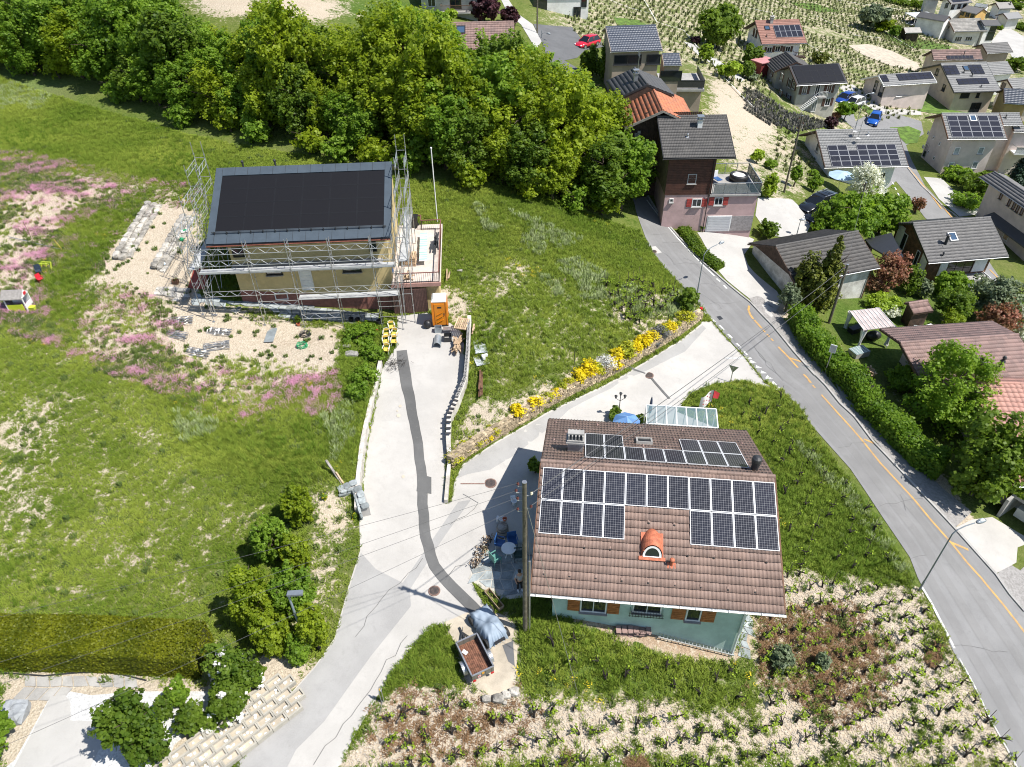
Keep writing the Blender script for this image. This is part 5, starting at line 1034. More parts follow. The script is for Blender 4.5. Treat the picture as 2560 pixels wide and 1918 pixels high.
S16a=house("pink_tile_house","low house with faded pink rounded roof tiles at the right edge of the picture",z4c(1800,108),z4c(2600,150),z4c(2130,925),z4c(3000,965),zE=-.6,wall=PALEP,roof=T_PINK,tile=(.42,.44,.045),ovf=.7,ovs=.5,W2=1.0,solid_tiles=False,p0=.32,pw=60,edge=T_PINK)
one=tiles_mesh(1,1,S16a.cw,S16a.ch,T_PINK,.05,lift=.05,jit=0,prof=((0,0),(.25,.9),(.5,1),(.75,.3),(1,0)));one.name="roof_tile";cnt=0
for j in range(S16a.rows):
 for i in range(S16a.cols):
  u,v=(i+.5)*S16a.cw,(j+.5)*S16a.ch;P=S16a.root.matrix_basis @ (S16a.M @ Vector((u,v,0)));q=proj([P.x,P.y,P.z])
  if q[0] >2585 or q[1] >1400 or cnt >= 300:continue
  cnt += 1;link("roof_tile",one,S16a.root,S16a.M @ Matrix.Translation((.05+i*S16a.cw,j*S16a.ch,.02)))
S16b=house("brown_wing_roof","wide brown tiled roof wing behind the faded pink tiled roof, with two flues",z4b(1200,1262),z4b(2130,1232),z4b(1450,1560),z4b(2440,1540),zE=S16a.zE+S16a.W*math.tan(S16a.p)-1.0,wall=PALEP,roof=T_ROSE,tile=(.36,.42,.03),ovf=.8,ovs=2.4,ovs2=.3,W2=3.0,p0=.3,pw=200,edge=WOODD)
b=MB();u,v=onslope(S16b,z4b(1865,1440),.05);P=S16b.M @ Vector((u,v,0));b.tube([P-Vector((0,0,.3)),P+Vector((0,0,.3))],.15,DARKM,12);b.lathe(P+Vector((0,0,.3)),[(.32,0),(.34,.35),(.30,.38),(.26,.1)],DARKM,16);b.build("cowl",S16b.root)
u,v=onslope(S16b,z4b(2010,1470),.05);P=S16b.M @ Vector((u,v,0));b=MB();b.tube([P-Vector((0,0,.3)),P+Vector((0,0,.9))],.15,DARKM,12);b.lathe(P+Vector((0,0,.9)),[(.22,0),(.1,.2),(.12,.25),(.16,.35),(.1,.5),(.01,.55)],DARKM,14);b.build("flue",S16b.root)
P13=house("right_edge_apartments","pale pink building with row of narrow windows and dark canopy at the right edge",z4b(1960,-160),z4b(2500,200),z4b(1890,-10),z4b(2420,400),base=z4b(1960,310),p0=.3,pw=400,wall=PALEP,roof=T_GREY,tile=(.45,.45,.03),ovf=1.2,ovs=.6,edge=WOODD)
for q in ((2035,90),(2100,143),(2135,170),(2165,193),(2200,213)):win(P13,'F',z4b(*q),.45,1.0,bars=0,frame=WOODB)
a_=onface(P13,'F',z4b(1975,225));c_=onface(P13,'F',z4b(2300,560));b=MB();zc_=a_.z
b.extr([(a_.x,P13.y0-1.3,zc_-.55),(a_.x,P13.y0,zc_-.1),(a_.x,P13.y0,zc_+.05),(a_.x,P13.y0-1.3,zc_-.4)],(c_.x-a_.x,0,0),T_DARK);b.build("canopy",P13.root);win(P13,'F',z4b(2085,385),.9,2.0,glass=WOODL,frame=WHITE,bars=0,kind="door",sill=False)
# flat dark roof between garage and chalet
zf_=hz(*un(*z4b(1100,500),-2)[:2])+3.0;q=[un(*z4b(*p),zf_) for p in ((955,435),(1165,385),(1262,575),(1180,600),(1010,500))];o0=q[0]
cp=thing("flat_roof_carport","low carport with flat black felt roof between the garage house and timber chalet","carport",(o0[0],o0[1],zf_-3));b=MB();b.prism([(p[0]-o0[0],p[1]-o0[1]) for p in q[::-1]],2.85,3.0,BLACKP);b.build("roof",cp);b=MB()
for p in q:b.box((p[0]-o0[0],p[1]-o0[1],1.3),(.15,.15,3.1),WOODD)
b.box(((q[0][0]+q[4][0])/2-o0[0]+.1,(q[0][1]+q[4][1])/2-o0[1],1.2),(.2,1.5,3),WOODD);b.build("posts",cp)
U=house("garden_hut","small dark timber garden hut with brown ribbed roof in the middle garden",z4b(1292,945),z4b(1455,925),z4b(1345,1030),z4b(1487,1003),h=1.9,wall=WOODD,roof=T_ROSE,tile=(.16,.6,.03),ovf=.25,ovs=.15,W2=.5,edge=WOODD,gut=False)
# bottom right concrete shelter with planted roof
q=[G([z4c(1985,1250)])[0],G([z4c(2200,1440)])[0]];zr_=q[0][2]
sh=thing("utility_shelter","low concrete shelter with planted roof and grey lockers, by the pale apron at right","shelter",tuple(q[0]),math.atan2(q[1][1]-q[0][1],q[1][0]-q[0][0]));b=MB();b.box((1.6,3.2,1.7),(4.2,3.0,.25),CONC);b.box((-.4,2.2,.6),(.2,2.4,2.2),CONC);b.box((1.6,3.4,.6),(4.0,.2,2.2),CONC);b.build("concrete_frame",sh)
for i in range(2):b=MB();b.box((.6+1.6*i,2.2,.45),(.9,.6,.8),mat("locker_grey",(.45,.47,.45),.5,.08));b.build("locker",sh)
shell("roof_grass",LEAF_C,[(-.4,1.8),(3.6,1.8),(3.6,4.6),(-.4,4.6)],2.0,.07,4000,5,sh,bottom=1.83,rough=.05)
# ------------------------------------------------------------- scaffold round the upper house (measured in the house's own axes)
Minv=B.inv.inverted()
def bray(px,y=None,x=None,z=None):
 o,d=local_ray(B,px);t=(y-o.y)/d.y if y is not None else ((x-o.x)/d.x if x is not None else (z-o.z)/d.z);return o+d*t
def wl(p):return Minv @ Vector(p)
SCF=thing("scaffolding","galvanised tube scaffolding with white decks around the yellow upper house","scaffolding",tuple(B.root.location),B.yaw)
def gz_(x,y):P=wl((x,y,0));return hz(P.x,P.y)-B.zg
fx=[-.75,2.9,5.8,8.7,11.6,13.15];zt_=B.hE+.9
me_c=MB().box((0,0,0),(.09,.09,.07),STEEL).mesh("coupler")
def standard(x,y,zt):
 b=MB();z0=gz_(x,y);b.tube([(x,y,z0),(x,y,zt)],.028,STEEL,6);b.box((x,y,z0+.02),(.18,.18,.03),STEEL);o=b.build("standard",SCF);z=z0+.6
 while z <zt-.1:link("coupler",me_c,o,Matrix.Translation((x,y,z)));z += 1.0
for i,x in enumerate(fx):
 standard(x,-1.25,zt_);standard(x,-.5,zt_-.3 if i else zt_)
def lattice(p,q,h=.42,m=None,nm="lattice_rail"):
 p=Vector(p);q=Vector(q);b=MB();m=m or ALU;u=Vector((0,0,h));b.tube([p,q],.021,m,5);b.tube([p-u,q-u],.021,m,5);L=(q-p).length;k=max(2,int(L/.75))
 for i in range(k):
  a=p+(q-p)*(i/k);c=p+(q-p)*((i+.5)/k);d=p+(q-p)*((i+1)/k);b.tube([a,c-u],.012,m,4);b.tube([c-u,d],.012,m,4)
 return b.build(nm,SCF)
zd1=bray(z2b(700,655),y=-.9).z;zd2=bray(z2b(800,880),y=-.9).z;zd0=bray(z2b(640,1000),y=-.9).z
DECKM=mat("white_deck",(.46,.47,.47),.5,.08,3,.1)
for i in range(5):
 for zz in (zt_-.55,zd1+1.05):lattice((fx[i],-1.25,zz),(fx[i+1],-1.25,zz))
 if i >1:lattice((fx[i],-1.25,zd2+1.0),(fx[i+1],-1.25,zd2+1.0))
 elif i <2:lattice((fx[i],-1.25,zd2+1.0),(fx[i+1],-1.25,zd2+1.0))
 for k in range(2):
  b=MB();b.box(((fx[i]+fx[i+1])/2,-1.05+.34*k,zd1),(fx[i+1]-fx[i]-.04,.31,.06),DECKM);b.build("deck_board",SCF)
  if i >= 2:b=MB();b.box(((fx[i]+fx[i+1])/2,-1.05+.34*k,zd2),(fx[i+1]-fx[i]-.04,.31,.06),DECKM);b.build("deck_board",SCF)
 b=MB();b.box(((fx[i]+fx[i+1])/2,-1.22,zd1+.1),(fx[i+1]-fx[i]-.1,.03,.15),DECKM);b.build("toe_board",SCF)
lattice((fx[2],-1.25,zd0),(fx[3],-1.25,zd0));lattice((fx[1],-1.25,zd2),(fx[2],-1.25,zd2))
for i in range(6):
 b=MB()
 for zz in (zd1-.1,zd1+1.0,zd2-.1,zt_-.5):b.tube([(fx[i],-1.3,zz),(fx[i],-.45,zz)],.024,STEEL,5)
 b.build("transom",SCF)
b=MB();
for zz in (zd1+.55,zd2-.9,zd2-.45,zd2-1.8,zd2+.5):b.tube([(fx[4],-1.25,zz),(fx[5],-1.25,zz)],.022,STEEL,5)
b.build("ledger",SCF)
ys=[-.5,2.0,4.5,6.9];tpB=math.tan(B.p)
for xa,xb in ((-.95,-1.7),(13.35,14.05)):
 for j,y in enumerate(ys):
  zt2=B.hE+max(0,min(y,B.W))*tpB+1.9;standard(xa,y,zt2);standard(xb,y,zt2)
 for j in range(3):
  for x in (xa,xb):
   zr_=B.hE+max(0,ys[j])*tpB+1.4
   for dz in (0,-1.5,-3.0,-4.5):lattice((x,ys[j],zr_+dz),(x,ys[j+1],zr_+dz))
  b=MB();b.box(((xa+xb)/2,(ys[j]+ys[j+1])/2,zd1),(.6,ys[j+1]-ys[j]-.05,.05),DECKM);b.build("deck_board",SCF)
  b=MB();b.tube([(xb,ys[j],zd1),(xb,ys[j+1],zd1+2.4)],.022,STEEL,5);b.tube([(xa,ys[j],1),(xa,ys[j+1],zd1)],.022,STEEL,5);b.build("brace",SCF)
 for j,y in enumerate(ys):
  b=MB()
  for dz in (.3,-1.2,-2.7,-4.4):b.tube([(xa,y,B.hE+max(0,y)*tpB+dz),(xb,y,B.hE+max(0,y)*tpB+dz)],.022,STEEL,5)
  b.build("transom",SCF)
# garage with terrace on top, right of the house
zdk=2.55+gz_(13.5,1.2);yf=.35
gx0,gx1=B.x1+.02,bray(z2b(1515,785),z=zdk).x;yb=bray(z2b(1440,285),z=zdk+.9).y;yf=bray(z2b(1300,795),z=zdk-.05).y;yb2=bray(z2b(1290,250),z=zdk+.9).y
b=MB();b.box(((gx0+gx1)/2,(yf+yb2)/2+.15,zdk/2-1.2),(gx1-gx0-.2,yb2-yf-.3,zdk+2.2),YEL);b.build("garage_wall",B.root)
b=MB();b.box(((gx0+gx1)/2,(yf+yb2)/2,zdk-.1),(gx1-gx0+.1,yb2-yf,.22),mat("terrace_paving",(.60,.52,.46),.85,.1,2,.2));b.build("terrace_slab",B.root)
b=MB();b.box(((gx0+gx1)/2,yf-.03,zdk-.08),(gx1-gx0+.14,.1,.32),mat("pink_edge",(.42,.24,.20),.85,.1));b.build("edge_beam",B.root)
RAILR=mat("red_brown_rail",(.20,.085,.07),.6,.1,4,.05);BAR=mat("brown_railing",(.055,.035,.03),.6,.1,4,.05)
def railing(pts,h,top=RAILR,bar=BAR,parent=None,step=.16):
 b=MB();o=None
 for p,q in zip(pts,pts[1:]):
  p=Vector(p);q=Vector(q);L=(q-p).length;b.beam(p+Vector((0,0,h)),q+Vector((0,0,h)),.08,.05,top);b.beam(p+Vector((0,0,.1)),q+Vector((0,0,.1)),.04,.03,bar)
 o=b.build("railing",parent);b=MB().box((0,0,h/2),(.022,.022,h-.1),bar).mesh("baluster")
 for p,q in zip(pts,pts[1:]):
  p=Vector(p);q=Vector(q);L=(q-p).length;k=max(2,int(L/step))
  for i in range(k+1):link("baluster",b,o,Matrix.Translation(p+(q-p)*(i/k)))
railing([(gx0+.3,yf+.05,zdk),(gx1-.03,yf+.05,zdk),(gx1-.03,yb-.05,zdk),(bray(z2b(1365,270),z=zdk+.9).x,yb-.05,zdk),(bray(z2b(1365,250),z=zdk+.9).x,yb2-.05,zdk),(gx0+.9,yb2-.05,zdk)],.92,parent=B.root)
xg0=bray(z2b(1145,900),y=yf+.1).x;xg1=bray(z2b(1412,900),y=yf+.1).x;zg1=bray(z2b(1280,822),y=yf+.1).z;zg0=bray(z2b(1280,1012),y=yf+.1).z
b=MB();b.box(((xg0+xg1)/2,yf-.01,(zg0+zg1)/2),(xg1-xg0+.1,.1,zg1-zg0),BAR);gd=b.build("garage_door",B.root);n_=22
ms=MB().box((0,0,0),((xg1-xg0)/n_-.02,.05,zg1-zg0-.04),mat("brown_slat",(.11,.06,.05),.6,.15,4,.05,rnd=.15)).mesh("door_slat")
for i in range(n_):link("door_slat",ms,gd,Matrix.Translation((xg0+(i+.5)*(xg1-xg0)/n_,yf-.08,(zg0+zg1)/2)))
b=MB();b.box((gx0+.55,yf-.02,zg0+.2),(.9,.08,.5),SOCK);b.box((gx0-.3,B.y0-.1,zg0+.9),(.2,.1,2.2),SOCK);b.build("pillar_base",B.root)
# ------------------------------------------------------------- retaining walls
def wallrun(name,label,px,h,m,thick=.35,cap=None,side=1,dz=0.0,world=None,stones=None,cat="wall",group=None,step=.7):
 W=[np.array(p[:2]) for p in (G0(px) if world is None else world)];P=[W[0]]
 for a,c in zip(W,W[1:]):
  k=max(1,int(np.linalg.norm(c-a)/step));P += [a+(c-a)*j/k for j in range(1,k+1)]
 o0=P[0];z00=float(H0(np.array([o0[0]]),np.array([o0[1]]))[0]);t=thing(name,label,cat,(o0[0],o0[1],z00),0,group);b=MB();zb=[float(H0(np.array([p[0]]),np.array([p[1]]))[0])-z00 for p in P];n=len(P);hh=h if callable(h) else (lambda u:h)
 vs=[]
 for i,p in enumerate(P):
  d=P[min(i+1,n-1)]-P[max(i-1,0)];d /= np.linalg.norm(d)+1e-9;nn=np.array([-d[1],d[0]])*side;q=p-o0;z1=zb[i]+hh(i/(n-1))
  a=q-nn*.04;c=q+nn*thick;vs += [(a[0],a[1],zb[i]-.6),(a[0],a[1],z1),(c[0],c[1],z1),(c[0],c[1],zb[i]-.6)]
 fs=[(4*i+k,4*i+(k+1) % 4,4*i+4+(k+1) % 4,4*i+4+k) for i in range(n-1) for k in range(4)]+[(0,1,2,3),(4*n-1,4*n-2,4*n-3,4*n-4)];b.add(vs,fs,m);b.build("wall_body",t)
 if stones:
  sm,sw,sh,limit=stones;pieces=[]
  for i in range(n-1):
   a=P[i]-o0;c=P[i+1]-o0;L=np.linalg.norm(c-a);d=(c-a)/(L+1e-9);nn=np.array([-d[1],d[0]])*side;u=i/(n-1);rows=max(1,int((hh(u)+.05)/sh))
   for r in range(rows):
    s_=(r % 2)*sw*.4-sw*.2
    while s_ <L:
     ww=sw*random.uniform(.7,1.3);pieces.append((a+d*(s_+ww/2)-nn*(.05+random.uniform(0,.05)),math.atan2(d[1],d[0])+random.uniform(-.1,.1),zb[i]+(zb[i+1]-zb[i])*s_/L+sh*(r+.5),ww-.02,sh*random.uniform(.8,.98),.16));s_ += ww
   s_=0
   while s_ <L:ww=sw*random.uniform(.9,1.5);pieces.append((a+d*(s_+ww/2)+nn*thick*random.uniform(.3,.6),math.atan2(d[1],d[0])+random.uniform(-.25,.25),zb[i]+hh(u)+random.uniform(-.01,.04),ww,.1,thick*random.uniform(.7,1.1)));s_ += ww
  random.shuffle(pieces);me0=rock_mesh("stone",sm,1);k=min(limit,len(pieces));big=MB()
  for j,(p,rz,z,ww,hh_,dd) in enumerate(pieces):
   M=Matrix.Translation((p[0],p[1],z)) @ Matrix.Rotation(rz,4,'Z') @ Matrix.Diagonal((ww,dd,hh_,1))
   if j <k:link("stone",me0,t,M)
   else:big.T=M;big.box((0,0,0),(1,1,1),sm);big.T=None
  if big.v:big.build("stonework",t,kind="stuff")
 return t,P,o0,zb
def rock_mesh(name,m,seed,n=10,k=6):
 b=MB();b.ball((0,0,0),.5,m,n,k,(1.1,1.1,1.1));rs=random.Random(seed);vv=[]
 for v in b.v:vv.append(tuple(max(-.5,min(.5,c*1.25))+rs.uniform(-.05,.05) for c in v))
 b.v=vv;return b.mesh(name)
WHW=mat("whitewashed_wall",(.58,.55,.50),.9,.18,1.5,.4,14,c2=(.34,.31,.27))
wallrun("driveway_wall","whitewashed retaining wall below the lush bank on the left of the driveway",WALL_LEFT[::-1],lambda u:.55+.45*math.sin(math.pi*min(1,u*1.2+.1)),WHW,.22,side=1)
wallrun("flower_wall","long low dry stone wall of yellow stones topped by yellow flowering cushions",WALL_FLOWER,lambda u:.85,mat("yellow_wall_core",(.36,.29,.19),.95,.2,3,.6,12),.4,side=1,stones=(STONEY,.26,.15,300))
dw,DP,dO,dz_=wallrun("block_wall","low wall with hollow concrete blocks and dark tiles along right side of driveway",WALL_DRIVE,lambda u:.8 if u <.75 else .8-.3*(u-.75)/.25,WHW,.24,side=1)
blk=MB();blk.box((-.17,0,0),(.05,.2,.2),CONC).box((.17,0,0),(.05,.2,.2),CONC).box((0,.08,0),(.29,.04,.2),CONC).box((0,-.08,0),(.29,.04,.2),CONC).box((0,0,0),(.04,.12,.2),CONC);blk=blk.mesh("hollow_block");slab_d=MB().box((0,0,0),(.34,.16,.05),mat("dark_roof_tile",(.05,.05,.052),.6,.2)).mesh("loose_tile")
cnt=0
for i in range(1,len(DP)-2):
 for f_ in (.25,.75):
  p=DP[i]*(1-f_)+DP[i+1]*f_-dO;d=DP[i+1]-DP[i];a_=math.atan2(d[1],d[0]);nn=np.array([-d[1],d[0]])/(np.linalg.norm(d)+1e-9);u=i/len(DP);q=p+nn*.1;hh=.8 if u <.75 else .8-.3*(u-.75)/.25;zz=dz_[i]*(1-f_)+dz_[i+1]*f_+hh
  if u <.62:link("hollow_block",blk,dw,Matrix.Translation((q[0],q[1],zz+.1)) @ Matrix.Rotation(a_,4,'Z'))
  elif u <.95:link("loose_tile",slab_d,dw,Matrix.Translation((q[0],q[1],zz+.04)) @ Matrix.Rotation(a_+1.57+random.uniform(-.2,.2),4,'Z'))
# concrete kerb between driveway and lane, block end wall at the bank
kerb(Dp((972,995),(968,1040),(964,1088)),"lane_kerb",.22,.3,WHW)
wallrun("brick_wall_end","short grey block wall end with loose bricks at the foot of the driveway bank",[z2c(735,1045),z2c(850,1010),z2c(905,1180)],.75,CONC,.5,side=1,stones=(SLATE,.4,.2,60))
for (nm,lb,px) in (("dry_stone_wall","upper dry stone retaining wall of pale rocks on the sandy slope, left one",[z1b(1225,165),z1b(1100,360),z1b(985,565)]),("dry_stone_wall","lower dry stone retaining wall of pale rocks nearer the scaffolded house, with bags on it",[z1b(1495,265),z1b(1370,480),z1b(1265,670)])):
 W=G(px)[:,:2];c0=W[0];z0=hz(*c0);t=thing(nm,lb,"stone wall",(c0[0],c0[1],z0));rs=random.Random(int(px[0][0]));L=np.linalg.norm(W[-1]-c0);d=(W[-1]-c0)/L;nn=np.array([-d[1],d[0]]);mm=[rock_mesh("stone",STONE,i) for i in range(4)]
 for row in range(3):
  s_=0
  while s_ <L:
   ww=rs.uniform(.45,.95);p=c0+d*(s_+ww/2)+nn*(row-1)*.42*(1 if px[0][0] <450 else .9);z=hz(*p)-z0+.12+.14*(1-row)*(1 if px[0][0] <450 else 1)
   link("stone",mm[rs.randint(0,3)],t,Matrix.Translation((p[0]-c0[0],p[1]-c0[1],z)) @ Matrix.Rotation(math.atan2(d[1],d[0])+rs.uniform(-.2,.2),4,'Z') @ Matrix.Rotation(rs.uniform(-.15,.15),4,'X') @ Matrix.Diagonal((ww,.5,.36,1)));s_ += ww*.97
# stepped concrete planter wall bottom left
pw0=G([z1d(1330,1640)])[0];pw1=G([z2d(300,940)])[0];dd=pw1[:2]-pw0[:2];Lp=np.linalg.norm(dd);dd /= Lp;nr=np.array([dd[1],-dd[0]])
pwl=thing("planter_wall","stepped retaining wall of L-shaped concrete planter blocks filled with pebbles, beside the lane","planter wall",tuple(pw0),math.atan2(dd[1],dd[0]));pb=MB();SLC=mat("planter_concrete",(.40,.375,.32),.9,.1,2,.3)
pb.box((0,.22,.14),(.78,.09,.28),SLC).box((0,-.22,.14),(.78,.09,.28),SLC).box((-.36,0,.14),(.07,.35,.278),SLC).box((.36,0,.14),(.07,.35,.278),SLC).box((0,0,.10),(.65,.35,.1),SANDM);pbm=pb.mesh("planter_block");peb=rock_mesh("pebble",WHITE,4,6,4)
for r in range(5):
 for i in range(int(Lp/.8)+1):
  x=.8*i+(r % 2)*.4-.2;y=-.05-.42*r;P=Matrix.Translation((x,y,0));wpos=np.array([pw0[0]+dd[0]*x+nr[0]*(-y),pw0[1]+dd[1]*x+nr[1]*(-y)]);z=hz(*wpos)-pw0[2]+.30-.0*r;o=link("planter_block",pbm,pwl,Matrix.Translation((x,y,z-.2)))
  for k in range(3):s_=random.uniform(.08,.17);link("pebble",peb,o,Matrix.Translation((random.uniform(-.28,.28),random.uniform(-.12,.12),.16)) @ Matrix.Diagonal((s_,s_*.8,s_*.6,1)))
# ------------------------------------------------------------- vehicles
def paintmat(name,c): 
 m=mat(name,c,.25,.03,2,0);m.node_tree.nodes["Principled BSDF"].inputs["Coat Weight"].default_value=.6;return m
HEADL=glassmat("headlight_glass",(.75,.78,.8),.1);TAILL=glassmat("tail_light_red",(.4,.01,.01),.2);CARGL=glassmat("car_glass",(.012,.014,.017),.03)
def car(px,heading_px,L,W,Hh,c,label,kind="hatch",name="parked_car",rails=False,group=None):
 p=g1(px);q=g1(heading_px);yaw=math.atan2(q[1]-p[1],q[0]-p[0]);t=thing(name,label,"car",tuple(p),yaw,group);pm=paintmat("car_paint_%d_%d_%d" % tuple(int(100*x) for x in c),c)
 h2=W/2;zb,zs=.22*Hh/1.5,Hh*.58;nose=-L/2   # front at +x
 st=[(-L/2,.34,zs*.86,.80),(-L/2+.12,.26,zs*.98,.93),(-L*.32,.24,zs*1.02,1.0),(0,.24,zs,1.0),(L*.24,.24,zs*.97,1.0),(L*.38,.26,zs*.87,.97),(L/2-.12,.28,zs*.72,.88),(L/2,.36,zs*.58,.76)]
 if kind == "suv":st=[(a,b_,z*1.06 if a <L*.3 else z*1.1,w_) for a,b_,z,w_ in st]
 b=MB();vs=[];ring=[(-1,.12),(-1.0,.5),(-.97,.82),(-.84,1.0),(0,1.03),(.84,1.0),(.97,.82),(1.0,.5),(1,.12),(.85,0),(-.85,0)];k=len(ring)
 for x,z0,z1,wf in st:vs += [(x,a*h2*wf,z0+(z1-z0)*c_) for a,c_ in ring]
 fs=[(i*k+j,i*k+(j+1) % k,(i+1)*k+(j+1) % k,(i+1)*k+j) for i in range(len(st)-1) for j in range(k)]+[tuple(range(k)),tuple((len(st)-1)*k+j for j in range(k))[::-1]]
 b.add(vs,fs,pm);b.build("body",t,True)
 xr,xf=(-L*.46,L*.24) if kind != "sedan" else (-L*.36,L*.22);tr,tf=(-L*.36,L*.04) if kind != "sedan" else (-L*.2,L*.05);zr=Hh;ww,wt=h2*.93,h2*.72
 if kind == "suv":xr,tr=-L*.47,-L*.42
 base=[(xr,-ww,zs*.97),(xf,-ww,zs*.93),(xf,ww,zs*.93),(xr,ww,zs*.97)];top=[(tr,-wt,zr-.05),(tf,-wt,zr-.03),(tf,wt,zr-.03),(tr,wt,zr-.05)]
 b=MB();b.add(base+top,[(0,1,5,4),(1,2,6,5),(2,3,7,6),(3,0,4,7)],CARGL);b.build("windows",t)
 b=MB();b.add([(tr-.02,-wt-.01,zr-.05),(tf+.03,-wt-.01,zr-.04),(tf+.03,wt+.01,zr-.04),(tr-.02,wt+.01,zr-.05),(tr+.1,-wt*.8,zr+.02),(tf-.1,-wt*.8,zr+.03),(tf-.1,wt*.8,zr+.03),(tr+.1,wt*.8,zr+.02)],[(0,1,5,4),(1,2,6,5),(2,3,7,6),(3,0,4,7),(4,5,6,7)],pm)
 for sx,(bx,tx) in enumerate(((xf,tf),(xr,tr),((xf+xr)/2,(tf+tr)/2))):
  for s in (-1,1):b.beam((bx,s*ww*1.005,zs*.95),(tx,s*wt*1.01,zr-.04),.07,.05,pm)
 b.build("roof",t,True)
 wm=MB();wm.tube([(0,-.11,0),(0,.11,0)],.32*Hh/1.5,RUBBER,18);wm=wm.mesh("wheel");rm=MB();rm.tube([(0,-.115,0),(0,.115,0)],.2*Hh/1.5,STEEL,10);rm=rm.mesh("rim")
 for x in (-L*.31,L*.31):
  for s in (-1,1):o=link("wheel",wm,t,Matrix.Translation((x,s*(h2-.1),.32*Hh/1.5)));link("rim",rm,o)
 for s in (-1,1):
  b=MB();b.ball((L/2-.16,s*h2*.68,zs*.68),.14,HEADL,8,5,(1.3,1.1,.6));b.build("headlight",t);b=MB();b.box((-L/2+.06,s*h2*.74,zs*.82),(.12,.2,.16),TAILL);b.build("tail_light",t);b=MB();b.ball((L*.17,s*(h2+.08),zs*1.02),.11,pm,8,5,(.7,1,.8));b.build("wing_mirror",t)
 b=MB();b.box((L/2-.01,0,.42),(.06,W*.5,.14),BLACKP);b.build("grille",t);b=MB();b.box((L/2+.02,0,.36),(.02,.5,.11),WHITE);b.build("number_plate",t)
 if rails:
  for s in (-1,1):b=MB();b.tube([(tr+.1,s*wt*.95,zr+.05),(tf-.2,s*wt*.95,zr+.06)],.03,STEEL,6);b.build("roof_rail",t)
  for xx in (tr*.6,tf-.5):b=MB();b.beam((xx,-wt,zr+.1),(xx,wt,zr+.1),.1,.03,BLACKP);b.build("roof_bar",t)
 return t
car(z3a(720,368),z3a(640,372),4.2,1.78,1.5,(.55,.01,.03),"red hatchback parked on the dark forecourt at the top")
car(z4b(570,205),z4b(430,222),4.8,1.95,1.75,(.012,.014,.018),"black estate car with roof bars, the farther one on the pale yard","suv",rails=True)
car(z4b(610,285),z4b(500,300),4.4,1.85,1.6,(.015,.017,.022),"black car half under the green tree, the nearer one on pale yard","suv")
car(z4a(1018,975),z4a(1000,1000),4.0,1.75,1.65,(.01,.09,.40),"blue compact car driving round the bend of the village road","suv","driving_car")
car(z4a(790,805),z4a(735,810),4.3,1.8,1.5,(.01,.05,.28),"blue car parked beside the grey chalet, behind the white car")
car(z4a(860,840),z4a(790,845),4.4,1.8,1.5,(.75,.75,.75),"white car parked in front of blue car beside the grey chalet")
car(z4a(2000,135),z4a(1970,140),4.3,1.8,1.5,(.75,.75,.75),"white car parked in the far village at the top right",group=None)
car(z4a(2040,170),z4a(2080,165),4.3,1.8,1.5,(.02,.02,.02),"black car parked in the far village at the top right")
car(z4a(1340,205),z4a(1300,205),4.3,1.8,1.5,(.03,.035,.04),"dark car under the far pale carport")
cpq=g1(z4a(1375,200));cp=thing("far_carport","pale flat carport over a dark car in the far village","carport",tuple(cpq),.1);b=MB();b.box((0,0,2.4),(6,5,.15),mat("pale_sheet",(.55,.58,.57),.5,.06));b.build("roof",cp)
for sx in (-2.8,2.8):
 for sy in (-2.3,2.3):b=MB();b.box((sx,sy,1.2),(.12,.12,2.4),WHITE);b.build("post",cp)
# ------------------------------------------------------------- trailer
p=g1(z2d(1770,850));a=un(*z2d(1770,940),p[2]+.8);c=un(*z2d(1940,860),p[2]+.8);d=un(*z2d(1600,700),p[2]+.8);yaw=math.atan2(c[1]-a[1],c[0]-a[0]);WT=math.hypot(*(c-a)[:2]);LT=math.hypot(*(d-a)[:2])
T_=thing("box_trailer","open grey two wheeled box trailer with rusty ribbed floor, parked on the sand","trailer",(a[0],a[1],p[2]),yaw);GRT=mat("trailer_grey",(.11,.115,.10),.6,.2,4,.1,c2=(.16,.14,.11));RUST=mat("rusty_floor",(.22,.10,.06),.85,.3,6,.2,30)
b=MB();b.box((WT/2,LT/2,.42),(WT,LT,.05),RUST);fl=b.build("floor",T_);rm=MB().box((0,0,0),(.045,LT-.12,.03),RUST).mesh("floor_rib")
for i in range(11):link("floor_rib",rm,fl,Matrix.Translation((.09+i*(WT-.18)/10,LT/2,.46)))
for (cx,cy,sx,sy,nm) in ((WT/2,0,WT,.04,"tailgate"),(WT/2,LT,WT,.04,"front_board"),(0,LT/2,.04,LT-.05,"side_board"),(WT,LT/2,.04,LT-.05,"side_board")):
 b=MB();b.box((cx,cy,.62),(sx,sy,.42),GRT);b.box((cx,cy,.84),(sx+.03,sy+.03,.035),STEEL)
 for k in range(4):b.box((cx+(sx >.5)*(-.4+.27*k)*WT,cy+(sy >.5)*(-.4+.27*k)*LT,.62),(.05 if sx >.5 else .07,.07 if sx >.5 else .05,.38),GRT)
 b.build(nm,T_)
wm=MB().tube([(-.08,0,0),(.08,0,0)],.30,RUBBER,18).mesh("wheel");fm=MB();vs=[]
for k in range(11):a_=math.pi*k/10;vs += [(-.11,.38*math.cos(a_),.38*math.sin(a_)),(.11,.38*math.cos(a_),.38*math.sin(a_))]
fm.add(vs,[(2*i,2*i+1,2*i+3,2*i+2) for i in range(10)],STEEL);fm=fm.mesh("mudguard");rm=MB().tube([(-.085,0,0),(.085,0,0)],.16,STEEL,12).mesh("rim")
for s in (-.14,WT+.14):o=link("wheel",wm,T_,Matrix.Translation((s,LT*.42,.30)));link("rim",rm,o);link("mudguard",fm,T_,Matrix.Translation((s,LT*.42,.30)))
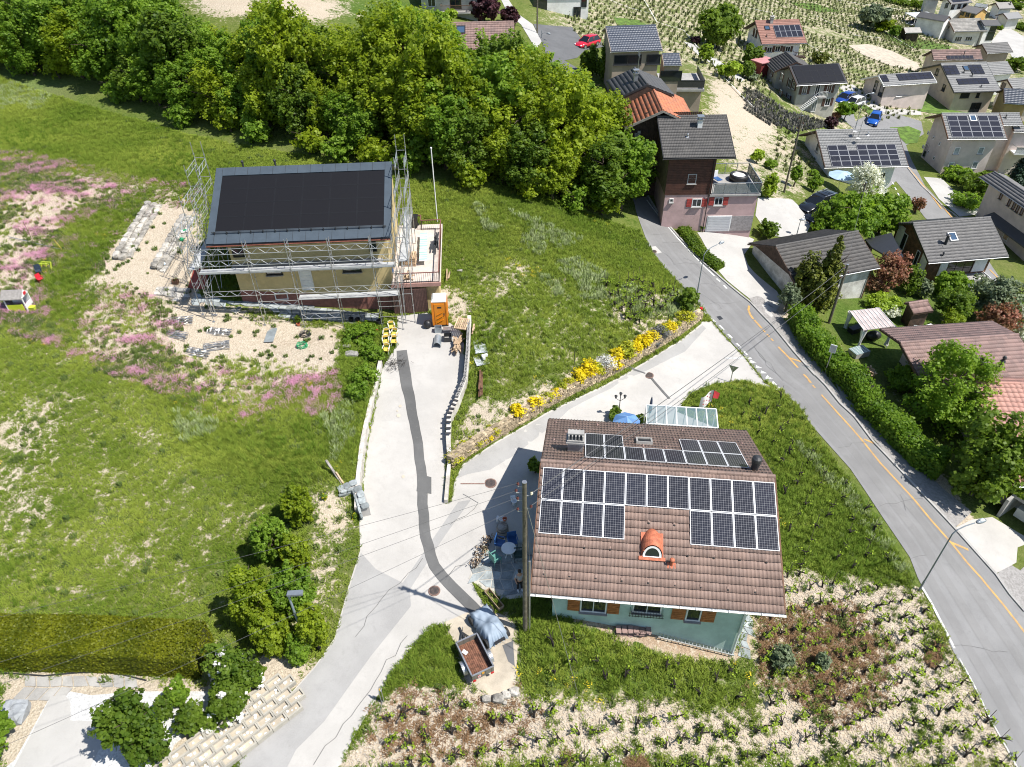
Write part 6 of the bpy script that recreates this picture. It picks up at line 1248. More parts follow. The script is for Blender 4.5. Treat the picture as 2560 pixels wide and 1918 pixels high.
b=MB();b.beam((WT/2,LT,.40),(WT/2,LT+1.0,.38),.08,.08,DARKM);b.beam((.2,LT,.38),(WT/2,LT+.7,.38),.05,.06,DARKM);b.beam((WT-.2,LT,.38),(WT/2,LT+.7,.38),.05,.06,DARKM);b.tube([(WT/2+.1,LT+.8,.02),(WT/2+.1,LT+.8,.6)],.025,STEEL,6);b.build("drawbar",T_)
for s in (.1,WT-.1):b=MB();b.box((s,-.05,.36),(.16,.05,.1),TAILL);b.build("tail_light",T_)
def text(body,size,m,parent,M,name="lettering"):
 cu=bpy.data.curves.new(name,'FONT');cu.body=body;cu.size=size;cu.extrude=.003;cu.align_x='CENTER';cu.align_y='CENTER';o0=bpy.data.objects.new(name,cu);COL.objects.link(o0);dg=bpy.context.evaluated_depsgraph_get();me=bpy.data.meshes.new_from_object(o0.evaluated_get(dg));bpy.data.objects.remove(o0)
 me.materials.clear();me.materials.append(m);return link(name,me,parent,M)
RX=Matrix.Rotation(math.pi/2,4,'X');text("IV",.17,WHITE,T_,Matrix.Translation((WT*.34,-.035,.73)) @ RX)
b=MB();b.box((WT*.5,-.03,.70),(.13,.015,.15),mat("orange_plate",(.7,.33,.02),.5,.05));b.build("orange_plate",T_)
b=MB();b.tube([(WT*.32,-.022,.55),(WT*.32,-.036,.55)],.10,mat("sign_red",(.6,.03,.04),.5,.05),20);b.tube([(WT*.32,-.03,.55),(WT*.32,-.040,.55)],.075,WHITE,20);b.build("speed_disc",T_);text("80",.085,BLACKP,T_,Matrix.Translation((WT*.32,-.045,.55)) @ RX)
b=MB();b.box((.25,LT-.5,.50),(.2,.28,.05),WHITE,Matrix.Rotation(.5,3,'Z'));b.build("rag",None);o=bpy.data.objects["rag"];o.parent=None;o.location=T_.location;o.rotation_euler=T_.rotation_euler;tag(o,"crumpled white cloth lying in the trailer","cloth")
# ------------------------------------------------------------- quad under a grey cover
p=g1(z2d(1900,560));q=g1(z2d(1800,400));q2=g1(z2d(1990,690));yaw=math.atan2(q2[1]-q[1],q2[0]-q[0])
QC=thing("covered_quad","four wheeled quad bike under a draped pale grey cover, next to the trailer","quad bike",tuple(p),yaw);CLOTH=mat("grey_cover_fabric",(.26,.32,.39),.6,.07,1.5,.15,8)
nu,nv=56,40;V=[];rs=random.Random(4)
def cov(u,v):   # u along -1..1, v across -1..1
 x=u*1.12;y=v*.66*(1-.12*abs(u));e=max(abs(u)**3.2,abs(v)**3.6);top=.82-.10*u*u+.20*math.exp(-((u-.35)/.22)**2)*math.exp(-(v/.5)**2)-.12*math.exp(-((u+.25)/.3)**2)
 z=top*(1-e**2.2)+.22*e**2.2;f_=e**1.5;z += .018*math.sin(9*v+6*u)*(1-e)+.02*math.sin(14*u+3*v)*(1-e);a_=math.atan2(v,u);r_=1+.05*f_*math.sin(22*a_)+.03*f_*math.sin(37*a_+1);return (x*r_,y*r_,z)
for i in range(nu+1):
 for j in range(nv+1):V.append(cov(-1+2*i/nu,-1+2*j/nv))
b=MB();b.add(V,[(i*(nv+1)+j,(i+1)*(nv+1)+j,(i+1)*(nv+1)+j+1,i*(nv+1)+j+1) for i in range(nu) for j in range(nv)],CLOTH);b.build("cover",QC,True)
wm=MB().tube([(0,-.12,0),(0,.12,0)],.26,RUBBER,14).mesh("wheel")
for x in (-.72,.82):
 for s in (-1,1):link("wheel",wm,QC,Matrix.Translation((x,s*.56,.26)))
b=MB();b.box((1.14,0,.42),(.12,.6,.1),BLACKP);b.build("rear_rack",QC)
# ------------------------------------------------------------- poles, lamps, signs, cables
def pole(name,label,cat,base,top_px=None,h=None,r=.12,m=None,cap=True,r2=None):
 P=g1(base);h=h or height_at(P,*top_px);t=thing(name,label,cat,tuple(P));b=MB();b.tube([(0,0,-.3),(0,0,h*.5),(0,0,h)],[r,r*.88,(r2 or r*.75)],m or POLEW,12);b.build("pole",t)
 if cap:b=MB();b.cyl((0,0,h),r*.85,.03,STEEL,14);b.build("cap",t)
 return t,P,h
POLEW=mat("old_pole_wood",(.13,.115,.085),.9,.25,4,.4,30,c2=(.07,.06,.04))
UP,UPb,UPh=pole("utility_pole","tall wooden utility pole with metal cap and insulators in front of the turquoise house","utility pole",(1313,1576),(1303,1206),r=.125)
INS=mat("brown_insulator",(.10,.03,.02),.3,.1);CER=mat("cream_insulator",(.65,.6,.42),.4,.1)
for i,(dz,dx) in enumerate(((.15,-.28),(.55,-.36),(1.05,-.3),(1.75,-.3),(.75,.3),(1.6,.28))):
 b=MB();b.tube([(0,0,UPh-dz-.1),(dx,0,UPh-dz-.1),(dx,0,UPh-dz)],.02,STEEL,5);b.lathe((dx,0,UPh-dz),[(.05,0),(.07,.04),(.04,.07),(.06,.1),(.02,.15)],INS if i != 4 else CER,10);b.build("insulator",UP)
b=MB();b.tube([(.22,0,0),(.22,0,UPh*.52)],.05,STEEL,8);b.tube([(.22,0,UPh*.52),(.12,0,UPh*.7),(.14,0,UPh*.85)],.015,WIREM,5);b.build("cable_conduit",UP)
UP2,U2b,U2h=pole("utility_pole","leaning wooden pole behind the long hedge, by the white garage wall","utility pole",(2072,808),(2126,662),r=.13)
UP3,U3b,U3h=pole("utility_pole","tall dark wooden pole behind the garage roof rising through the blossom tree","utility pole",z4b(835,400),(2159,456),r=.13);UP4,U4b,U4h=pole("utility_pole","thin dark pole in the orchard slope left of the white village house","utility pole",(1960,481),(2013,290),r=.11)
UP5,U5b,U5h=pole("utility_pole","dark pole at the forecourt cut by the top edge","utility pole",z3a(325,262),h=9.5,r=.12)
for t,h in ((UP2,U2h),(UP3,U3h),(UP4,U4h)):
 for i,(dz,dx) in enumerate(((.3,-.25),(.8,.25),(1.3,-.25))):b=MB();b.tube([(0,0,h-dz-.1),(dx,0,h-dz-.1),(dx,0,h-dz)],.02,STEEL,5);b.lathe((dx,0,h-dz),[(.05,0),(.07,.04),(.04,.08),(.02,.12)],INS,8);b.build("insulator",t)
def cable(label,p,q,sag=.5,r=.014,m=None,name="overhead_cable",group=None):
 p=Vector(p);q=Vector(q);b=MB();n_=16;b.tube([p+(q-p)*(i/n_)-Vector((0,0,sag*4*(i/n_)*(1-i/n_))) for i in range(n_+1)],r,m or WIREM,5);o=b.build(name);return tag(o,label,"cable",group)
pt=Vector(UPb)+Vector((0,0,UPh));LG=mat("bright_wire",(.30,.30,.28),.4,.05,metal=.5)
for i,(dz,dx,py,lb) in enumerate(((.15,-.28,1330,"uppermost"),(.62,-.36,1440,"second"),(1.05,-.3,1470,"third"),(1.75,-.3,1640,"lowest"))):
 cable("thin overhead wire running from the wooden pole left across the lane, %s of four" % lb,pt+Vector((dx,0,-dz+.1)),un((-500),py+330+i*40,12.5),.25,.007,WIREM)
q2=Vector(U2b)+Vector((0,0,U2h-.3));cable("left strand of the black cable pair crossing the front house roof",pt+Vector((.3,0,-.7)),q2+Vector((-.25,0,0)),.35,.02);cable("right strand of the black cable pair crossing the front house roof",pt+Vector((.28,0,-1.5)),q2+Vector((.25,0,-.5)),.45,.016)
cable("cable between the leaning pole and the tall pole behind the garage roof",q2,Vector(U3b)+Vector((0,0,U3h-.4)),.3,.014);cable("cable between the orchard pole and the tall pole behind the garage",Vector(U4b)+Vector((0,0,U4h-.4)),Vector(U3b)+Vector((0,0,U3h-.6)),.3,.012)
gp=G([(1446,1740)])[0];cable("steel guy wire from the wooden pole down into the front vineyard",pt+Vector((.1,0,-1.6)),gp,.0,.013,LG,"guy_wire")
LAMPC=mat("lamp_grey",(.22,.25,.28),.45,.08,3,.05,metal=.3)
def lamp(label,base,bend,tip,r=.065):
 P=g1(base);h=height_at(P,*bend);T=un(*tip,P[2]+h+.35);t=thing("street_lamp",label,"street lamp",tuple(P));d=Vector(T-P);d.z=0;b=MB()
 b.tube([(0,0,-.2),(0,0,1.0),(0,0,1.02),(0,0,h)],[r,r,r*.75,r*.6],LAMPC,10);b.build("post",t);b=MB();b.tube([Vector((0,0,h)),Vector((d.x*.12,d.y*.12,h+.28)),Vector((d.x*.4,d.y*.4,h+.42)),Vector((d.x*.75,d.y*.75,h+.42))],[r*.6,r*.55,r*.5,r*.5],LAMPC,8);b.build("arm",t)
 yaw=math.atan2(d.y,d.x);b=MB();b.ball((0,0,0),.3,LAMPC,12,6,(1.25,.5,.35));b.box((.02,0,.09),(.3,.2,.05),mat("lamp_panel",(.62,.66,.66),.3,.05));b.build("lamp_head",t,True,Matrix.Translation((d.x,d.y,h+.40)) @ Matrix.Rotation(yaw,4,'Z'));return t
lamp("curved street lamp at the verge of the main road, lower right",(2297,1477),(2372,1335),z4c(1870,1215));lamp("curved street lamp beside the young tree at the road junction",z3b(1588,870),z3b(1640,560),z3b(1780,468));lamp("curved street lamp on the village lane in front of low solar house",z4a(880,1010),z4a(960,765),z4a(1015,740));lamp("curved street lamp between pale pink block and beige stepped house",z4a(1770,885),z4a(1800,830),z4a(1845,815),.05);lamp("short street lamp at the edge of the pale yard near the garage",z4b(412,418),z4b(436,310),z4b(462,285),.05)
lamp("street lamp beside the dark forecourt above the forest",z3a(360,300),z3a(366,280),z3a(415,270),.05)
P=g1((769,1620));h=height_at(P,721,1483);t=thing("street_lamp","straight street lamp with flat square head standing in the thorny bushes, lower left","street lamp",tuple(P));b=MB();b.tube([(0,0,-.3),(0,0,1.2),(0,0,h*.6),(0,0,h)],[.07,.07,.06,.05],mat("lamp_post_blue_grey",(.25,.30,.34),.5,.08),10);b.build("post",t);b=MB();b.box((.36,-.03,h+.02),(.72,.26,.12),LAMPC,Matrix.Rotation(-.08,3,'Y'));b.box((.05,-.03,h-.05),(.2,.2,.1),DARKM);b.build("lamp_head",t)
P=g1((1093,585));
P=wl((bray(z2b(1495,290),z=zdk).x,bray(z2b(1495,290),z=zdk).y+.2,zdk));h=height_at(P,0,372);t=thing("bare_mast","thin white mast rising from the corner of the garage terrace","mast",tuple(P));b=MB();b.tube([(0,0,-2),(0,0,h)],.045,WHITE,8);b.build("mast_tube",t);b=MB();b.ball((0,0,h+.05),.09,WHITE,8,5);b.build("finial",t)
# signs
P=g1(z3b(1850,1568));h=height_at(P,*z3b(1872,1440));t=thing("give_way_sign","back of a triangular give way sign on a grey post at the junction island","road sign",tuple(P),-.5);b=MB();b.tube([(0,0,-.2),(0,0,h)],.035,STEEL,8);b.build("post",t);b=MB();b.extr([(-.38,0,h),(.38,0,h),(0,0,h-.66)],(0,.02,0),STEEL);b.build("plate",t)
P=g1(z4b(638,1498));h=height_at(P,*z4b(682,1275));t=thing("bus_stop_sign","pale rectangular sign on a grey post before the long hedge","road sign",tuple(P),-.6);b=MB();b.tube([(0,0,-.2),(0,0,h-.2)],.04,STEEL,8);b.build("post",t);b=MB();b.box((0,0,h-.35),(.5,.05,.75),WHITE);b.box((0,-.028,h-.35),(.42,.01,.62),mat("sign_face",(.5,.5,.48),.6,.1));b.build("plate",t)
P=g1(z3b(1612,1035));t=thing("hydrant","small red topped hydrant marker at the end of the flower wall","hydrant",(P[0],P[1],P[2]));b=MB();b.tube([(0,0,0),(0,0,.6)],.05,WHITE,8);b.build("post",t);b=MB();b.cyl((0,0,.6),.13,.16,mat("hydrant_red",(.6,.02,.02),.4,.05),12);b.build("cap",t)
P=g1(z3b(1562,1060));t=thing("street_name_plate","small blue street name plate on the end of the flower wall","sign",(P[0],P[1],P[2]+.1),.6);b=MB();b.box((0,0,.5),(.6,.03,.2),mat("sign_blue",(.06,.18,.45),.5,.05));b.build("plate",t);b=MB();b.tube([(-.25,.03,-.3),(-.25,.03,.5)],.02,STEEL,6);b.build("post",t)
# metal frame post by the lower lane
P=g1(z2d(1065,1140));t=thing("steel_gate_post","folded galvanised steel barrier post at the vineyard edge by the lane","barrier post",tuple(P),.3);b=MB()
for s in (-.06,.06):b.box((s,0,.5),(.035,.08,1.1),STEEL)
b.tube([(0,0,1.0),(-.02,0,1.35),(.03,0,1.45)],.015,STEEL,5);b.box((-.01,0,1.2),(.05,.05,.12),mat("reflector_orange",(.7,.4,.03),.5,.05));b.tube([(0,0,.1),(-.25,-.5,.0)],.015,STEEL,5);b.build("post_frame",t)
P=g1(z2c(745,915));h=height_at(P,*z2c(612,725));t=thing("leaning_stake","short weathered timber stake leaning in the meadow above the driveway","stake",tuple(P));T=un(*z2c(612,725),P[2]+1.3);d=Vector(T-P);b=MB();b.beam((0,0,-.1),d*.98,.14,.12,WOODG);b.beam((.12,-.03,-.1),Vector((.12,-.03,0))+d*.5,.1,.1,WOODL);b.build("timber",t)
for i,(a,c) in enumerate(((z3b(615,1470),z3b(650,1320)),(z3b(1350,1110),z3b(1400,990)),(z3c(105,350),z3c(95,240)))):
 P=g1(a);h=max(.7,height_at(P,*c));t=tag(MB().tube([(0,0,-.1),(.05*i,0,h)],.025,DARKM,5).build("iron_stake"),("dark iron stake standing behind the flower wall, middle of three","dark iron stake by the scruffy vines at the upper flower wall","dark iron stake at the lower end of the flower wall")[i],"stake");t.location=P
# ------------------------------------------------------------- road furniture and markings
def disc(name,px,r,m,parent,dz=.055):
 P=g1(px);b=MB();b.cyl((0,0,-.03),r,.04,m,24);b.cyl((0,0,.0),r*.82,.018,mat("manhole_iron",(.10,.075,.065),.7,.2,8,.3),20)
 for k in range(-3,4):b.box((k*r*.2,0,.02),(.02,r*1.1,.012),DARKM)
 o=b.build(name,parent,M=None);o.location=(P[0],P[1],P[2]+dz);return o
RUSTM=mat("rusty_iron",(.24,.15,.12),.8,.2,8,.3)
disc("manhole_cover",z2c(1915,915),.40,RUSTM,lane);disc("manhole_cover",z2d(1473,267),.33,RUSTM,lane);disc("manhole_cover",z3b(1207,1515),.38,RUSTM,lane);disc("manhole_cover",z3b(1245,537),.3,RUSTM,main_road)
ribbon("drain_channel",[z3b(1030,1440),z3b(1180,1500)],.12,ASPHD,.05,parent=lane);ribbon("drain_channel",[z3b(1225,1535),z3b(1370,1700)],.2,ASPHN,.05,parent=lane);ribbon("drain_channel",[z2c(1680,918),z2c(1870,918)],.08,RUSTM,.05,parent=lane)
drape("drain_grate",[z3b(1740,1052),z3b(1770,1045),z3b(1795,1070),z3b(1765,1080)],DARKM,.05,.5,parent=main_road);drape("concrete_patch",[z3b(1222,500),z3b(1260,495),z3b(1310,545),z3b(1270,555),z3b(1240,530)],CONCW,.05,.6,parent=main_road)
def mark(name,pts,w_=None,m=None,dz=.05):
 return ribbon(name,pts,w_,m or PAINTW,dz,parent=main_road,seg=.5) if w_ else drape(name,pts,m or PAINTW,dz,.6,parent=main_road)
mark("edge_line",[z3b(1190,130),z3b(1262,225),z3b(1350,330),z3b(1440,437),z3b(1540,545),z3b(1640,652),z3b(1725,730)],.16)
for a,c in (((1742,752),(1770,775)),((1800,805),(1822,830)),((1765,1120),(1800,1155)),((1832,1190),(1864,1222)),((1898,1262),(1932,1295)),((1960,1328),(1985,1355))):mark("edge_dash",[z3b(*a),z3b(*c)],.2)
mark("edge_line",[z3b(1590,950),z3b(1660,1030),z3b(1735,1095)],.12);mark("stop_line",[z3b(1805,1380),z3b(2018,1380)],.16)
for q in ((2030,1408),(2075,1450),(2115,1492),(2160,1535)):mark("give_way_triangle",[z3b(q[0]-20,q[1]-15),z3b(q[0]+28,q[1]+8),z3b(q[0]-28,q[1]+10)])
for q in ((195,82),(240,128),(285,172)):mark("give_way_triangle",[z4c(q[0]-12,q[1]-22),z4c(q[0]+24,q[1]+12),z4c(q[0]-30,q[1]+5)])
mark("edge_line",[z4d(1400,230),z4d(1470,345),z4d(1560,520),z4d(1660,720)],.16);mark("edge_line",[z4d(1700,800),z4d(1800,980),z4d(1950,1290),z4d(2130,1610),z4d(2170,1690)],.09)
mark("cycle_lane_line",[z3b(2000,965),z3b(1993,1000),z3b(2010,1040),z3b(2032,1070)],.2,PAINTY);mark("cycle_lane_line",[z3b(2040,1078),z3b(2100,1145)],.2,PAINTY)
for a,c in (((2108,1155),(2125,1175)),((2140,1190),(2158,1210)),((2172,1225),(2190,1245))):mark("cycle_lane_dash",[z3b(*a),z3b(*c)],.16,PAINTY)
mark("cycle_lane_line",[z4b(270,1290),z4b(350,1372),z4b(425,1455)],.18,PAINTY);mark("cycle_lane_line",[z4b(360,1378),z4b(450,1408)],.2,PAINTY)
for a,c in (((470,1508),(490,1532)),((505,1550),(525,1575)),((540,1592),(560,1615))):mark("cycle_lane_dash",[z4b(*a),z4b(*c)],.16,PAINTY)
mark("cycle_lane_line",[z4c(480,60),z4c(530,120)],.14,PAINTY);mark("cycle_lane_line",[z4c(610,215),z4c(740,360),z4c(850,480),z4c(940,585),z4c(1080,760),z4c(1220,910),z4c(1340,1040),z4c(1480,1210),z4c(1640,1390),z4c(1760,1540),z4c(1870,1660),z4d(1900,200),z4d(2050,380),z4d(2212,590),(2640,1700)],.16,PAINTY)
mark("cycle_lane_line",[z4c(945,565),z4c(1035,603)],.18,PAINTY);mark("cycle_lane_line",[z4c(1635,1382),z4c(1770,1440)],.18,PAINTY)
for pts in ([z4a(1290,1320),z4a(1400,1450),z4a(1560,1656)],[z4b(1390,-5),z4b(1500,110),z4b(1640,265)],[z4b(1940,680),z4b(2050,790),z4b(2212,980)]):ribbon("cycle_lane_line",pts,.22,PAINTY,.06)
for i in range(5):ribbon("edge_dash",[z4a(1170+22*i,1440+44*i),z4a(1180+22*i,1460+44*i)],.2,PAINTW,.06)
CRACK=mat("crack_tar",(.13,.13,.128),.8,.1)
CR=[[z3b(1220,400),z3b(1350,398)],[z3b(1310,470),z3b(1450,465)],[z3b(1320,545),z3b(1360,580),z3b(1410,635),z3b(1500,625),z3b(1600,640)],[z3b(1480,590),z3b(1560,620),z3b(1620,680)],[z3b(1590,800),z3b(1680,795),z3b(1760,820),z3b(1790,850)],[z3b(1620,680),z3b(1690,740),z3b(1740,800)],[z3b(1600,860),z3b(1680,910),z3b(1760,960),z3b(1780,990)],[z3b(1690,950),z3b(1800,945),z3b(1940,935)],[z3b(2040,1290),z3b(2100,1360),z3b(2130,1430),z3b(2212,1500)],
      [z4b(110,1330),z4b(160,1400),z4b(200,1420),z4b(260,1500),z4b(310,1560)],[z4c(740,635),z4c(860,600),z4c(980,588)],[z4c(1065,1098),z4c(1200,1065),z4c(1330,1040),z4c(1410,1035)],[z4c(1230,1000),z4c(1260,1060),z4c(1275,1130)],[z4c(1320,1508),z4c(1440,1482)],[z4d(1650,700),z4d(1800,712),z4d(1960,735),z4d(2080,750)],[z2d(1720,60),z2d(1640,80),z2d(1560,180)],[z2d(1380,10),z2d(1200,200),z2d(1060,330),z2d(960,470),z2d(850,630)],[z2d(1260,620),z2d(1100,830),z2d(960,1040),z2d(800,1250),z2d(620,1490),z2d(520,1640)],[z3b(1000,1450),z3b(1140,1490)],[z3b(1870,1220),z3b(1900,1290),z3b(1960,1340)],[z2c(1600,1240),z2c(1720,1180),z2c(1820,1060),z2c(1700,1000)]]
for c in CR:ribbon("road_crack",c,lambda u:.026,CRACK,.054,jit=.13,seg=.5,parent=lane if c[0][1] >1300 or c is CR[-2] or c is CR[-3] else main_road,kind=None)
# ------------------------------------------------------------- forest belt between the meadow and the houses
FR=[(-120,140),(0,150),(200,192),(330,240),(420,268),(600,300),(750,345),(900,372),(1000,396),(1100,422),(1200,444),(1300,468),(1375,478)]
BK=[(-120,0),(0,10),(200,30),(330,60),(420,92),(600,110),(750,120),(900,150),(1000,185),(1100,225),(1200,270),(1300,330),(1375,415)]
OX=[-200,0,370,385,430,480,520,545,560,620,640,683,757,775,930,957,985,1040,1050,1110,1150,1190,1205,1264,1327,1342,1373,1405,1420]
OY=[-60,-60,-40,10,35,65,62,20,-10,-10,25,55,52,0,8,48,112,112,62,58,78,86,150,150,195,236,325,362,400]
gF=G(Dp(*FR))[:,:2];gB=G(Dp(*BK))[:,:2];rs=np.random.RandomState(5);spots=[]
kinds=[("tall yellow-green broadleaf tree in the dense wood between meadow and houses",LEAF_A),("fresh green broadleaf tree in the dense wood above the upper meadow",LEAF_B),("deep green broadleaf tree in the dense wood between meadow and houses",LEAF_C)]
for i in range(2600):
 u=rs.uniform(0,len(FR)-1.001);k=int(u);f_=u-k;a=gF[k]*(1-f_)+gF[k+1]*f_;c=gB[k]*(1-f_)+gB[k+1]*f_;v=rs.uniform(.04,1);p=a*(1-v)+c*v
 dmin=2.3+1.3*v
 if any((p[0]-s[0])**2+(p[1]-s[1])**2 <dmin*dmin for s in spots):continue
 z=hz(*p);hh=(rs.uniform(4.5,8) if v <.16 else rs.uniform(8,12.5));P=np.array([p[0],p[1],z])
 for _ in range(25):
  q=proj(P+[0,0,hh])/DK
  if q[1] >= np.interp(q[0],OX,OY)+2:break
  hh *= .93
 if hh <2.6:continue
 spots.append((p[0],p[1],z,hh,v))
 if len(spots) >= 125:break
for i,(x,y,z,hh,v) in enumerate(spots):
 X=proj([x,y,z])[0]/DK;pr=[.12,.7,.18] if X <480 else ([.66,.16,.18] if X <1180 else [.5,.35,.15]);k=rs.choice(3,p=pr);lb,lm=kinds[k];sec=('at the left edge of the picture','above the left end of the meadow','behind the scaffolded house','between the bare mast and rose roof','beside the barns')[int(np.searchsorted([260,480,860,1120],X))];row=('front edge','middle','back row')[int(v >.3)+int(v >.65)];lb=('yellow-green','fresh green','deep green')[k]+' tree, '+row+' of the wood, '+sec;R=min(3.4,hh*.36+.5)*rs.uniform(.85,1.1)
 tree((x,y,z-.2),10.0,3.2,lb,"tree","broadleaf_tree",lm,int(rs.randint(3)),.125,15000,.08,"trees of the wood: "+lb,lobes=46,lobe_r=.27,rz=rs.uniform(0,6.28)).scale=(R/3.2,R/3.2,hh/10.0)
# undergrowth in front of the wood
for i,(x,y) in enumerate(((395,268),(500,282),(560,300),(670,330),(735,345),(820,355),(880,368),(1150,425),(1240,452),(1300,462),(60,160),(130,168),(260,212),(1010,402))):
 P=g1(D(x,y+rs.uniform(0,5)));tree(P,2.6,1.7,"low bright shrub at the foot of the wood, at the meadow edge","shrub","edge_shrub",LEAF_A if i % 2 else LEAF_B,i % 3,.13,1800,.02,"low shrubs at the foot of the wood",lobes=14,lobe_r=.45)
# ------------------------------------------------------------- individual trees and shrubs
def T(px,top,Rpx,label,name="garden_tree",m=LEAF_B,cat="tree",n=3500,leaf=.12,shape='round',z0f=.12,var=0,lobes=22,lobe_r=.4,dR=0.0,cn="crown",limbs=6):
 P=g1(px);h=max(.5,height_at(P,*top));dist=np.linalg.norm(P-C0);R=Rpx*.9*dist/FP;k=(name,px);return tree(P,h,R,label,cat,name,m,hash_(k) % 1000,leaf,n,z0f,None,shape,lobes,lobe_r,None,None,limbs,cn)
T(z4b(590,985),z4b(655,415),46,"tall olive-yellow conifer growing against the white garage house","conifer",LEAF_D,n=11000,leaf=.10,shape='cone',z0f=.02,lobes=60,lobe_r=.30)
T(z4b(470,960),z4b(500,560),44,"lower olive-yellow conifer merging into the left side of the tall one by the garage","conifer",LEAF_D,n=9000,leaf=.10,z0f=.02,lobes=40,lobe_r=.34)
T(z4b(330,1010),z4b(300,790),26,"scruffy brown-green shrub under the garage gable at the head of the hedge","garden_shrub",LEAF_G,"shrub",2500,.09,z0f=.02)
T(z4b(790,410),z4b(760,90),82,"broad bright green maple overhanging the black cars","garden_tree",LEAF_B,n=9000,leaf=.15,lobes=34,lobe_r=.34);T(z4b(1060,395),z4b(1090,70),56,"green tree with open crown right of the maple behind the garage roof","garden_tree",LEAF_B,n=5500,leaf=.15,lobes=26)
T(z4a(920,1625),z4a(930,1320),47,"white blossoming tree in front of the white village house","blossom_tree",LEAF_W,n=6500,leaf=.10,lobes=26,z0f=.1);T(z4b(600,400),z4b(600,280),28,"low green bush left of the maple at the nearer black car","garden_shrub",LEAF_B,"shrub",2200)
T(z4b(1350,230),z4b(1350,110),17,"small reddish and green shrub beside the bus lane","garden_shrub",LEAF_R,"shrub",1500,.08);T(z4b(180,430),z4b(190,290),28,"dark thorny shrub at corner of the pale yard by the pink house","garden_shrub",LEAF_C,"shrub",2200,.09)
T(z3b(1390,295),z3b(1390,175),13,"slender bright young shrub in front of pink wall","garden_shrub",LEAF_V,"shrub",900,.07);T(z3b(1450,325),z3b(1450,255),10,"small round green shrub below the shuttered pink window","garden_shrub",LEAF_B,"shrub",700,.06);T(z3b(1620,365),z3b(1620,320),10,"little green bush beside the white garage door","garden_shrub",LEAF_B,"shrub",700,.06);T(z3b(1555,355),z3b(1555,330),7,"dark purple potted plant on the rockery by garage door","garden_shrub",LEAF_P,"shrub",400,.05)
T(z3b(1510,1010),z3b(1530,830),26,"bushy young walnut tree at the junction end of the flower wall","young_tree",LEAF_C,n=3500,leaf=.12,z0f=.05)
T(z4b(1110,850),z4b(1100,560),44,"photinia with red tipped leaves between garage and chalet","red_shrub",LEAF_R,"shrub",5000,.10,z0f=.03);T(z4b(1010,850),z4b(1010,720),20,"smaller red tipped shrub against the white garage wall corner","red_shrub",LEAF_R,"shrub",1800,.08,z0f=.03)
T(z4b(1280,870),z4b(1290,655),27,"dark rounded conifer right of the red tipped photinia","conifer",LEAF_C,n=4500,leaf=.08,z0f=.02);T(z4b(1400,900),z4b(1400,760),22,"grey-green conifer in front of the chalet corner","conifer",LEAF_G,n=3200,leaf=.08,z0f=.02)
T(z4b(1610,900),z4b(1610,700),40,"leafy green tree in front of the chalet balcony","garden_tree",LEAF_B,n=5000,leaf=.12,z0f=.05);T(z4b(1600,1090),z4b(1600,830),44,"dull green spreading shrub behind the garden hut","garden_shrub",LEAF_C,"shrub",5000,.10,z0f=.03);T(z4b(1910,1080),z4b(1900,740),58,"grey-green tree right of the chalet above the hedge garden","garden_tree",LEAF_G,n=7500,leaf=.12,z0f=.04)
T(z4b(1960,1225),z4b(1950,960),48,"dark reddish brown shrub mass behind the planter wall at right","red_shrub",LEAF_R,"shrub",5000,.10,z0f=.02,var=3);T(z4b(2160,1240),z4b(2150,1010),32,"white flowering shrub at the right edge of the gardens","blossom_shrub",LEAF_W,"shrub",3800,.10,z0f=.02);T(z4b(2110,1120),z4b(2100,870),36,"bright green shrub at right between road and gardens","garden_shrub",LEAF_B,"shrub",4200,.12,z0f=.02)
T(z4b(1590,1190),z4b(1585,1005),34,"yellow-green rounded thuja in front of the hut","conifer",LEAF_A,n=4800,leaf=.07,z0f=.02);T(z4b(1090,1000),z4b(1100,880),44,"low wisteria with pale hanging blossoms left of the garden hut","wisteria",LEAF_V,"shrub",4500,.10,z0f=.02);T(z4b(1130,1050),z4b(1150,960),26,"creamy white wisteria blossoms over the lawn edge","wisteria",LEAF_W,"shrub",1500,.08,z0f=.2)
T(z4c(1500,430),z4b(1560,1290),104,"large feathery light green rowan tree beside the hedge and pink roof","garden_tree",LEAF_B,n=15000,leaf=.10,lobes=70,lobe_r=.24,z0f=.0);T(z4b(1230,1610),z4b(1250,1450),40,"low feathery bush between the road hedge and the brown roof wing","garden_shrub",LEAF_B,"shrub",5000,.09,z0f=.0);T(z4c(1790,1000),z4c(1850,420),84,"large grey-green tree before the pink tiled roof at the road verge","garden_tree",LEAF_C,n=13000,leaf=.13,lobes=44,lobe_r=.32,z0f=.04);T(z4c(2000,1010),z4c(2020,640),52,"yellow-green tree at the right, in front of pink eave","garden_tree",LEAF_A,n=7500,leaf=.13,z0f=.04)
T(z4a(60,530),z4a(80,335),26,"round dark green tree in front of the red roofed white house","garden_tree",LEAF_C,n=4200,leaf=.2);T(z4a(590,500),z4a(600,415),20,"dark pine behind the black solar roof of the grey chalet","conifer",LEAF_D,n=2500,leaf=.2);T(z4a(785,955),z4a(830,810),24,"small tree with bent trunk beside the village bend","garden_tree",LEAF_B,n=2600,leaf=.18,z0f=.3)
T(z4a(1010,240),z4a(1030,40),36,"pale green willow in the far vineyards","garden_tree",LEAF_G,n=5000,leaf=.3);T(z4a(1090,255),z4a(1090,150),28,"bright green bushy tree right of the far willow","garden_tree",LEAF_A,n=3200,leaf=.3);T(z4a(1180,290),z4a(1190,205),12,"small green tree on the far lawn","garden_tree",LEAF_B,n=1200,leaf=.25)
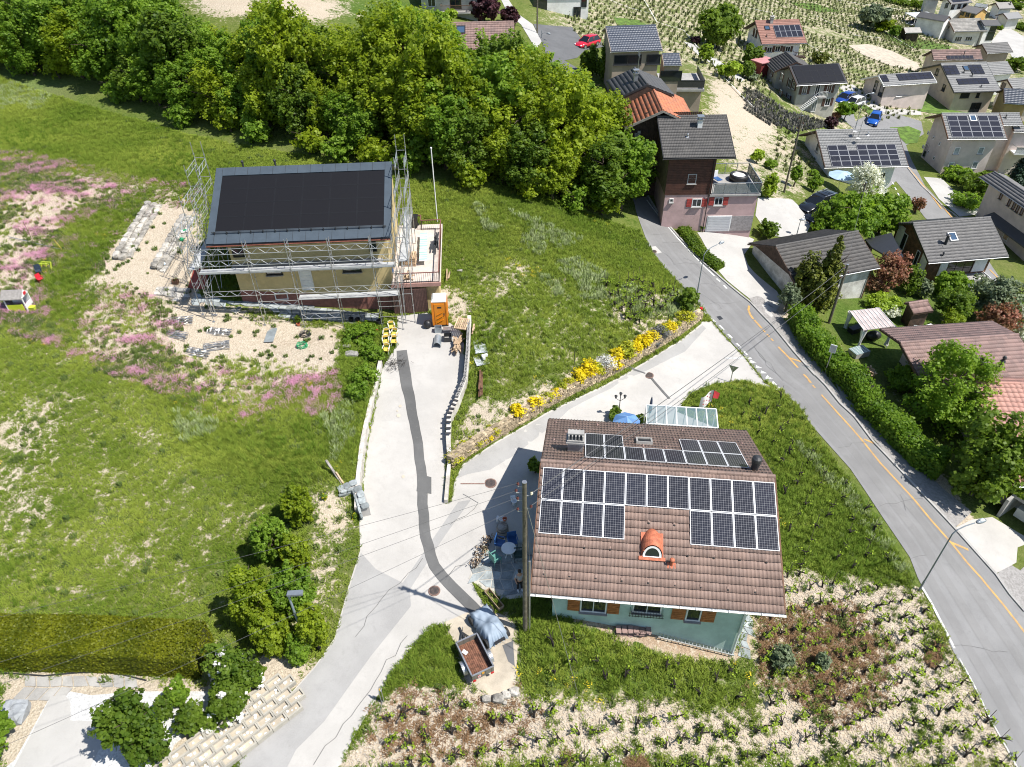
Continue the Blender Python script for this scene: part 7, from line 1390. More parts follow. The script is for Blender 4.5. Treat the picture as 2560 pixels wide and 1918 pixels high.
T(z3a(1740,385),z3a(1750,40),50,"large dark walnut tree in the vineyard left of red roofed white house","garden_tree",LEAF_C,n=9000,leaf=.25,lobes=36);T(z3a(1655,500),z3a(1650,350),21,"small light green tree beside the sunlit path, upper one","garden_tree",LEAF_V,n=1800,leaf=.16);T(z3a(1830,625),z3a(1830,470),29,"light green fruit tree beside the sunlit path, lower one","garden_tree",LEAF_V,n=2400,leaf=.16);T(z3a(1580,350),z3a(1580,290),13,"small dark purple bush near the big walnut","garden_shrub",LEAF_P,"shrub",900,.15)
T(z3a(1975,620),z3a(1990,480),18,"green shrub beside the red shed","garden_shrub",LEAF_C,"shrub",1500,.15)
for (a,c,r,lb) in (((700,575),(700,400),13,"slim dark columnar tree left in front of the taupe house"),((760,590),(775,360),16,"tall columnar tree in the middle before taupe house"),((860,640),(890,350),19,"columnar tree at the corner of taupe house"),((820,600),(830,480),14,"low green tree between the columnar ones")):T(z3a(*a),z3a(*c),r,lb,"columnar_tree",LEAF_C,n=2800,leaf=.15,z0f=.03)
for (a,c,r,lb) in (((95,1290),(100,1185),16,"small leafy fruit tree on the orchard slope, uppermost"),((205,1335),(205,1262),15,"small dark fruit tree on the orchard slope, second from top"),((190,1560),(195,1370),20,"bright green shrub right of the terrace rail"),((390,1475),(390,1300),13,"thin fruit tree right of the leaning orchard pole"),((545,1515),(545,1395),17,"round fruit tree left of the blue parasol"),((540,1385),(540,1340),12,"low bush at the corner of white village house")):T(z4a(*a),z4a(*c),r,lb,"fruit_tree",LEAF_V if r in (16,20) else LEAF_B,n=1600,leaf=.13,z0f=.22 if r <20 else .03)
T(z4a(2140,1500),z4a(2180,1170),36,"dark blue-green spruce at the right edge","conifer",leafmat("leaf_spruce",(.012,.03,.018),(.04,.075,.045),.1),n=8000,leaf=.13,shape='cone',z0f=.02,lobes=50);T(z4a(1680,1430),z4a(1680,1330),34,"leafy shrub bank below the pale pink block, left","garden_shrub",LEAF_B,"shrub",3000,.15,z0f=.02);T(z4a(1830,1540),z4a(1830,1370),42,"leafy shrub bank below the pale pink block, right","garden_shrub",LEAF_C,"shrub",3500,.15,z0f=.02);T(z4a(1960,1500),z4a(1960,1380),34,"green bush left of the spruce","garden_shrub",LEAF_B,"shrub",2500,.15,z0f=.02);T(z4a(1760,1640),z4a(1760,1530),40,"low shrubs in the raised bed beside pale path","garden_shrub",LEAF_B,"shrub",2500,.14,z0f=.02)
T(z4a(680,1020),z4a(680,930),20,"brown clipped hedge piece at end of lavender rows","garden_shrub",LEAF_P,"shrub",1800,.13,z0f=.02);T(z4a(725,935),z4a(720,895),11,"reddish bush at the stone base of the grey chalet","garden_shrub",LEAF_R,"shrub",800,.12,z0f=.02)
T(z4a(60,640),z4a(50,560),18,"grey shrubs beside the red shed and the picket fence","garden_shrub",LEAF_G,"shrub",1500,.14,z0f=.02);T(z4a(2140,560),z4a(2130,450),22,"dark clipped hedge mass right of the beige stepped house","garden_shrub",LEAF_C,"shrub",1500,.25,z0f=.02)
T(z2a(1870,180),z2a(1880,-60),36,"dark purple leaved tree right of the balcony house","purple_tree",LEAF_P,n=5500,leaf=.2,z0f=.05);T(z2a(2070,200),z2a(2080,60),26,"smaller dark purple tree above the white hill road","purple_tree",LEAF_P,n=3000,leaf=.2,z0f=.05);T(z2a(1605,180),z2a(1600,70),17,"small light green garden tree before the cream house","garden_tree",LEAF_V,n=1200,leaf=.14,z0f=.3)
for i,(a,c,r) in enumerate((((1330,55),(1330,8),14),((1380,60),(1385,10),14),((1160,20),(1160,-10),12),((1240,40),(1240,0),14),((2150,20),(2150,-40),22),((2050,10),(2050,-30),20),((2190,230),(2190,190),16),((2150,70),(2170,20),14),((1700,35),(1690,-10),10),((2010,230),(2010,200),8))):T(z4a(*a),z4a(*c),r,"small rounded tree among the far village houses at the top right","far_tree",LEAF_C,n=700,leaf=.4,z0f=.04)["group"]="far village trees"
# thorny bushes, lower left
for i,(a,c,r,lb) in enumerate((((655,1130),(650,1055),42,"uppermost of the sprawling thorn bushes above the lane"),((600,1210),(600,1120),46,"dark sprawling thorn bush, second from the top"),((650,1230),(650,1160),38,"small thorn bush leaning to the sandy bank"),((560,1345),(560,1235),60,"large thorn bush spreading to the left below the overhead wires"),((650,1330),(640,1230),58,"large central thorn bush left of the street lamp"),((600,1405),(600,1320),48,"low thorn bush directly above the white roses"),((690,1400),(690,1310),40,"thorn bush right of the street lamp post"),((650,1425),(650,1380),32,"lowest dark thorn bush by the lane edge"))):T(D(*a),D(*c),r,lb,"thorn_bush",(LEAF_A,LEAF_B,LEAF_A)[i % 3],"shrub",9500,.06,z0f=.0,lobes=70,lobe_r=.24)
FL=leafmat("petal_white",(.70,.68,.66),(.92,.90,.90),.2)
def flowering(px,top,Rpx,label,m,fm,nf,n=3500,leaf=.075,name="flowering_shrub",fs=.085):
 t=T(px,top,Rpx,label,name,m,"shrub",n,leaf,z0f=.0,lobes=18,lobe_r=.42);rs=np.random.RandomState(nf);key=[k for k in _TREEV if k[0] == name][-1];_,_,R0,h0=_TREEV[key];d=rs.normal(0,1,(nf,3));d[:,2]=abs(d[:,2])*.8+.2;d /= np.linalg.norm(d,axis=1)[:,None];c=d*[R0*.86,R0*.86,h0*.93]
 P=np.repeat(c,9,0)+rs.normal(0,fs*.9,(nf*9,3));V,F_=leaves(P,np.tile([0,0,1.],(nf*9,1)),fs,rs);link("blossoms",npmesh("blossoms",V,F_,[fm],rs.rand(nf*9)),t);return t
flowering(z1d(1880,1010),z1d(1880,740),56,"upper white flowering peony bush beside the clipped hedge end",LEAF_C,FL,26,8000,name="rose_shrub");flowering(z1d(1850,1230),z1d(1850,1050),48,"middle white flowering bush above the planter wall",LEAF_C,FL,18,6000,name="rose_shrub_middle");flowering(z1d(1690,1330),z1d(1690,1240),28,"small white flowering clump at the gravel edge",LEAF_C,FL,16,2000,name="rose_shrub_small");flowering(z1d(2030,1000),z1d(2040,860),30,"right part of the white flowering bushes nearest the lane",LEAF_C,FL,16,3000,name="rose_shrub_right")
flowering(z1d(1420,1110),z1d(1420,1000),30,"small pale flowering rose bush on the white gravel",LEAF_B,leafmat("petal_cream",(.62,.50,.38),(.85,.75,.62),.2),9,2200,name="pale_rose_shrub",fs=.04)
T(z1d(1190,1560),z1d(1190,1150),60,"large glossy dark green shrub on the white gravel","glossy_shrub",LEAF_C,"shrub",9000,.085,z0f=.0,lobes=26);T(z1d(1330,1260),z1d(1330,1120),18,"narrow upright green shrub behind the large glossy one","glossy_shrub",LEAF_C,"shrub",1500,.07,z0f=.0);T(z1d(1530,1340),z1d(1530,1210),32,"rounded dark green shrub between glossy shrub and roses","glossy_shrub",LEAF_C,"shrub",3000,.08,z0f=.0);T(z1d(20,1500),z1d(30,1230),44,"feathery green juniper beside the grey boulder at the left edge","juniper",LEAF_B,"shrub",5500,.08,z0f=.0)
T(z2b(900,1240),z2b(900,1140),46,"dense green shrub at the head of the bank beside the yellow chairs","bank_shrub",LEAF_B,"shrub",5500,.07,z0f=.0);T(z2b(990,1400),z2b(990,1290),34,"green shrub on the bank beside the driveway, below the first","bank_shrub",LEAF_B,"shrub",3500,.07,z0f=.0);T(z2b(930,1560),z2b(930,1460),36,"green ground shrub on the bank above the driveway wall","bank_shrub",LEAF_B,"shrub",3500,.07,z0f=.0);T(z2c(880,230),z2c(880,120),36,"creeping green shrub lower on the bank by the driveway wall","bank_shrub",LEAF_B,"shrub",3500,.07,z0f=.0)
flowering(z2c(940,470),z2c(940,425),12,"small yellow flowering clump on the driveway wall edge",LEAF_B,LEAF_Y,14,300,.04,"yellow_clump",.035);flowering(z2c(608,1040),z2c(608,1005),9,"yellow flowering clump on the dry bank, upper",LEAF_B,LEAF_Y,12,200,.04,"yellow_clump_b",.03);flowering(z2c(850,1190),z2c(850,1160),8,"yellow flowering clump at the lane edge below the block wall",LEAF_B,LEAF_Y,12,200,.04,"yellow_clump_c",.03)
T(z2b(1400,960),z2b(1400,830),16,"climbing plant beside the brown garage door","climber",LEAF_B,"plant",1200,.07,z0f=.0);T(z2b(1500,840),z2b(1500,815),13,"climber trailing over the terrace corner","climber",LEAF_B,"plant",500,.06,z0f=.0)
T(z4d(600,870),z4d(600,760),18,"grey-green weed clump in the brown vineyard patch","weed_clump",LEAF_G,"shrub",1200,.06,z0f=.0);T(z4d(290,850),z4d(290,750),32,"dark green weed patch beside the white path, front vineyard","weed_clump",LEAF_G,"shrub",3500,.06,z0f=.0)
T(z3c(930,400),z3c(920,315),20,"leafy climber behind the rear eave by the blue parasol","climber",LEAF_C,"plant",1800,.07,z0f=.0);T(z3c(1150,420),z3c(1150,380),16,"low climber beside the closed parasol","climber",LEAF_C,"plant",1000,.07,z0f=.0);T(z3c(310,830),z3c(310,720),18,"dark shrub in the shade left of the front house","garden_shrub",LEAF_C,"shrub",1500,.08,z0f=.0)
# flowering cushions on the flower wall
cush=[(z2c(1640,720),22,'g'),(z2c(1710,645),14,'g'),(z2c(1795,605),15,'g'),(z2c(1885,570),13,'y'),(z2c(1935,515),15,'g'),(z3c(165,380),19,'y'),(z3c(300,300),17,'y'),(z3c(398,250),13,'g'),(z3c(470,225),15,'y'),(z3c(520,160),11,'g'),(z3c(575,118),11,'g'),(z3b(660,1535),16,'y'),(z3b(725,1490),20,'y'),(z3b(800,1490),16,'g'),(z3b(858,1450),22,'w'),(z3b(925,1440),18,'y'),(z3b(965,1370),17,'y'),(z3b(1030,1350),20,'g'),(z3b(1100,1320),17,'y'),(z3b(1160,1285),18,'y'),(z3b(1215,1230),15,'y'),(z3b(1290,1215),18,'l'),(z3b(1255,1280),11,'l'),(z3b(1325,1180),12,'g'),(z3b(1375,1160),16,'y'),(z3b(1430,1135),10,'g'),(z3b(1488,1085),19,'g')]
nn={'y':"bright yellow flowering",'g':"green and yellow",'w':"white flowering",'l':"grey lavender"}
CM={'y':leafmat("cushion_yellow",(.45,.38,.02),(.85,.68,.01),.2),'g':leafmat("cushion_lime",(.16,.22,.02),(.55,.52,.03),.2),'w':leafmat("cushion_white",(.25,.26,.24),(.8,.8,.8),.2),'l':leafmat("cushion_lavender",(.10,.11,.10),(.20,.20,.20),.2)}
ordn="first second third fourth fifth sixth seventh eighth ninth tenth eleventh twelfth thirteenth fourteenth fifteenth sixteenth seventeenth eighteenth nineteenth twentieth twenty-first twenty-second twenty-third twenty-fourth twenty-fifth twenty-sixth twenty-seventh".split()
for i,(px,r,k) in enumerate(cush):
 P=g1(px);d=np.linalg.norm(P-C0);R=r*1.3*d/FP;t=tree(P-np.array([0,0,.05]),R*1.3,R,"%s cushion plant on the flower wall, %s from the driveway end" % (nn[k],ordn[i]),"plant","flower_cushion_"+{'y':'yellow','g':'lime','w':'white','l':'lavender'}[k],CM[k],i % 2,.045,1400,.0,None,lobes=14,lobe_r=.5);t.name="flower_cushion"
# hedges that follow the ground
def hedge(name,label,line,width,h,m,leaf,n,side=1,core=CORE,rough=.1,lump=.15,group=None,cat="hedge"):
 W=G(line)[:,:2];P=[W[0]]
 for a,c in zip(W,W[1:]):
  k=max(1,int(np.linalg.norm(c-a)/.8));P += [a+(c-a)*j/k for j in range(1,k+1)]
 P=np.array(P);d=np.gradient(P,axis=0);d /= np.linalg.norm(d,axis=1)[:,None];nn_=np.stack([-d[:,1],d[:,0]],1)*side;Q=P+nn_*width;o0=P[0];z0=hz(*o0);t=thing(name,label,cat,(o0[0],o0[1],z0),0,group);rs=np.random.RandomState(n)
 per=2*h+width;i=rs.rand(n)*(len(P)-1.001);k=i.astype(int);f_=(i-k)[:,None];a=P[k]*(1-f_)+P[k+1]*f_;nv=nn_[k];s_=rs.rand(n)*per;lum=1+lump*np.sin(i*1.3)+lump*.6*np.sin(i*3.1+1)
 front=s_ <h;top=(s_ >= h) & (s_ <h+width);hh=h*lum;off=np.where(front,0,np.where(top,s_-h,width));z=np.where(front,s_/h*hh,np.where(top,hh,(s_-h-width)/h*hh));xy=a+nv*off[:,None];Nn=np.concatenate([np.where(front[:,None],-nv,np.where(top[:,None],0,nv)),np.where(top,1.,.35)[:,None]],1)
 ends=rs.rand(n) <.03;gz=H(xy[:,0],xy[:,1])-z0;Pp=np.concatenate([xy-o0,(gz+z)[:,None]],1)+Nn*rs.normal(0,rough,(n,1));V,F_=leaves(Pp,Nn,leaf,rs,tiltj=.6)
 link("foliage",npmesh("foliage",V,F_,[m],np.clip(rs.uniform(0,.75,n)+.2*np.sin(i*2.1)+.1,0,1)),t)
 b=MB();n0=len(P);vs=[];g_=rough+.05
 for j in range(n0):
  A_=P[j]+nn_[j]*g_-o0;B_=Q[j]-nn_[j]*g_-o0;zz=hz(*P[j])-z0;ht=h*(1+lump*math.sin(j*1.3)+lump*.6*math.sin(j*3.1+1))-g_;vs += [(A_[0],A_[1],zz-.3),(A_[0],A_[1],zz+ht),(B_[0],B_[1],zz+ht),(B_[0],B_[1],zz-.3)]
 b.add(vs,[(4*j+k_,4*j+(k_+1) % 4,4*j+4+(k_+1) % 4,4*j+4+k_) for j in range(n0-1) for k_ in range(4)]+[(0,1,2,3),(4*n0-1,4*n0-2,4*n0-3,4*n0-4)],core);b.build("branches",t)
 for e_,jj in ((0,0),(1,n0-1)):
  m_=900;a=P[jj]+np.outer(rs.rand(m_),Q[jj]-P[jj]);zz=H(a[:,0],a[:,1])-z0;dd=-d[0] if jj == 0 else d[-1];Pp=np.concatenate([a-o0+dd*.02,(zz+rs.rand(m_)*h)[:,None]],1);V,F_=leaves(Pp,np.tile([dd[0],dd[1],.3],(m_,1)),leaf,rs);link("foliage",npmesh("foliage",V,F_,[m],rs.rand(m_)),t)
 return t
HCORE=mat("hedge_core",(.035,.042,.006),.95,.2,4,.3)
hedge("clipped_hedge","long square clipped olive-green thuja hedge at the lower left",[(-60,1668)]+Dp((0,1450),(200,1452),(330,1460),(434,1466)),1.95,1.75,LEAF_H,.042,60000,1,HCORE,.035,.0)
hedge("road_hedge","long loose green hedge along the main road in front of the gardens",[z4b(345,1080),z4b(480,1310),z4b(620,1460),z4b(800,1640),z4c(905,340),z4c(1130,570),z4c(1330,770),z4c(1500,890)],1.7,1.5,LEAF_B,.085,34000,1,CORE,.17,.14)
hedge("juniper_hedge","low dark green juniper strip between the road and the pale yard",[z3b(1440,375),z3b(1540,520),z3b(1640,620),z3b(1740,690)],1.1,.45,LEAF_C,.07,9000,1,CORE,.1,.1)
# ------------------------------------------------------------- vineyards in front
def vine_parts(seed,lush):
 rs=random.Random(seed);b=MB();h=rs.uniform(.30,.45);p=[(0,0,-.1),(rs.uniform(-.05,.05),rs.uniform(-.05,.05),h*.5),(rs.uniform(-.08,.08),rs.uniform(-.08,.08),h)];b.tube(p,[.06,.05,.06],VBARK,5)
 tips=[]
 for k in range(3):a=rs.uniform(0,6.28);q=(p[2][0]+math.cos(a)*rs.uniform(.16,.34),p[2][1]+math.sin(a)*rs.uniform(.16,.34),h+rs.uniform(.02,.14));b.tube([p[2],q],[.045,.03],VBARK,4);tips.append(q);a2=a+rs.uniform(-1,1);q2=(q[0]+math.cos(a2)*.12,q[1]+math.sin(a2)*.12,q[2]+.08);b.tube([q,q2],[.018,.008],VBARK,4)
 tm=b.mesh("trunk");r2=np.random.RandomState(seed);n=lush;c=np.array([tips[i] for i in r2.randint(0,3,n)]);P=c+r2.normal(0,1,(n,3))*[.08,.08,.06]+[0,0,.05];V,F_=leaves(P,np.tile([0,0,1.],(n,1)),.046,r2);fm=npmesh("foliage",V,F_,[LEAF_V],r2.rand(n));sm=MB().tube([(.05,0,-.1),(.05+rs.uniform(-.08,.08),rs.uniform(-.08,.08),rs.uniform(1.0,1.3))],.014,STK,4).mesh("stake");return tm,fm,sm
VBARK=mat("vine_bark",(.022,.017,.014),.95,.2,10,.5);STK=mat("vine_stake",(.12,.09,.07),.8,.2,6,.1)
VP=[vine_parts(i,38+9*(i % 3)) for i in range(6)];VS=[vine_parts(20+i,14) for i in range(4)]
def vine_field(poly,spacing,ang,jit,seed):
 W=G(poly)[:,:2];c=W.mean(0);r=np.max(np.linalg.norm(W-c,axis=1));k=int(r/min(spacing))+2;rs=np.random.RandomState(seed);i,j=np.meshgrid(np.arange(-k,k+1),np.arange(-k,k+1));x=i.ravel()*spacing[0];y=j.ravel()*spacing[1];x=x+rs.normal(0,jit,x.size);y=y+rs.normal(0,jit,y.size)
 X=c[0]+x*math.cos(ang)-y*math.sin(ang);Y=c[1]+x*math.sin(ang)+y*math.cos(ang);m=inpoly(X,Y,[tuple(p) for p in W]);return X[m],Y[m]
f1=vine_field(Dp((1700,1240),(1985,1285),(2030,1400),(2130,1550),(2212,1670),(2212,1720),(1640,1720),(1640,1340)),(.92,1.0),.35,.045,1);f2=vine_field(Dp((850,1510),(1110,1520),(1640,1560),(1640,1720),(740,1720)),(1.0,1.1),.2,.05,2);f3=vine_field(Dp((1560,880),(1680,850),(1750,960),(1900,1140),(1960,1240),(1700,1225),(1690,1060),(1640,950)),(1.35,1.4),.9,.16,3);f4=vine_field([z3b(800,800),z3b(1100,760),z3b(1430,860),z3b(1440,1000),z3b(1100,1190),z3b(950,1060)],(.95,.95),.5,.2,4);f5=vine_field(Dp((1180,1370),(1380,1430),(1600,1450),(1630,1520),(1400,1500),(1160,1470)),(1.1,1.1),.3,.16,5)
allv=[(x,y,0) for x,y in zip(*f1)]+[(x,y,0) for x,y in zip(*f2)]+[(x,y,1) for x,y in zip(*f3)]+[(x,y,2) for x,y in zip(*f4)]+[(x,y,1) for x,y in zip(*f5)]
zz=H(np.array([v[0] for v in allv]),np.array([v[1] for v in allv]));items=[]
for (x,y,k),z in zip(allv,zz):
 q=proj([x,y,z]);
 if-20 <q[0] <2580 and q[1] <1960:items.append((np.linalg.norm([x,y,z-CZ]),x,y,z,k))
items.sort();rs=random.Random(8);VL={0:("young vine with black stump and thin stake on the stony front vineyard","vines of the stony front vineyard"),1:("sparse vine with thin stake in the grassy vineyard around the front house","vines of the grassy vineyard"),2:("leafy neglected vine near the upper end of the flower wall","vines above the flower wall")}
rest=[MB(),MB(),MB()];proto={};restV=[];
for n_,(d,x,y,z,k) in enumerate(items):
 tm,fm,sm=(VS if k == 1 else VP)[rs.randint(0,3 if k == 1 else 5)];rz=rs.uniform(0,6.28);sc=rs.uniform(.85,1.2)*(1.15 if k == 2 else 1)
 if n_ <300:
  t=thing("grape_vine",VL[k][0],"vine",(x,y,z),rz,VL[k][1]);t.scale=(sc,)*3;link("trunk",tm,t);link("foliage",fm,t);link("stake",sm,t)
 else:restV.append((x,y,z,rz,sc,tm,fm,sm))
if restV:
 V=[];F_=[];MI=[];T_i=[];nv_=0;mats_=[VBARK,LEAF_V,STK]
 for x,y,z,rz,sc,*ms_ in restV:
  c_,s_=math.cos(rz)*sc,math.sin(rz)*sc
  for mi_,me in enumerate(ms_):
   co=np.empty(len(me.vertices)*3);me.vertices.foreach_get("co",co);co=co.reshape(-1,3);V.append(np.stack([x+co[:,0]*c_-co[:,1]*s_,y+co[:,0]*s_+co[:,1]*c_,z+co[:,2]*sc],1))
   for p_ in me.polygons: 
    if len(p_.vertices) == 4:F_.append([v+nv_ for v in p_.vertices]);MI.append(mi_)
   nv_ += len(co)
 V=np.concatenate(V);link("more_grape_vines",npmesh("more_grape_vines",V,F_,mats_,np.random.RandomState(3).rand(len(F_)),MI),kind="stuff")
# ------------------------------------------------------------- far vineyards: rows of small plants
def small_tuft(name,m,n,h,r,wdt,seed,droop=.5,up=1.0):
 rs=np.random.RandomState(seed);V=[];F_=[];
 for i in range(n):
  a=rs.uniform(0,6.28);rr=r*math.sqrt(rs.rand());bx,by=rr*math.cos(a),rr*math.sin(a);a2=rs.uniform(0,6.28);hh=h*rs.uniform(.5,1.1);lx,ly=math.cos(a2)*hh*droop*rs.rand(),math.sin(a2)*hh*droop*rs.rand();px_,py_=-math.sin(a2)*wdt,math.cos(a2)*wdt
  k=len(V);V += [(bx-px_,by-py_,0),(bx+px_,by+py_,0),(bx+px_*.6+lx,by+py_*.6+ly,hh),(bx-px_*.6+lx,by-py_*.6+ly,hh)];F_.append((k,k+1,k+2,k+3))
 me=npmesh(name,V,F_,[m],rs.rand(n));return bpy.data.objects.new(name,me)
def tintmat(name,lo,hi):
 """blades: colour follows the patch the tuft stands in"""
 m,t,p=_nodes(name);a=N(t,"ShaderNodeAttribute",attribute_name="tint");i=N(t,"ShaderNodeAttribute",attribute_name="tint");i.attribute_type='INSTANCER'
 col=mixc(t,mth(t,'ADD',mth(t,'MULTIPLY',a.outputs["Fac"],.35),mth(t,'MULTIPLY',i.outputs["Fac"],.75)),lo,hi);t.links.new(col,p.inputs["Base Color"]);p.inputs["Roughness"].default_value=.7;p.inputs["Specular IOR Level"].default_value=.15;ge=N(t,"ShaderNodeNewGeometry");vm=N(t,"ShaderNodeVectorMath",operation='ADD');t.links.new(ge.outputs["Normal"],vm.inputs[0]);vm.inputs[1].default_value=(0,0,1.6);vn=N(t,"ShaderNodeVectorMath",operation='NORMALIZE');t.links.new(vm.outputs[0],vn.inputs[0]);t.links.new(vn.outputs[0],p.inputs["Normal"])
 tr=N(t,"ShaderNodeBsdfTranslucent");t.links.new(col,tr.inputs[0]);ms=N(t,"ShaderNodeMixShader");ms.inputs[0].default_value=.3;t.links.new(p.outputs[0],ms.inputs[1]);t.links.new(tr.outputs[0],ms.inputs[2]);t.links.new(ms.outputs[0],t.nodes["Material Output"].inputs[0]);return m
GRM=tintmat("grass_blades",(.085,.175,.010),(.35,.42,.065));GRL=tintmat("pale_grass",(.24,.33,.10),(.44,.50,.26));PNK=tintmat("pink_petals",(.50,.20,.34),(.80,.46,.60));WEEDM=tintmat("weeds",(.07,.12,.025),(.20,.26,.07));FVM=tintmat("far_vine_leaves",(.10,.135,.035),(.29,.32,.12));LAVM=tintmat("lavender_rows",(.10,.11,.07),(.22,.21,.20))
fv=small_tuft("far_vine",FVM,16,.5,.25,.06,1);rs=np.random.RandomState(9)
a0=g1(z4a(500,300));a1=g1(z4a(1150,570));ang=math.atan2(a1[1]-a0[1],a1[0]-a0[0]);far_polys=[[(1215,-40),(1215,30),(1260,100),(1440,110),(1520,170),(1560,260),(1640,340),(1740,400),(1760,380),(1650,180),(1760,200),(1900,270),(1990,240),(1990,20),(1900,-40),(1700,-60),(1500,-60)],[(1990,20),(2050,60),(2050,110),(1920,100),(1880,30)]]
PX,PY=[],[]
for fp in far_polys:
 W=G(Dp(*fp))[:,:2];X,Y=[],[];c=W.mean(0);r=np.max(np.linalg.norm(W-c,axis=1));u=np.arange(-r,r,1.1);v=np.arange(-r,r,1.9);U,Vv=np.meshgrid(u,v);U=U+rs.normal(0,.12,U.shape);Vv=Vv+rs.normal(0,.06,Vv.shape)
 X=c[0]+U*math.cos(ang)-Vv*math.sin(ang);Y=c[1]+U*math.sin(ang)+Vv*math.cos(ang);m_=inpoly(X.ravel(),Y.ravel(),[tuple(p) for p in W]);PX.append(X.ravel()[m_]);PY.append(Y.ravel()[m_])
PX=np.concatenate(PX);PY=np.concatenate(PY)
bad=np.zeros(len(PX),bool)
for poly in ([z4a(820,360),z4a(980,350),z4a(1160,400),z4a(1370,500),z4a(1400,560),z4a(1150,520),z4a(950,440)],[z4a(440,210),z4a(640,230),z4a(900,330),z4a(700,300),z4a(480,250)],[z3a(930,140),z3a(1190,200),z3a(960,205)],[z3a(1480,330),z3a(1860,560),z3a(1960,650),z3a(1600,440)],[z4a(930,40),z4a(1170,60),z4a(1190,280),z4a(1000,250)],[z3a(1500,430),z3a(1650,560),z3a(2000,820),z3a(2212,1000),z3a(2212,1656),z3a(1500,1656)]):
 W=G(poly)[:,:2];bad |= inpoly(PX,PY,[tuple(p) for p in W])
PX,PY=PX[~bad],PY[~bad];print("far vines",len(PX));scatter("far_vine_rows",np.stack([PX,PY,H(PX,PY)],1),fv,rs.uniform(.7,1.3,len(PX)),rs.uniform(0,6.28,len(PX)),rs.rand(len(PX)))
W=G([z4a(0,690),z4a(200,790),z4a(380,900),z4a(620,960),z4a(640,1010),z4a(420,1060),z4a(200,990),z4a(0,870)])[:,:2];c=W.mean(0);u=np.arange(-16,16,.5);v=np.arange(-14,14,1.5);U,Vv=np.meshgrid(u,v);a2=ang+.1;X=(c[0]+U*math.cos(a2)-Vv*math.sin(a2)).ravel();Y=(c[1]+U*math.sin(a2)+Vv*math.cos(a2)).ravel();k_=inpoly(X,Y,[tuple(p) for p in W]);X,Y=X[k_],Y[k_];even=(np.arange(len(X)) % 2).astype(float)
scatter("lavender_and_vine_rows",np.stack([X,Y,H(X,Y)],1),small_tuft("lavender",LAVM,18,.55,.3,.08,2),rs.uniform(.8,1.2,len(X)),rs.uniform(0,6.28,len(X)),rs.rand(len(X)))
PIPE=mat("pale_pipe",(.6,.6,.58),.6,.1)
for i,pts in enumerate(([z3a(870,0),z3a(1060,75),z3a(1230,120)],[z3a(1165,0),z3a(1270,185),z3a(1480,250),z3a(1580,370),z3a(1700,480),z3a(1760,590),z3a(1960,790),z3a(2045,870)],[z4a(0,65),z4a(220,110),z4a(240,150)],[z4a(550,125),z4a(700,200),z4a(900,290)],[z4a(480,345),z4a(640,440),z4a(700,490)],[z4a(850,285),z4a(960,295),z4a(1080,308)],[z4a(1010,210),z4a(1160,285),z4a(1330,390)],[z4a(690,0),z4a(1370,100)])):o=ribbon("irrigation_pipe",pts,.16,PIPE,.25,kind=None);tag(o,"pale irrigation pipe across the far vineyards, %s from the left" % ordn[i],"pipe")
# ------------------------------------------------------------- meadow grass, flowers, weeds
def nearpts(n,seed,poly):
 rs=np.random.RandomState(seed);W=G(Dp(*poly))[:,:2];x=rs.uniform(W[:,0].min(),W[:,0].max(),n*3);y=rs.uniform(W[:,1].min(),W[:,1].max(),n*3);m_=inpoly(x,y,[tuple(p) for p in W]);return x[m_][:n],y[m_][:n],rs
HARD=[G(p)[:,:2] for p in (LANE,Dp((1012,1250),(1030,1215),(1060,1180),(1130,1170),(1175,1180),(1165,1290),(1090,1296),(1040,1272)),Dp((1190,1296),(1380,1340),(1590,1400),(1600,1425),(1500,1425),(1380,1398),(1250,1350)),[z3d(1945,455),z3d(1995,455),z3d(2030,800),z3d(1960,790)],[z1b(1500,870),z1b(1900,920),z2b(0,890),z2b(440,950),z2b(1050,1030),z2b(1050,1085),z2b(760,1095),z2b(480,1080),z2b(200,1030),z1b(1540,950)],L_EDGE+R_EDGE[::-1],[z1d(0,1700),z1d(400,1100),z1d(1660,1060),z1d(1700,1150),z1d(1380,1480),z1d(1260,1760)],Dp((960,1345),(1040,1310),(1098,1335),(1118,1400),(1112,1500),(1060,1510),(1012,1473),(985,1395)))]+[np.array([tuple((B.root.matrix_basis @ Vector(q)))[:2] for q in ((.5,.6,0),(B.L,.6,0),(B.L+3,.6,0),(B.L+3,10,0),(.5,10,0))]),np.array([tuple((A.root.matrix_basis @ Vector(q)))[:2] for q in ((.9,.5,0),(A.L-1.3,.5,0),(A.L-1.3,11,0),(.9,11,0))])]
def soft_ok(x,y):
 bad=np.zeros(x.shape,bool)
 for W in HARD:bad |= inpoly(x,y,[tuple(p) for p in W])
 return ~bad
def vnoise(x,y,s,seed):
 r=np.random.RandomState(seed);out=np.zeros(x.shape)
 for k in range(7):a=r.uniform(0,6.28);f_=s*r.uniform(.6,2.6);out += np.sin((x*math.cos(a)+y*math.sin(a))*f_+r.uniform(0,6.28))
 return out/7**.5*.7
tuft=small_tuft("grass_tuft",GRM,26,.20,.17,.014,3,1.0);tuft2=small_tuft("tall_grass_tuft",GRM,30,.42,.2,.014,4,.9)
NEAR=[(-40,150),(400,290),(900,390),(1380,500),(1500,640),(1700,830),(1760,930),(2020,1330),(2230,1700),(-60,1700)]
x,y,rs=nearpts(210000,1,NEAR);zn=zone(x,y);dens=(1-zn["bare"])**1.3*(1-.8*zn["stony"]);k_=(rs.rand(len(x)) <dens+.25*np.clip(vnoise(x,y,1.2,3),-.3,.5)*(1-zn["bare"])-.35*(vnoise(x,y,2.6,4) >.35)*(zn["bare"] >.22)) & soft_ok(x,y);x,y=x[k_],y[k_];zn={a:v[k_] for a,v in zn.items()}
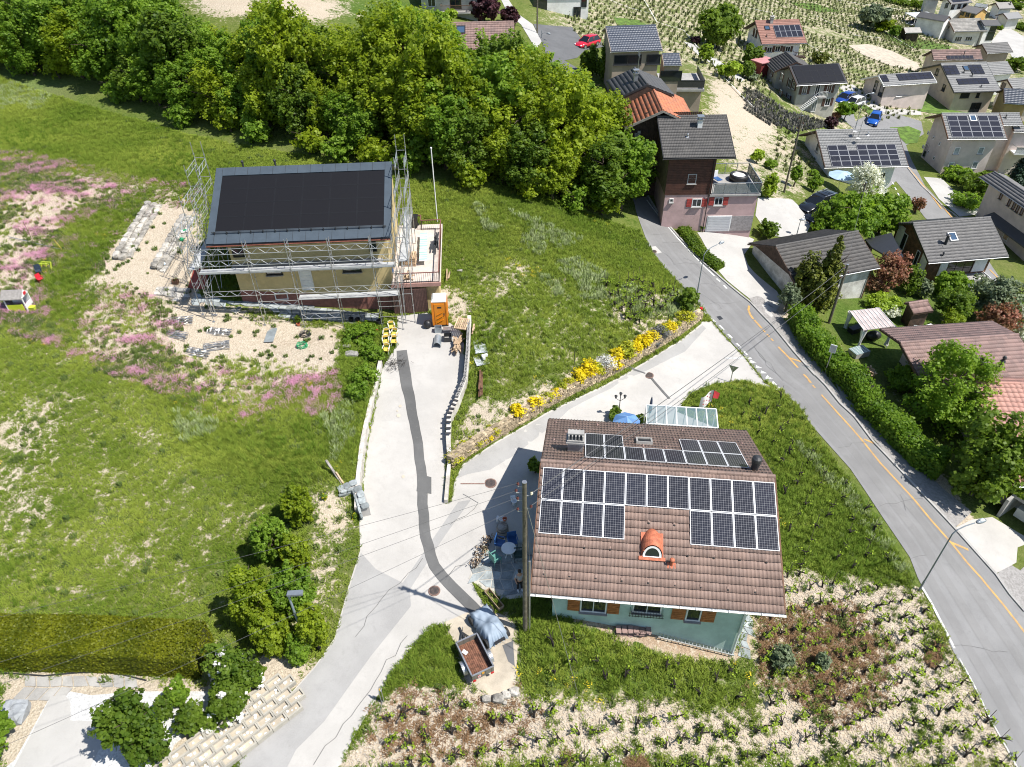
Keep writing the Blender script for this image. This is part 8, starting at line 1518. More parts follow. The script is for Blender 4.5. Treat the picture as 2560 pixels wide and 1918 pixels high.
tn=np.clip(.42+.36*vnoise(x,y,.2,1)+.30*vnoise(x,y,.8,2)+.10*zn["lush"]+zn["dry"]*.8+rs.normal(0,.1,len(x)),0,1.2);sc=(.55+.45*rs.rand(len(x)))*(1+.7*zn["lush"]*(vnoise(x,y,.4,5) >-.1));print("grass",len(x));scatter("meadow_grass",np.stack([x,y,H(x,y)],1),tuft,sc,rs.uniform(0,6.28,len(x)),tn)
x,y,rs=nearpts(90000,2,NEAR);zn=zone(x,y);k_=(rs.rand(len(x)) <np.clip(zn["lush"]-.15,0,1)*.8+.12*(vnoise(x,y,.5,9) >.35)*(1-zn["bare"])) & soft_ok(x,y);x,y=x[k_],y[k_];zn={a:v[k_] for a,v in zn.items()};scatter("tall_meadow_grass",np.stack([x,y,H(x,y)],1),tuft2,rs.uniform(.5,1.1,len(x)),rs.uniform(0,6.28,len(x)),np.clip(.3+.3*vnoise(x,y,.3,6)+zn["dry"]*.9,0,1.2));print("tall",len(x))
pale=small_tuft("pale_seed_grass",GRL,26,.4,.22,.016,7,.8);x,y,rs=nearpts(60000,5,NEAR)
pm=np.zeros(len(x),bool)
for pl in ([(0,170),(110,195),(110,260),(0,250)],[(1020,440),(1150,470),(1260,520),(1180,560),(1050,500)],[(1150,580),(1250,560),(1420,640),(1480,700),(1350,660),(1200,640)],[(380,890),(470,880),(480,930),(390,960)],[(700,900),(760,860),(770,930),(720,1000)],[(1330,640),(1480,630),(1500,680),(1380,690)],[(1700,940),(1790,1000),(1990,1260),(1960,1270),(1800,1060)]):
 W=G(Dp(*pl))[:,:2];pm |= inpoly(x,y,[tuple(p) for p in W])
k_=pm & (vnoise(x,y,.9,12) >-.15) & (rs.rand(len(x)) <.75) & soft_ok(x,y);x,y=x[k_],y[k_];scatter("pale_seeding_grass",np.stack([x,y,H(x,y)],1),pale,rs.uniform(.6,1.2,len(x)),rs.uniform(0,6.28,len(x)),rs.rand(len(x)))
# pink flowers on the slope left of the house
flower=MB();r_=np.random.RandomState(3);V=[];F_=[]
for i in range(15):a=r_.uniform(0,6.28);rr=.24*math.sqrt(r_.rand());cx,cy,cz=rr*math.cos(a),rr*math.sin(a),r_.uniform(.10,.28);s_=.016;k=len(V);V += [(cx-s_,cy-s_,cz),(cx+s_,cy-s_,cz+.01),(cx+s_,cy+s_,cz),(cx-s_,cy+s_,cz+.01)];F_.append((k,k+1,k+2,k+3))
flo=bpy.data.objects.new("pink_flower_head",npmesh("pink_flower_head",V,F_,[PNK],r_.rand(15)))
FPO=[(0,330),(60,330),(300,385),(430,400),(440,430),(330,470),(250,520),(230,600),(160,590),(330,640),(400,700),(370,760),(560,820),(735,800),(740,870),(700,905),(600,880),(550,925),(440,905),(330,840),(200,800),(90,740),(0,720),(0,560),(60,520),(0,470)]
x,y,rs=nearpts(60000,6,FPO);nz=.55*vnoise(x,y,.6,21)+.8*vnoise(x,y,1.9,22)+.6*vnoise(x,y,4.5,23);k_=(rs.rand(len(x)) <np.clip((nz-.12)*.5,.03,.7)) & soft_ok(x,y)
W=G(Dp((200,470),(320,430),(300,540),(170,700),(110,700),(100,620)))[:,:2];k_ &= ~(inpoly(x,y,[tuple(p) for p in W]) & (rs.rand(len(x)) <.8));x,y=x[k_],y[k_];nz=nz[k_];print("pink",len(x));scatter("pink_soapwort_flowers",np.stack([x,y,H(x,y)],1),flo,rs.uniform(.7,1.25,len(x)),rs.uniform(0,6.28,len(x)),rs.rand(len(x)))
weed=small_tuft("weed_clump",WEEDM,34,.26,.2,.03,8,.9);x,y,rs=nearpts(70000,7,NEAR);fpW=[tuple(p) for p in G(Dp(*FPO))[:,:2]];inF=inpoly(x,y,fpW);zn=zone(x,y)
k_=((inF & (vnoise(x,y,.6,31) >.1) & (rs.rand(len(x)) <.55)) | ((zn["bare"] >.5) & (zn["bare"] <.96) & (vnoise(x,y,.9,33) >.6) & (rs.rand(len(x)) <.22)) | (rs.rand(len(x)) <.02)) & soft_ok(x,y);x,y=x[k_],y[k_];scatter("broad_leaved_weeds",np.stack([x,y,H(x,y)],1),weed,rs.uniform(.4,1.1,len(x)),rs.uniform(0,6.28,len(x)),rs.rand(len(x)))
yel=MB();V=[];F_=[]
for i in range(14):cx,cy,cz=r_.uniform(-.15,.15),r_.uniform(-.15,.15),r_.uniform(.1,.25);s_=.015;k=len(V);V += [(cx-s_,cy-s_,cz),(cx+s_,cy-s_,cz),(cx+s_,cy+s_,cz),(cx-s_,cy+s_,cz)];F_.append((k,k+1,k+2,k+3))
yo=bpy.data.objects.new("yellow_flower_head",npmesh("yellow_flower_head",V,F_,[mat("yellow_petal",(.8,.6,.02),.6,.1)]));x,y,rs=nearpts(9000,8,NEAR);zn=zone(x,y);k_=(vnoise(x,y,.8,41) >.95) & soft_ok(x,y) & (zn["bare"] <.7);x,y=x[k_],y[k_];scatter("yellow_meadow_flowers",np.stack([x,y,H(x,y)],1),yo,rs.uniform(.6,1.2,len(x)),rs.uniform(0,6.28,len(x)))
# brown dead weeds and loose stones on the front vineyard
DRY=tintmat("dead_weed",(.20,.115,.06),(.38,.25,.14));dt=small_tuft("dead_weed_clump",DRY,30,.16,.22,.02,9,1.2);x,y,rs=nearpts(60000,10,[(800,1480),(1640,1480),(1640,1320),(1990,1270),(2212,1657),(2212,1720),(740,1720)]);zn=zone(x,y);k_=((rs.rand(len(x)) <zn["brown"]*.4*(vnoise(x,y,.7,51) >-.2)) | ((vnoise(x,y,.8,52) >.95) & (rs.rand(len(x)) <.3))) & soft_ok(x,y);x,y=x[k_],y[k_];scatter("dead_weeds",np.stack([x,y,H(x,y)],1),dt,rs.uniform(.5,1.1,len(x)),rs.uniform(0,6.28,len(x)),rs.rand(len(x)))
stn=bpy.data.objects.new("loose_stone",rock_mesh("loose_stone",mat("loose_limestone",(.50,.44,.36),.9,.2,3,.3),5,6,4));x,y,rs=nearpts(60000,11,[(780,1480),(1110,1500),(1640,1540),(1640,1340),(1700,1235),(1990,1270),(2212,1657),(2212,1720),(740,1720)]);zn=zone(x,y);k_=(rs.rand(len(x)) <zn["stony"]*.9) & soft_ok(x,y);x,y=x[k_],y[k_];scatter("loose_stones",np.stack([x,y,H(x,y)+.01],1),stn,rs.uniform(.03,.085,len(x)),rs.uniform(0,6.28,len(x)))
# ------------------------------------------------------------- small things around the two houses
def at(px,name,label,cat,rz=0.0,z=None,group=None):
 P=g1(px) if z is None else un(px[0],px[1],z);return thing(name,label,cat,tuple(P),rz,group)
def one(px,name,label,cat,mb,rz=0.0,z=None,smooth=False,group=None):
 o=mb.build(name,smooth=smooth);o.location=g1(px) if z is None else un(px[0],px[1],z);o.rotation_euler=(0,0,rz);return tag(o,label,cat,group)
ZT=B.zg+zdk+.01
ORP=mat("orange_plastic",(.72,.24,.008),.45,.06,2,.05);YC=mat("yellow_seat",(.70,.50,.10),.5,.08);GRN=mat("green_plastic",(.02,.35,.14),.4,.08);BLUEP=mat("blue_plastic",(.03,.10,.28),.4,.1);LIME=mat("lime_plastic",(.52,.62,.04),.5,.06);REDP=mat("red_plastic",(.62,.03,.05),.4,.06);ZINC=mat("zinc_sheet",(.42,.47,.50),.35,.12,3,.1,metal=.5)
# portable toilet
t=at(z2b(1525,1090),"portable_toilet","bright orange portable toilet with white roof beside the brown garage door","portable toilet",.03)
b=MB();b.box((0,0,1.1),(1.1,1.1,2.1),ORP)
for sx in (-1,1):
 for sy in (-1,1):b.box((sx*.54,sy*.54,1.08),(.1,.1,2.16),ORP)
b.box((0,0,.04),(1.2,1.2,.1),BLACKP);b.build("cabin",t);b=MB();b.lathe((0,0,2.16),[(.80,0),(.78,.08),(.6,.2),(.01,.24)],mat("toilet_roof",(.72,.73,.70),.5,.05),4);b.build("roof",t,M=Matrix.Rotation(math.pi/4,4,'Z'))
b=MB();b.box((.02,-.565,1.06),(.78,.03,1.86),ORP)
for i in range(3):b.beam((-.2,-.585,.35+i*.35),(.25,-.585,.62+i*.35),.02,.10,ORP,(0,1,0))
b.box((.02,-.585,1.7),(.3,.02,.12),BLACKP);d_=b.build("door",t);b=MB();b.box((.34,-.60,1.1),(.05,.04,.22),DARKM);b.build("handle",d_)
one(z2b(1422,1135),"rubbish_bag","black rubbish bag leaning at the left of the orange toilet","bag",MB().ball((0,0,.3),.32,BLACKP,12,8,(1,.9,1.1)),smooth=True)
def frame_box(w,d,h,m):b=MB();b.box((0,-d/2,h/2),(w,.03,h),m).box((0,d/2,h/2),(w,.03,h),m).box((-w/2,0,h/2),(.03,d,h),m).box((w/2,0,h/2),(.03,d,h),m).box((0,0,.02),(w,d,.03),m);return b
one(z2b(1505,1165),"duct_box","open grey sheet metal box in front of the orange toilet","box",frame_box(.5,.4,.45,ZINC));one(z2b(1580,1230),"mortar_trough","open black-grey box beside the scrap wood pile","box",frame_box(.55,.6,.4,DARKM));one(z2b(1575,1170),"workbench_board","grey metal tray between toilet and scrap wood","tray",MB().box((0,0,.3),(.6,.45,.06),STEEL))
b=MB();vs=[]
for k in range(11):a=math.pi*(k/10);vs += [(.32*math.cos(a)*.9,-.55,.4*math.sin(a)+.05),(.32*math.cos(a)*.9,.55,.4*math.sin(a)+.05)]
b.add(vs,[(2*i,2*i+1,2*i+3,2*i+2) for i in range(10)],ZINC);one(z2b(1498,1260),"curved_sheet","arched galvanised metal sheet standing on the driveway","metal sheet",b)
def pallet(px,label,z=None,rz=0,n=1,tilt=0):
 t=at(px,"pallet",label,"pallet",rz,z);R=Matrix.Rotation(tilt,4,'X');s1=MB().box((0,0,0),(.10,1.15,.022),WOODL).mesh("slat");s2=MB().box((0,0,0),(.95,.10,.09),WOODL).mesh("bearer")
 for k in range(n):
  for i in range(7):link("slat",s1,t,R @ Matrix.Translation((-.42+.14*i,0,.12+.15*k)))
  for y in (-.5,0,.5):link("bearer",s2,t,R @ Matrix.Translation((0,y,.06+.15*k)))
pallet(z2b(1690,1110),"single wooden pallet lying tilted on top of the driveway wall",rz=-.25,tilt=.2,z=g1(z2b(1690,1110))[2]+.7);pallet(z2b(1285,625),"stack of wooden pallets on the garage terrace",ZT,0,5)
# timber heaps: every board a part
def heap(px,name,label,n,L,spread,m,z=None,rz=0,jit=.5,cat="timber",hh=.5,sz=(.12,.03)):
 t=at(px,name,label,cat,rz,z);rs=random.Random(n+int(px[0]));ms=[MB().box((0,0,0),(l_,sz[0],sz[1]),m).mesh("board") for l_ in (L,L*.7,L*.45)]
 for i in range(n):link("board",ms[rs.randint(0,2)],t,Matrix.Translation((rs.uniform(-.15,.15),rs.uniform(-spread,spread),.05+hh*i/n)) @ Matrix.Rotation(1.57+rs.uniform(-jit,jit),4,'Z') @ Matrix.Rotation(rs.uniform(-.12,.12),4,'Y'))
heap(z2b(1655,1290),"scrap_wood_pile","untidy pile of pale scrap boards beside the block wall",34,1.5,.35,WOODL,jit=.6);heap(z2b(1790,1170),"board_stack","few short boards standing behind the block wall",5,.8,.1,WOODL,jit=.2);heap(z2b(1840,1590),"plank_bundle","long bundle of weathered brown planks behind the block wall",14,2.6,.2,WOODB,jit=.05,hh=.3);heap(z2b(1725,1450),"lath_bundle","long thin laths leaning along the inside of the block wall",8,2.4,.05,WOODG,jit=.05,hh=.5,sz=(.08,.03))
heap(z2b(1790,960),"loose_planks","two pale planks lying in the meadow right of the orange toilet",2,1.5,.12,WOODL,jit=.1,hh=.02);heap(z2b(1582,740),"edge_planks","planks lying beside the garage terrace wall",3,1.5,.06,WOODL,jit=.05);heap(z2b(1715,590),"offcut","short pale offcut in the grass, upper right of terrace",1,.6,.01,WOODL,jit=.4,hh=0);heap(z2b(1700,745),"offcut","grey offcut lying by a stone in the grass",1,.7,.01,WOODG,jit=.6,hh=0)
heap(z2b(1270,735),"firewood_heap","broken boards heaped behind the front railing of the terrace",12,.8,.5,WOODL,ZT,0,1.5,hh=.25);heap(z2b(1355,520),"terrace_batten","long brown batten lying along the terrace left of the striped sheet",2,3.2,.03,WOODB,ZT,0,.02,hh=.1);heap(z2b(1490,480),"shutter_stack","dark grey boards and folded furniture leaned along the terrace rail",16,1.9,.3,mat("dark_boards",(.05,.05,.055),.6,.2),ZT+.3,0,.15,hh=.7);heap(z2b(1075,560),"wrapped_boards","pale insulation boards propped between house and terrace",6,1.3,.25,mat("pale_board",(.6,.58,.52),.8,.1),ZT,.2,.1,hh=.8,sz=(.3,.05))
b=MB();STW=mat("striped_white",(.72,.76,.73),.5,.05);STG=mat("striped_green",(.35,.58,.50),.5,.05)
for i in range(26):b.box((0,-2.3+.18*i,.45+.03*math.sin(i)),(.62,.178,.02),STG if i % 2 else STW)
one(z2b(1390,530),"striped_sheet","long green and white striped corrugated sheet lying on the terrace","sheet",b,.07,ZT)
t=at(z2b(1320,340),"wheelie_bin","black wheelie bin at the back of the garage terrace","bin",0,ZT);b=MB();b.lathe((0,0,0),[(.32,.05),(.40,.95)],BLACKP,4);b.build("body",t,M=Matrix.Rotation(math.pi/4,4,'Z'));b=MB();b.box((0,0,1.0),(.62,.66,.1),BLACKP);b.build("lid",t);b=MB();b.tube([(-.3,.3,.12),(.3,.3,.12)],.12,RUBBER,10);b.build("wheels",t)
one(z2b(1115,715),"blue_sack","blue and white bulk sack on the terrace corner","sack",MB().ball((0,0,.35),.42,mat("blue_sack_fabric",(.06,.22,.55),.6,.25,4,.2,c2=(.5,.55,.6)),12,8,(1,.9,.85)),z=ZT,smooth=True)
def chair(px,label,sm,fm,rz,z=None,name="garden_chair",arms=True,round_=True,group=None,s=1.0):
 t=at(px,name,label,"chair",rz,z,group);t.scale=(s,)*3;b=MB();b.box((0,0,.44),(.44,.42,.03),sm);b.build("seat",t);b=MB()
 if round_:b.tube([(-.2,.2,.44),(-.21,.24,.8),(0,.27,.86),(.21,.24,.8),(.2,.2,.44)],.016,fm,5);b.box((0,.245,.72),(.4,.02,.16),sm)
 else:b.box((0,.22,.68),(.46,.03,.46),sm)
 b.build("backrest",t);lm=MB().tube([(0,0,0),(0,0,.44)],.016,fm,5).mesh("leg")
 for sx in (-.2,.2):
  for sy in (-.19,.19):link("leg",lm,t,Matrix.Translation((sx,sy,0)))
 if arms:
  for sx in (-.24,.24):b=MB();b.box((sx,.02,.64),(.05,.42,.03),sm if not round_ else fm);b.tube([(sx,-.18,.44),(sx,-.18,.63)],.015,fm,4);b.build("armrest",t)
 return t
for i,(q,r,lb) in enumerate((((1140,1165),.3,"topmost of the yellow chairs at the driveway edge"),((1100,1225),.1,"left yellow chair in the second row"),((1162,1222),-.2,"right yellow chair in the second row"),((1095,1280),.2,"left yellow chair in the third row"),((1160,1280),0,"right yellow chair in the third row, seat turned flat"),((1098,1345),-.1,"lowest yellow chair beside the twig heap"))):chair(z2b(*q),lb,YC,WHITE,r,group="yellow chairs")
tw=MB();rs=random.Random(6)
for i in range(110):a=rs.uniform(0,6.28);p=Vector((rs.gauss(0,.4),rs.gauss(0,.35),rs.uniform(.02,.35)));tw.tube([p,p+Vector((math.cos(a)*.3,math.sin(a)*.3,rs.uniform(-.05,.12)))],.01,VBARK,3,False)
o=tw.build("twig_heap",kind=None);o.location=g1(z2b(1150,1430));tag(o,"heap of dry dark twigs below the yellow chairs","twigs")
for i,(q,r,h,m,lb) in enumerate((((818,1085),.2,.3,BLACKP,"left black bucket against the paved path"),((870,1088),.2,.3,BLACKP,"right black bucket against the paved path"),((1035,1110),.2,.38,DARKM,"grey bucket with rubble near the scaffold foot"),((1020,1158),.08,.14,REDP,"small red pot beside the bank shrubs"),((400,1120),.15,.22,TERR,"terracotta pot with a small conifer"),((948,1140),.22,.2,CONC,"low pale planter box near the bucket"))):one(z2b(*q),"bucket" if i <3 else "plant_pot",lb,"bucket" if i <3 else "pot",MB().lathe((0,0,0),[(.01,.02),(r*.75,.02),(r,h),(r*.85,h),(r*.6,.08),(.01,.08)],m,14))
T(z2b(400,1100),z2b(395,1040),9,"small dark potted conifer in front of the scaffold","potted_conifer",LEAF_C,"plant",700,.05,z0f=.0)
t=at(z2b(880,1130),"bird_house","small wooden bird house on the ground by the buckets","bird house");b=MB();b.box((0,0,.15),(.26,.24,.3),WOODL);b.build("box",t);b=MB();b.extr([(-.2,-.16,.3),(.2,-.16,.3),(0,-.16,.46)],(0,.32,0),mat("ochre_board",(.5,.25,.06),.7,.1));b.build("roof",t)
def coil(px,label,m,R,r):one(px,"hose_coil",label,"hose",MB().tube([(math.cos(a*.5)*(R+.05*math.sin(a*1.7)),math.sin(a*.5)*(R*.8+.05*math.cos(a*2.3)),.04+.004*a) for a in range(70)],r,m,5))
coil(z2b(455,1200),"black hose coiled on the grey gravel",BLACKP,.36,.022);coil(z2b(430,1290),"green hose coiled on the grey gravel",GRN,.36,.022)
def corr_sheet(L,Wd,m,n=16):b=MB();vs=[];
def cs(L,Wd,m,n=22):
 b=MB();vs=[]
 for i in range(n+1):x=-Wd/2+Wd*i/n;z=.06+.025*(i % 2);vs += [(x,-L/2,z),(x,L/2,z+.03)]
 b.add(vs,[(2*i,2*i+2,2*i+3,2*i+1) for i in range(n)],m);return b
one(z2b(180,1200),"corrugated_sheet","narrow galvanised corrugated sheet lying left of the hose coils","metal sheet",cs(1.7,.7,ZINC),.05);one(z2b(1835,1290),"corrugated_sheet","upper bent pale corrugated sheet lying behind the block wall","metal sheet",cs(1.6,.9,mat("pale_zinc",(.62,.66,.68),.4,.1,metal=.3)),.15);one(z2b(1845,1400),"corrugated_sheet","lower pale corrugated sheet lying behind the block wall with a block on it","metal sheet",cs(1.1,1.0,mat("pale_zinc",(.62,.66,.68),.4,.1,metal=.3)),.3);one(z2b(1870,1375),"white_block","white angled block resting on the corrugated sheet","block",MB().box((0,0,.22),(.45,.18,.18),WHITE).box((-.15,-.15,.22),(.16,.4,.16),WHITE),.4)
for q,lb in (((1725,1190),"upper pile of dismantled lattice scaffold frames on the sand"),((1390,1210),"pile of lattice frames at the left of the sandy plot"),((1425,1100),"lattice frame lying near the steps"),((1560,1350),"long scaffold tubes laid along the sandy edge"),((1715,1300),"bundle of scaffold tubes beside the pink flowers")):
 t=at(z1b(*q),"scaffold_part_pile",lb,"scaffold parts",random.uniform(-.4,.4));
 for i in range(5):b=MB();a=random.uniform(-.2,.2);p=Vector((-.9,-.2+.1*i,.05+.05*i));q_=Vector((.9,-.2+.1*i+a,.05+.05*i));b.tube([p,q_],.024,STEEL,5);b.tube([p+Vector((0,.3,0)),q_+Vector((0,.3,0))],.024,STEEL,5);[b.tube([p+(q_-p)*(k/6)+Vector((0,.3*(k % 2),0)),p+(q_-p)*((k+1)/6)+Vector((0,.3*((k+1) % 2),0))],.011,STEEL,4) for k in range(6)];b.build("lattice_frame",t)
CRK=mat("rubble_grey",(.30,.29,.27),.9,.2,4,.5)
for q,s_,m,lb in (((780,1290),.35,STONE,"pale boulder among debris at the bank head"),((820,1355),.6,CRK,"grey crumpled sheet debris at the bank head"),((830,1220),.35,CRK,"grey rubble beside the shrub on the bank"),((1672,690),.28,STONE,"pale rock lying in the grass right of terrace")):one(z2b(*q),"rubble",lb,"rock",MB(),0) if False else tag(link("rubble",rock_mesh("rubble",m,int(q[0])),M=Matrix.Translation(g1(z2b(*q))+np.array([0,0,s_*.2])) @ Matrix.Diagonal((s_*1.6,s_,s_*.6,1))),lb,"rock")
one(z1b(1465,398),"cement_bag","white and green bag lying on the lower stone wall","bag",MB().box((0,0,.32),(.55,.35,.12),WHITE).box((.05,0,.385),(.3,.3,.012),GRN),.5);one(z1b(1440,455),"watering_can","green watering can by the lower stone wall","can",MB().ball((0,0,.2),.17,GRN,10,6).tube([(.1,0,.2),(.35,0,.3)],.03,GRN,5));one(z1b(1305,630),"body_board","blue and white oval board at the foot of the lower stone wall","board",MB().ball((0,0,.12),.3,mat("board_print",(.3,.5,.75),.5,.3,6,0,c2=(.8,.85,.85)),14,5,(.7,1.3,.12)),.2)
t=at(z1b(1570,800),"red_tarpaulin","dark red tarpaulin propped in the shade left of the house","tarpaulin");b=MB();b.add([(-.7,-.5,.05),(.7,-.7,.05),(.8,.9,.9),(-.3,.9,1.1),(0,0,.5)],[(0,1,4),(1,2,4),(2,3,4),(3,0,4)],mat("red_tarp",(.28,.05,.03),.6,.1));b.build("sheet",t)
one(z1b(1390,785),"wooden_crate","small open wooden crate on the stone steps","crate",frame_box(.42,.36,.3,WOODB));one(z1b(1420,850),"rock_ledge","flat grey rock ledge at the top of stone steps","rock",MB().box((0,0,.1),(1.6,.45,.2),CRK),-.1)
one(z1b(1860,1010),"foam_board","cream foam board lying by a bucket on the sand","board",MB().box((0,0,.08),(.7,.4,.06),mat("foam_cream",(.75,.68,.55),.8,.05)),-.6);one(z1b(1895,1005),"bucket","grey bucket by the cream board","bucket",MB().lathe((0,0,0),[(.13,0),(.18,.3),(.15,.3),(.1,.05)],STEEL,14))
# paving slabs: path along the upper house and slate terrace
def slabs(name_parent,label,poly,size,m,seed,cat="paving",jit=.32,dz=.035,hgt=.05):
 W=G(poly)[:,:2];rs=np.random.RandomState(seed);x0,y0=W.min(0);x1,y1=W.max(0);t=thing(name_parent,label,cat,(x0,y0,hz(x0,y0)));nx_,ny_=int((x1-x0)/size)+2,int((y1-y0)/size)+2;g={(i,j):(x0+(i+rs.uniform(-jit,jit)+.5*(j % 2))*size,y0+(j+rs.uniform(-jit,jit))*size) for i in range(nx_+1) for j in range(ny_+1)};z0=hz(x0,y0)
 for i in range(nx_):
  for j in range(ny_):
   q=[g[(i,j)],g[(i+1,j)],g[(i+1,j+1)],g[(i,j+1)]];c=np.mean(q,0)
   if not inpoly(np.array([c[0]]),np.array([c[1]]),[tuple(p) for p in W])[0]:continue
   q=[c+(np.array(p)-c)*.90 for p in q];b=MB();zs_=[hz(*p)-z0 for p in q];vs=[(p[0]-x0,p[1]-y0,z+dz) for p,z in zip(q,zs_)]+[(p[0]-x0,p[1]-y0,z+dz-hgt) for p,z in zip(q,zs_)];b.add(vs,[(0,1,2,3),(0,4,5,1),(1,5,6,2),(2,6,7,3),(3,7,4,0)],m);b.build("slab",t)
slabs("slate_paving","irregular slate slabs of the terrace left of the turquoise house",Dp((1014,1250),(1030,1217),(1060,1182),(1130,1172),(1150,1200),(1148,1285),(1090,1292),(1042,1270)),.55,SLATE,1,dz=.06);slabs("house_path","crazy paved grey stone path in front of the scaffolded house",[z1b(1530,880),z1b(1900,920),z2b(0,890),z2b(440,950),z2b(800,1010),z2b(1050,1030),z2b(1050,1085),z2b(760,1095),z2b(480,1080),z2b(200,1030),z1b(2100,985),z1b(1540,950)],.5,SLATE,2,dz=.06);slabs("rough_steps","rough pale stone steps left of the house path",[z1b(1210,850),z1b(1310,810),z1b(1500,880),z1b(1520,940),z1b(1400,935)],.55,STONE,3,dz=.12,hgt=.2);slabs("side_path","pale slab path along the right wall of the turquoise house",[z3d(1945,455),z3d(1995,455),z3d(2030,800),z3d(1960,790),z3d(1880,720),z3d(1900,640)],.42,SLATE,4,dz=.05);slabs("garden_slabs","worn concrete slabs between the clipped hedge and the white gravel",[z1d(180,960),z1d(960,960),z1d(1100,965),z1d(1090,1060),z1d(560,1060),z1d(520,1090),z1d(300,1110),z1d(120,1130)],.6,CONC,5,jit=.12,dz=.04)
# turquoise house surroundings
def ladder(px0,px1,label,rungs,z0=.25):
 a,c=g1(px0),g1(px1);t=thing("ladder",label,"ladder",tuple(a),math.atan2(c[1]-a[1],c[0]-a[0]));L=np.linalg.norm(c-a);sl=math.asin((c[2]-a[2])/L);R=Matrix.Rotation(-sl,4,'Y');rm=MB().box((0,0,0),(.035,.36,.03),ALU).mesh("rung")
 for s in (-.2,.2):b=MB();b.box((L/2,s,z0),(L,.04,.08),ALU);b.build("rail",t,M=R)
 for i in range(rungs):link("rung",rm,t,R @ Matrix.Translation((L*(i+.5)/rungs,0,z0)))
ladder(z3d(480,375),z3d(790,470),"aluminium ladder lying in the shade under the left shutters",9);ladder(z3d(1265,620),z3d(1860,765),"long aluminium ladder lying along the turquoise wall, half in sun",21)
t=at(z3d(1080,600),"old_tile_stack","stack of old brown roof tiles against the turquoise wall","roof tiles");tm_=MB().box((0,0,0),(.26,.40,.03),T_ROSE).mesh("stacked_tile");rs=random.Random(2)
for i in range(40):link("stacked_tile",tm_,t,Matrix.Translation((-.75+.3*(i % 6)+rs.uniform(-.04,.04),rs.uniform(-.06,.06),.06+.07*(i//6))) @ Matrix.Rotation(rs.uniform(-.3,.3),4,'X'))
for i,q in enumerate(((1885,1125),(1980,1125),(2040,1095),(2105,1070),(2030,1155))):s_=(.42,.55,.45,.5,.22)[i];tag(link("boulder",rock_mesh("boulder",STONE,30+i),M=Matrix.Translation(g1(z2d(*q))+np.array([0,0,.1])) @ Matrix.Diagonal((s_,s_*.8,s_*.75,1))),"pale boulder edging the sandy parking, %s from the left" % ("first","second","third","fourth","small one, low, third")[i],"boulder")
one(z1d(120,1240),"boulder","smooth grey boulder at the left edge beside the juniper","boulder",MB(),0) if False else tag(link("boulder",rock_mesh("boulder",mat("grey_boulder",(.32,.34,.36),.7,.12,3,.3),77,14,9),M=Matrix.Translation(g1(z1d(120,1240))+np.array([0,0,.15])) @ Matrix.Diagonal((1.25,1.0,.8,1))),"smooth grey boulder at the left edge beside the juniper","boulder")
t=at(z2d(1945,345),"stone_trough","long hollow stone trough between terrace and covered quad","trough",-.95);b=frame_box(1.35,.32,.3,mat("trough_stone",(.34,.25,.16),.9,.2,4,.5));b.build("basin",t)
zq=Zm(1180,1350,4.23);zq0=Zm(1180,1150,4.23)
for q,lb,r in ((zq0(445,470),"upper white toilet bowl standing on the shaded paving",.2),(zq0(325,665),"lower white toilet bowl beside the barrel",1.4)):t=at(q,"toilet_bowl",lb,"toilet bowl",r);b=MB();b.lathe((0,0,0),[(.13,0),(.11,.2),(.2,.38),(.22,.4),(.16,.4),(.1,.25),(.01,.2)],WHITE,16);b.build("bowl",t,True,Matrix.Diagonal((.9,1.25,1,1)));b=MB();b.box((0,.3,.3),(.3,.14,.25),WHITE);b.build("cistern_base",t)
t=at(zq0(325,800),"wooden_barrel","old wooden barrel carrying a terracotta pot in the shade of the terrace","barrel");b=MB();b.lathe((0,0,0),[(.27,0),(.34,.25),(.36,.45),(.34,.65),(.28,.9),(.01,.88)],WOODG,18);b.build("staves",t,True)
for z in (.12,.3,.6,.78):b=MB();b.lathe((0,0,z),[(.315 if z in (.12,.78) else .36,0),(.325 if z in (.12,.78) else .365,.05)],DARKM,18);b.build("hoop",t)
one(zq0(350,745),"plant_pot","terracotta pot standing on top of the barrel","pot",MB().lathe((0,0,.9),[(.09,0),(.14,.2),(.11,.2),(.05,.05)],TERR,14))
t=at(zq(390,170),"garden_table","round white plastic table in the terrace shade","table");b=MB();b.cyl((0,0,.70),.42,.03,WHITE,28);b.build("tabletop",t);lm=MB().beam((0,0,0),(.2,.2,.7),.05,.05,WHITE).mesh("leg")
for k in range(4):link("leg",lm,t,Matrix.Rotation(k*1.57,4,'Z') @ Matrix.Translation((.2,.2,0)) @ Matrix.Rotation(3.14,4,'Z'))
TEAL=mat("teal_plastic",(.10,.26,.22),.5,.06);chair(zq(250,250),"pale green plastic armchair at the sunlit edge of the terrace",TEAL,TEAL,2.2,name="plastic_chair",round_=False,s=1.15);chair(zq(300,90),"blue and white plastic chair next to the barrel",BLUEP,WHITE,1.3,name="plastic_chair",round_=False,s=1.15);chair(zq(430,70),"dark blue plastic chair in deep shade behind the table",BLUEP,BLUEP,.2,name="plastic_chair",round_=False,s=1.15);chair(zq(490,210),"dark green plastic chair right of the white table",mat("dark_green_plastic",(.02,.05,.035),.5,.05),DARKM,-1.5,name="plastic_chair",round_=False,s=1.15)
wd=MB();rs=random.Random(12)
for i in range(150):p=Vector((rs.gauss(0,.18),rs.uniform(-1.2,1.1),rs.uniform(0,.35)));a=rs.uniform(0,6.28);wd.tube([p,p+Vector((math.cos(a)*.14,math.sin(a)*.14,.05))],.025,BARK if i % 3 else WOODL,4)
o=wd.build("split_wood_row");o.location=g1(zq(110,130));o.rotation_euler=(0,0,-.45);tag(o,"low row of split branches along the terrace edge","firewood")
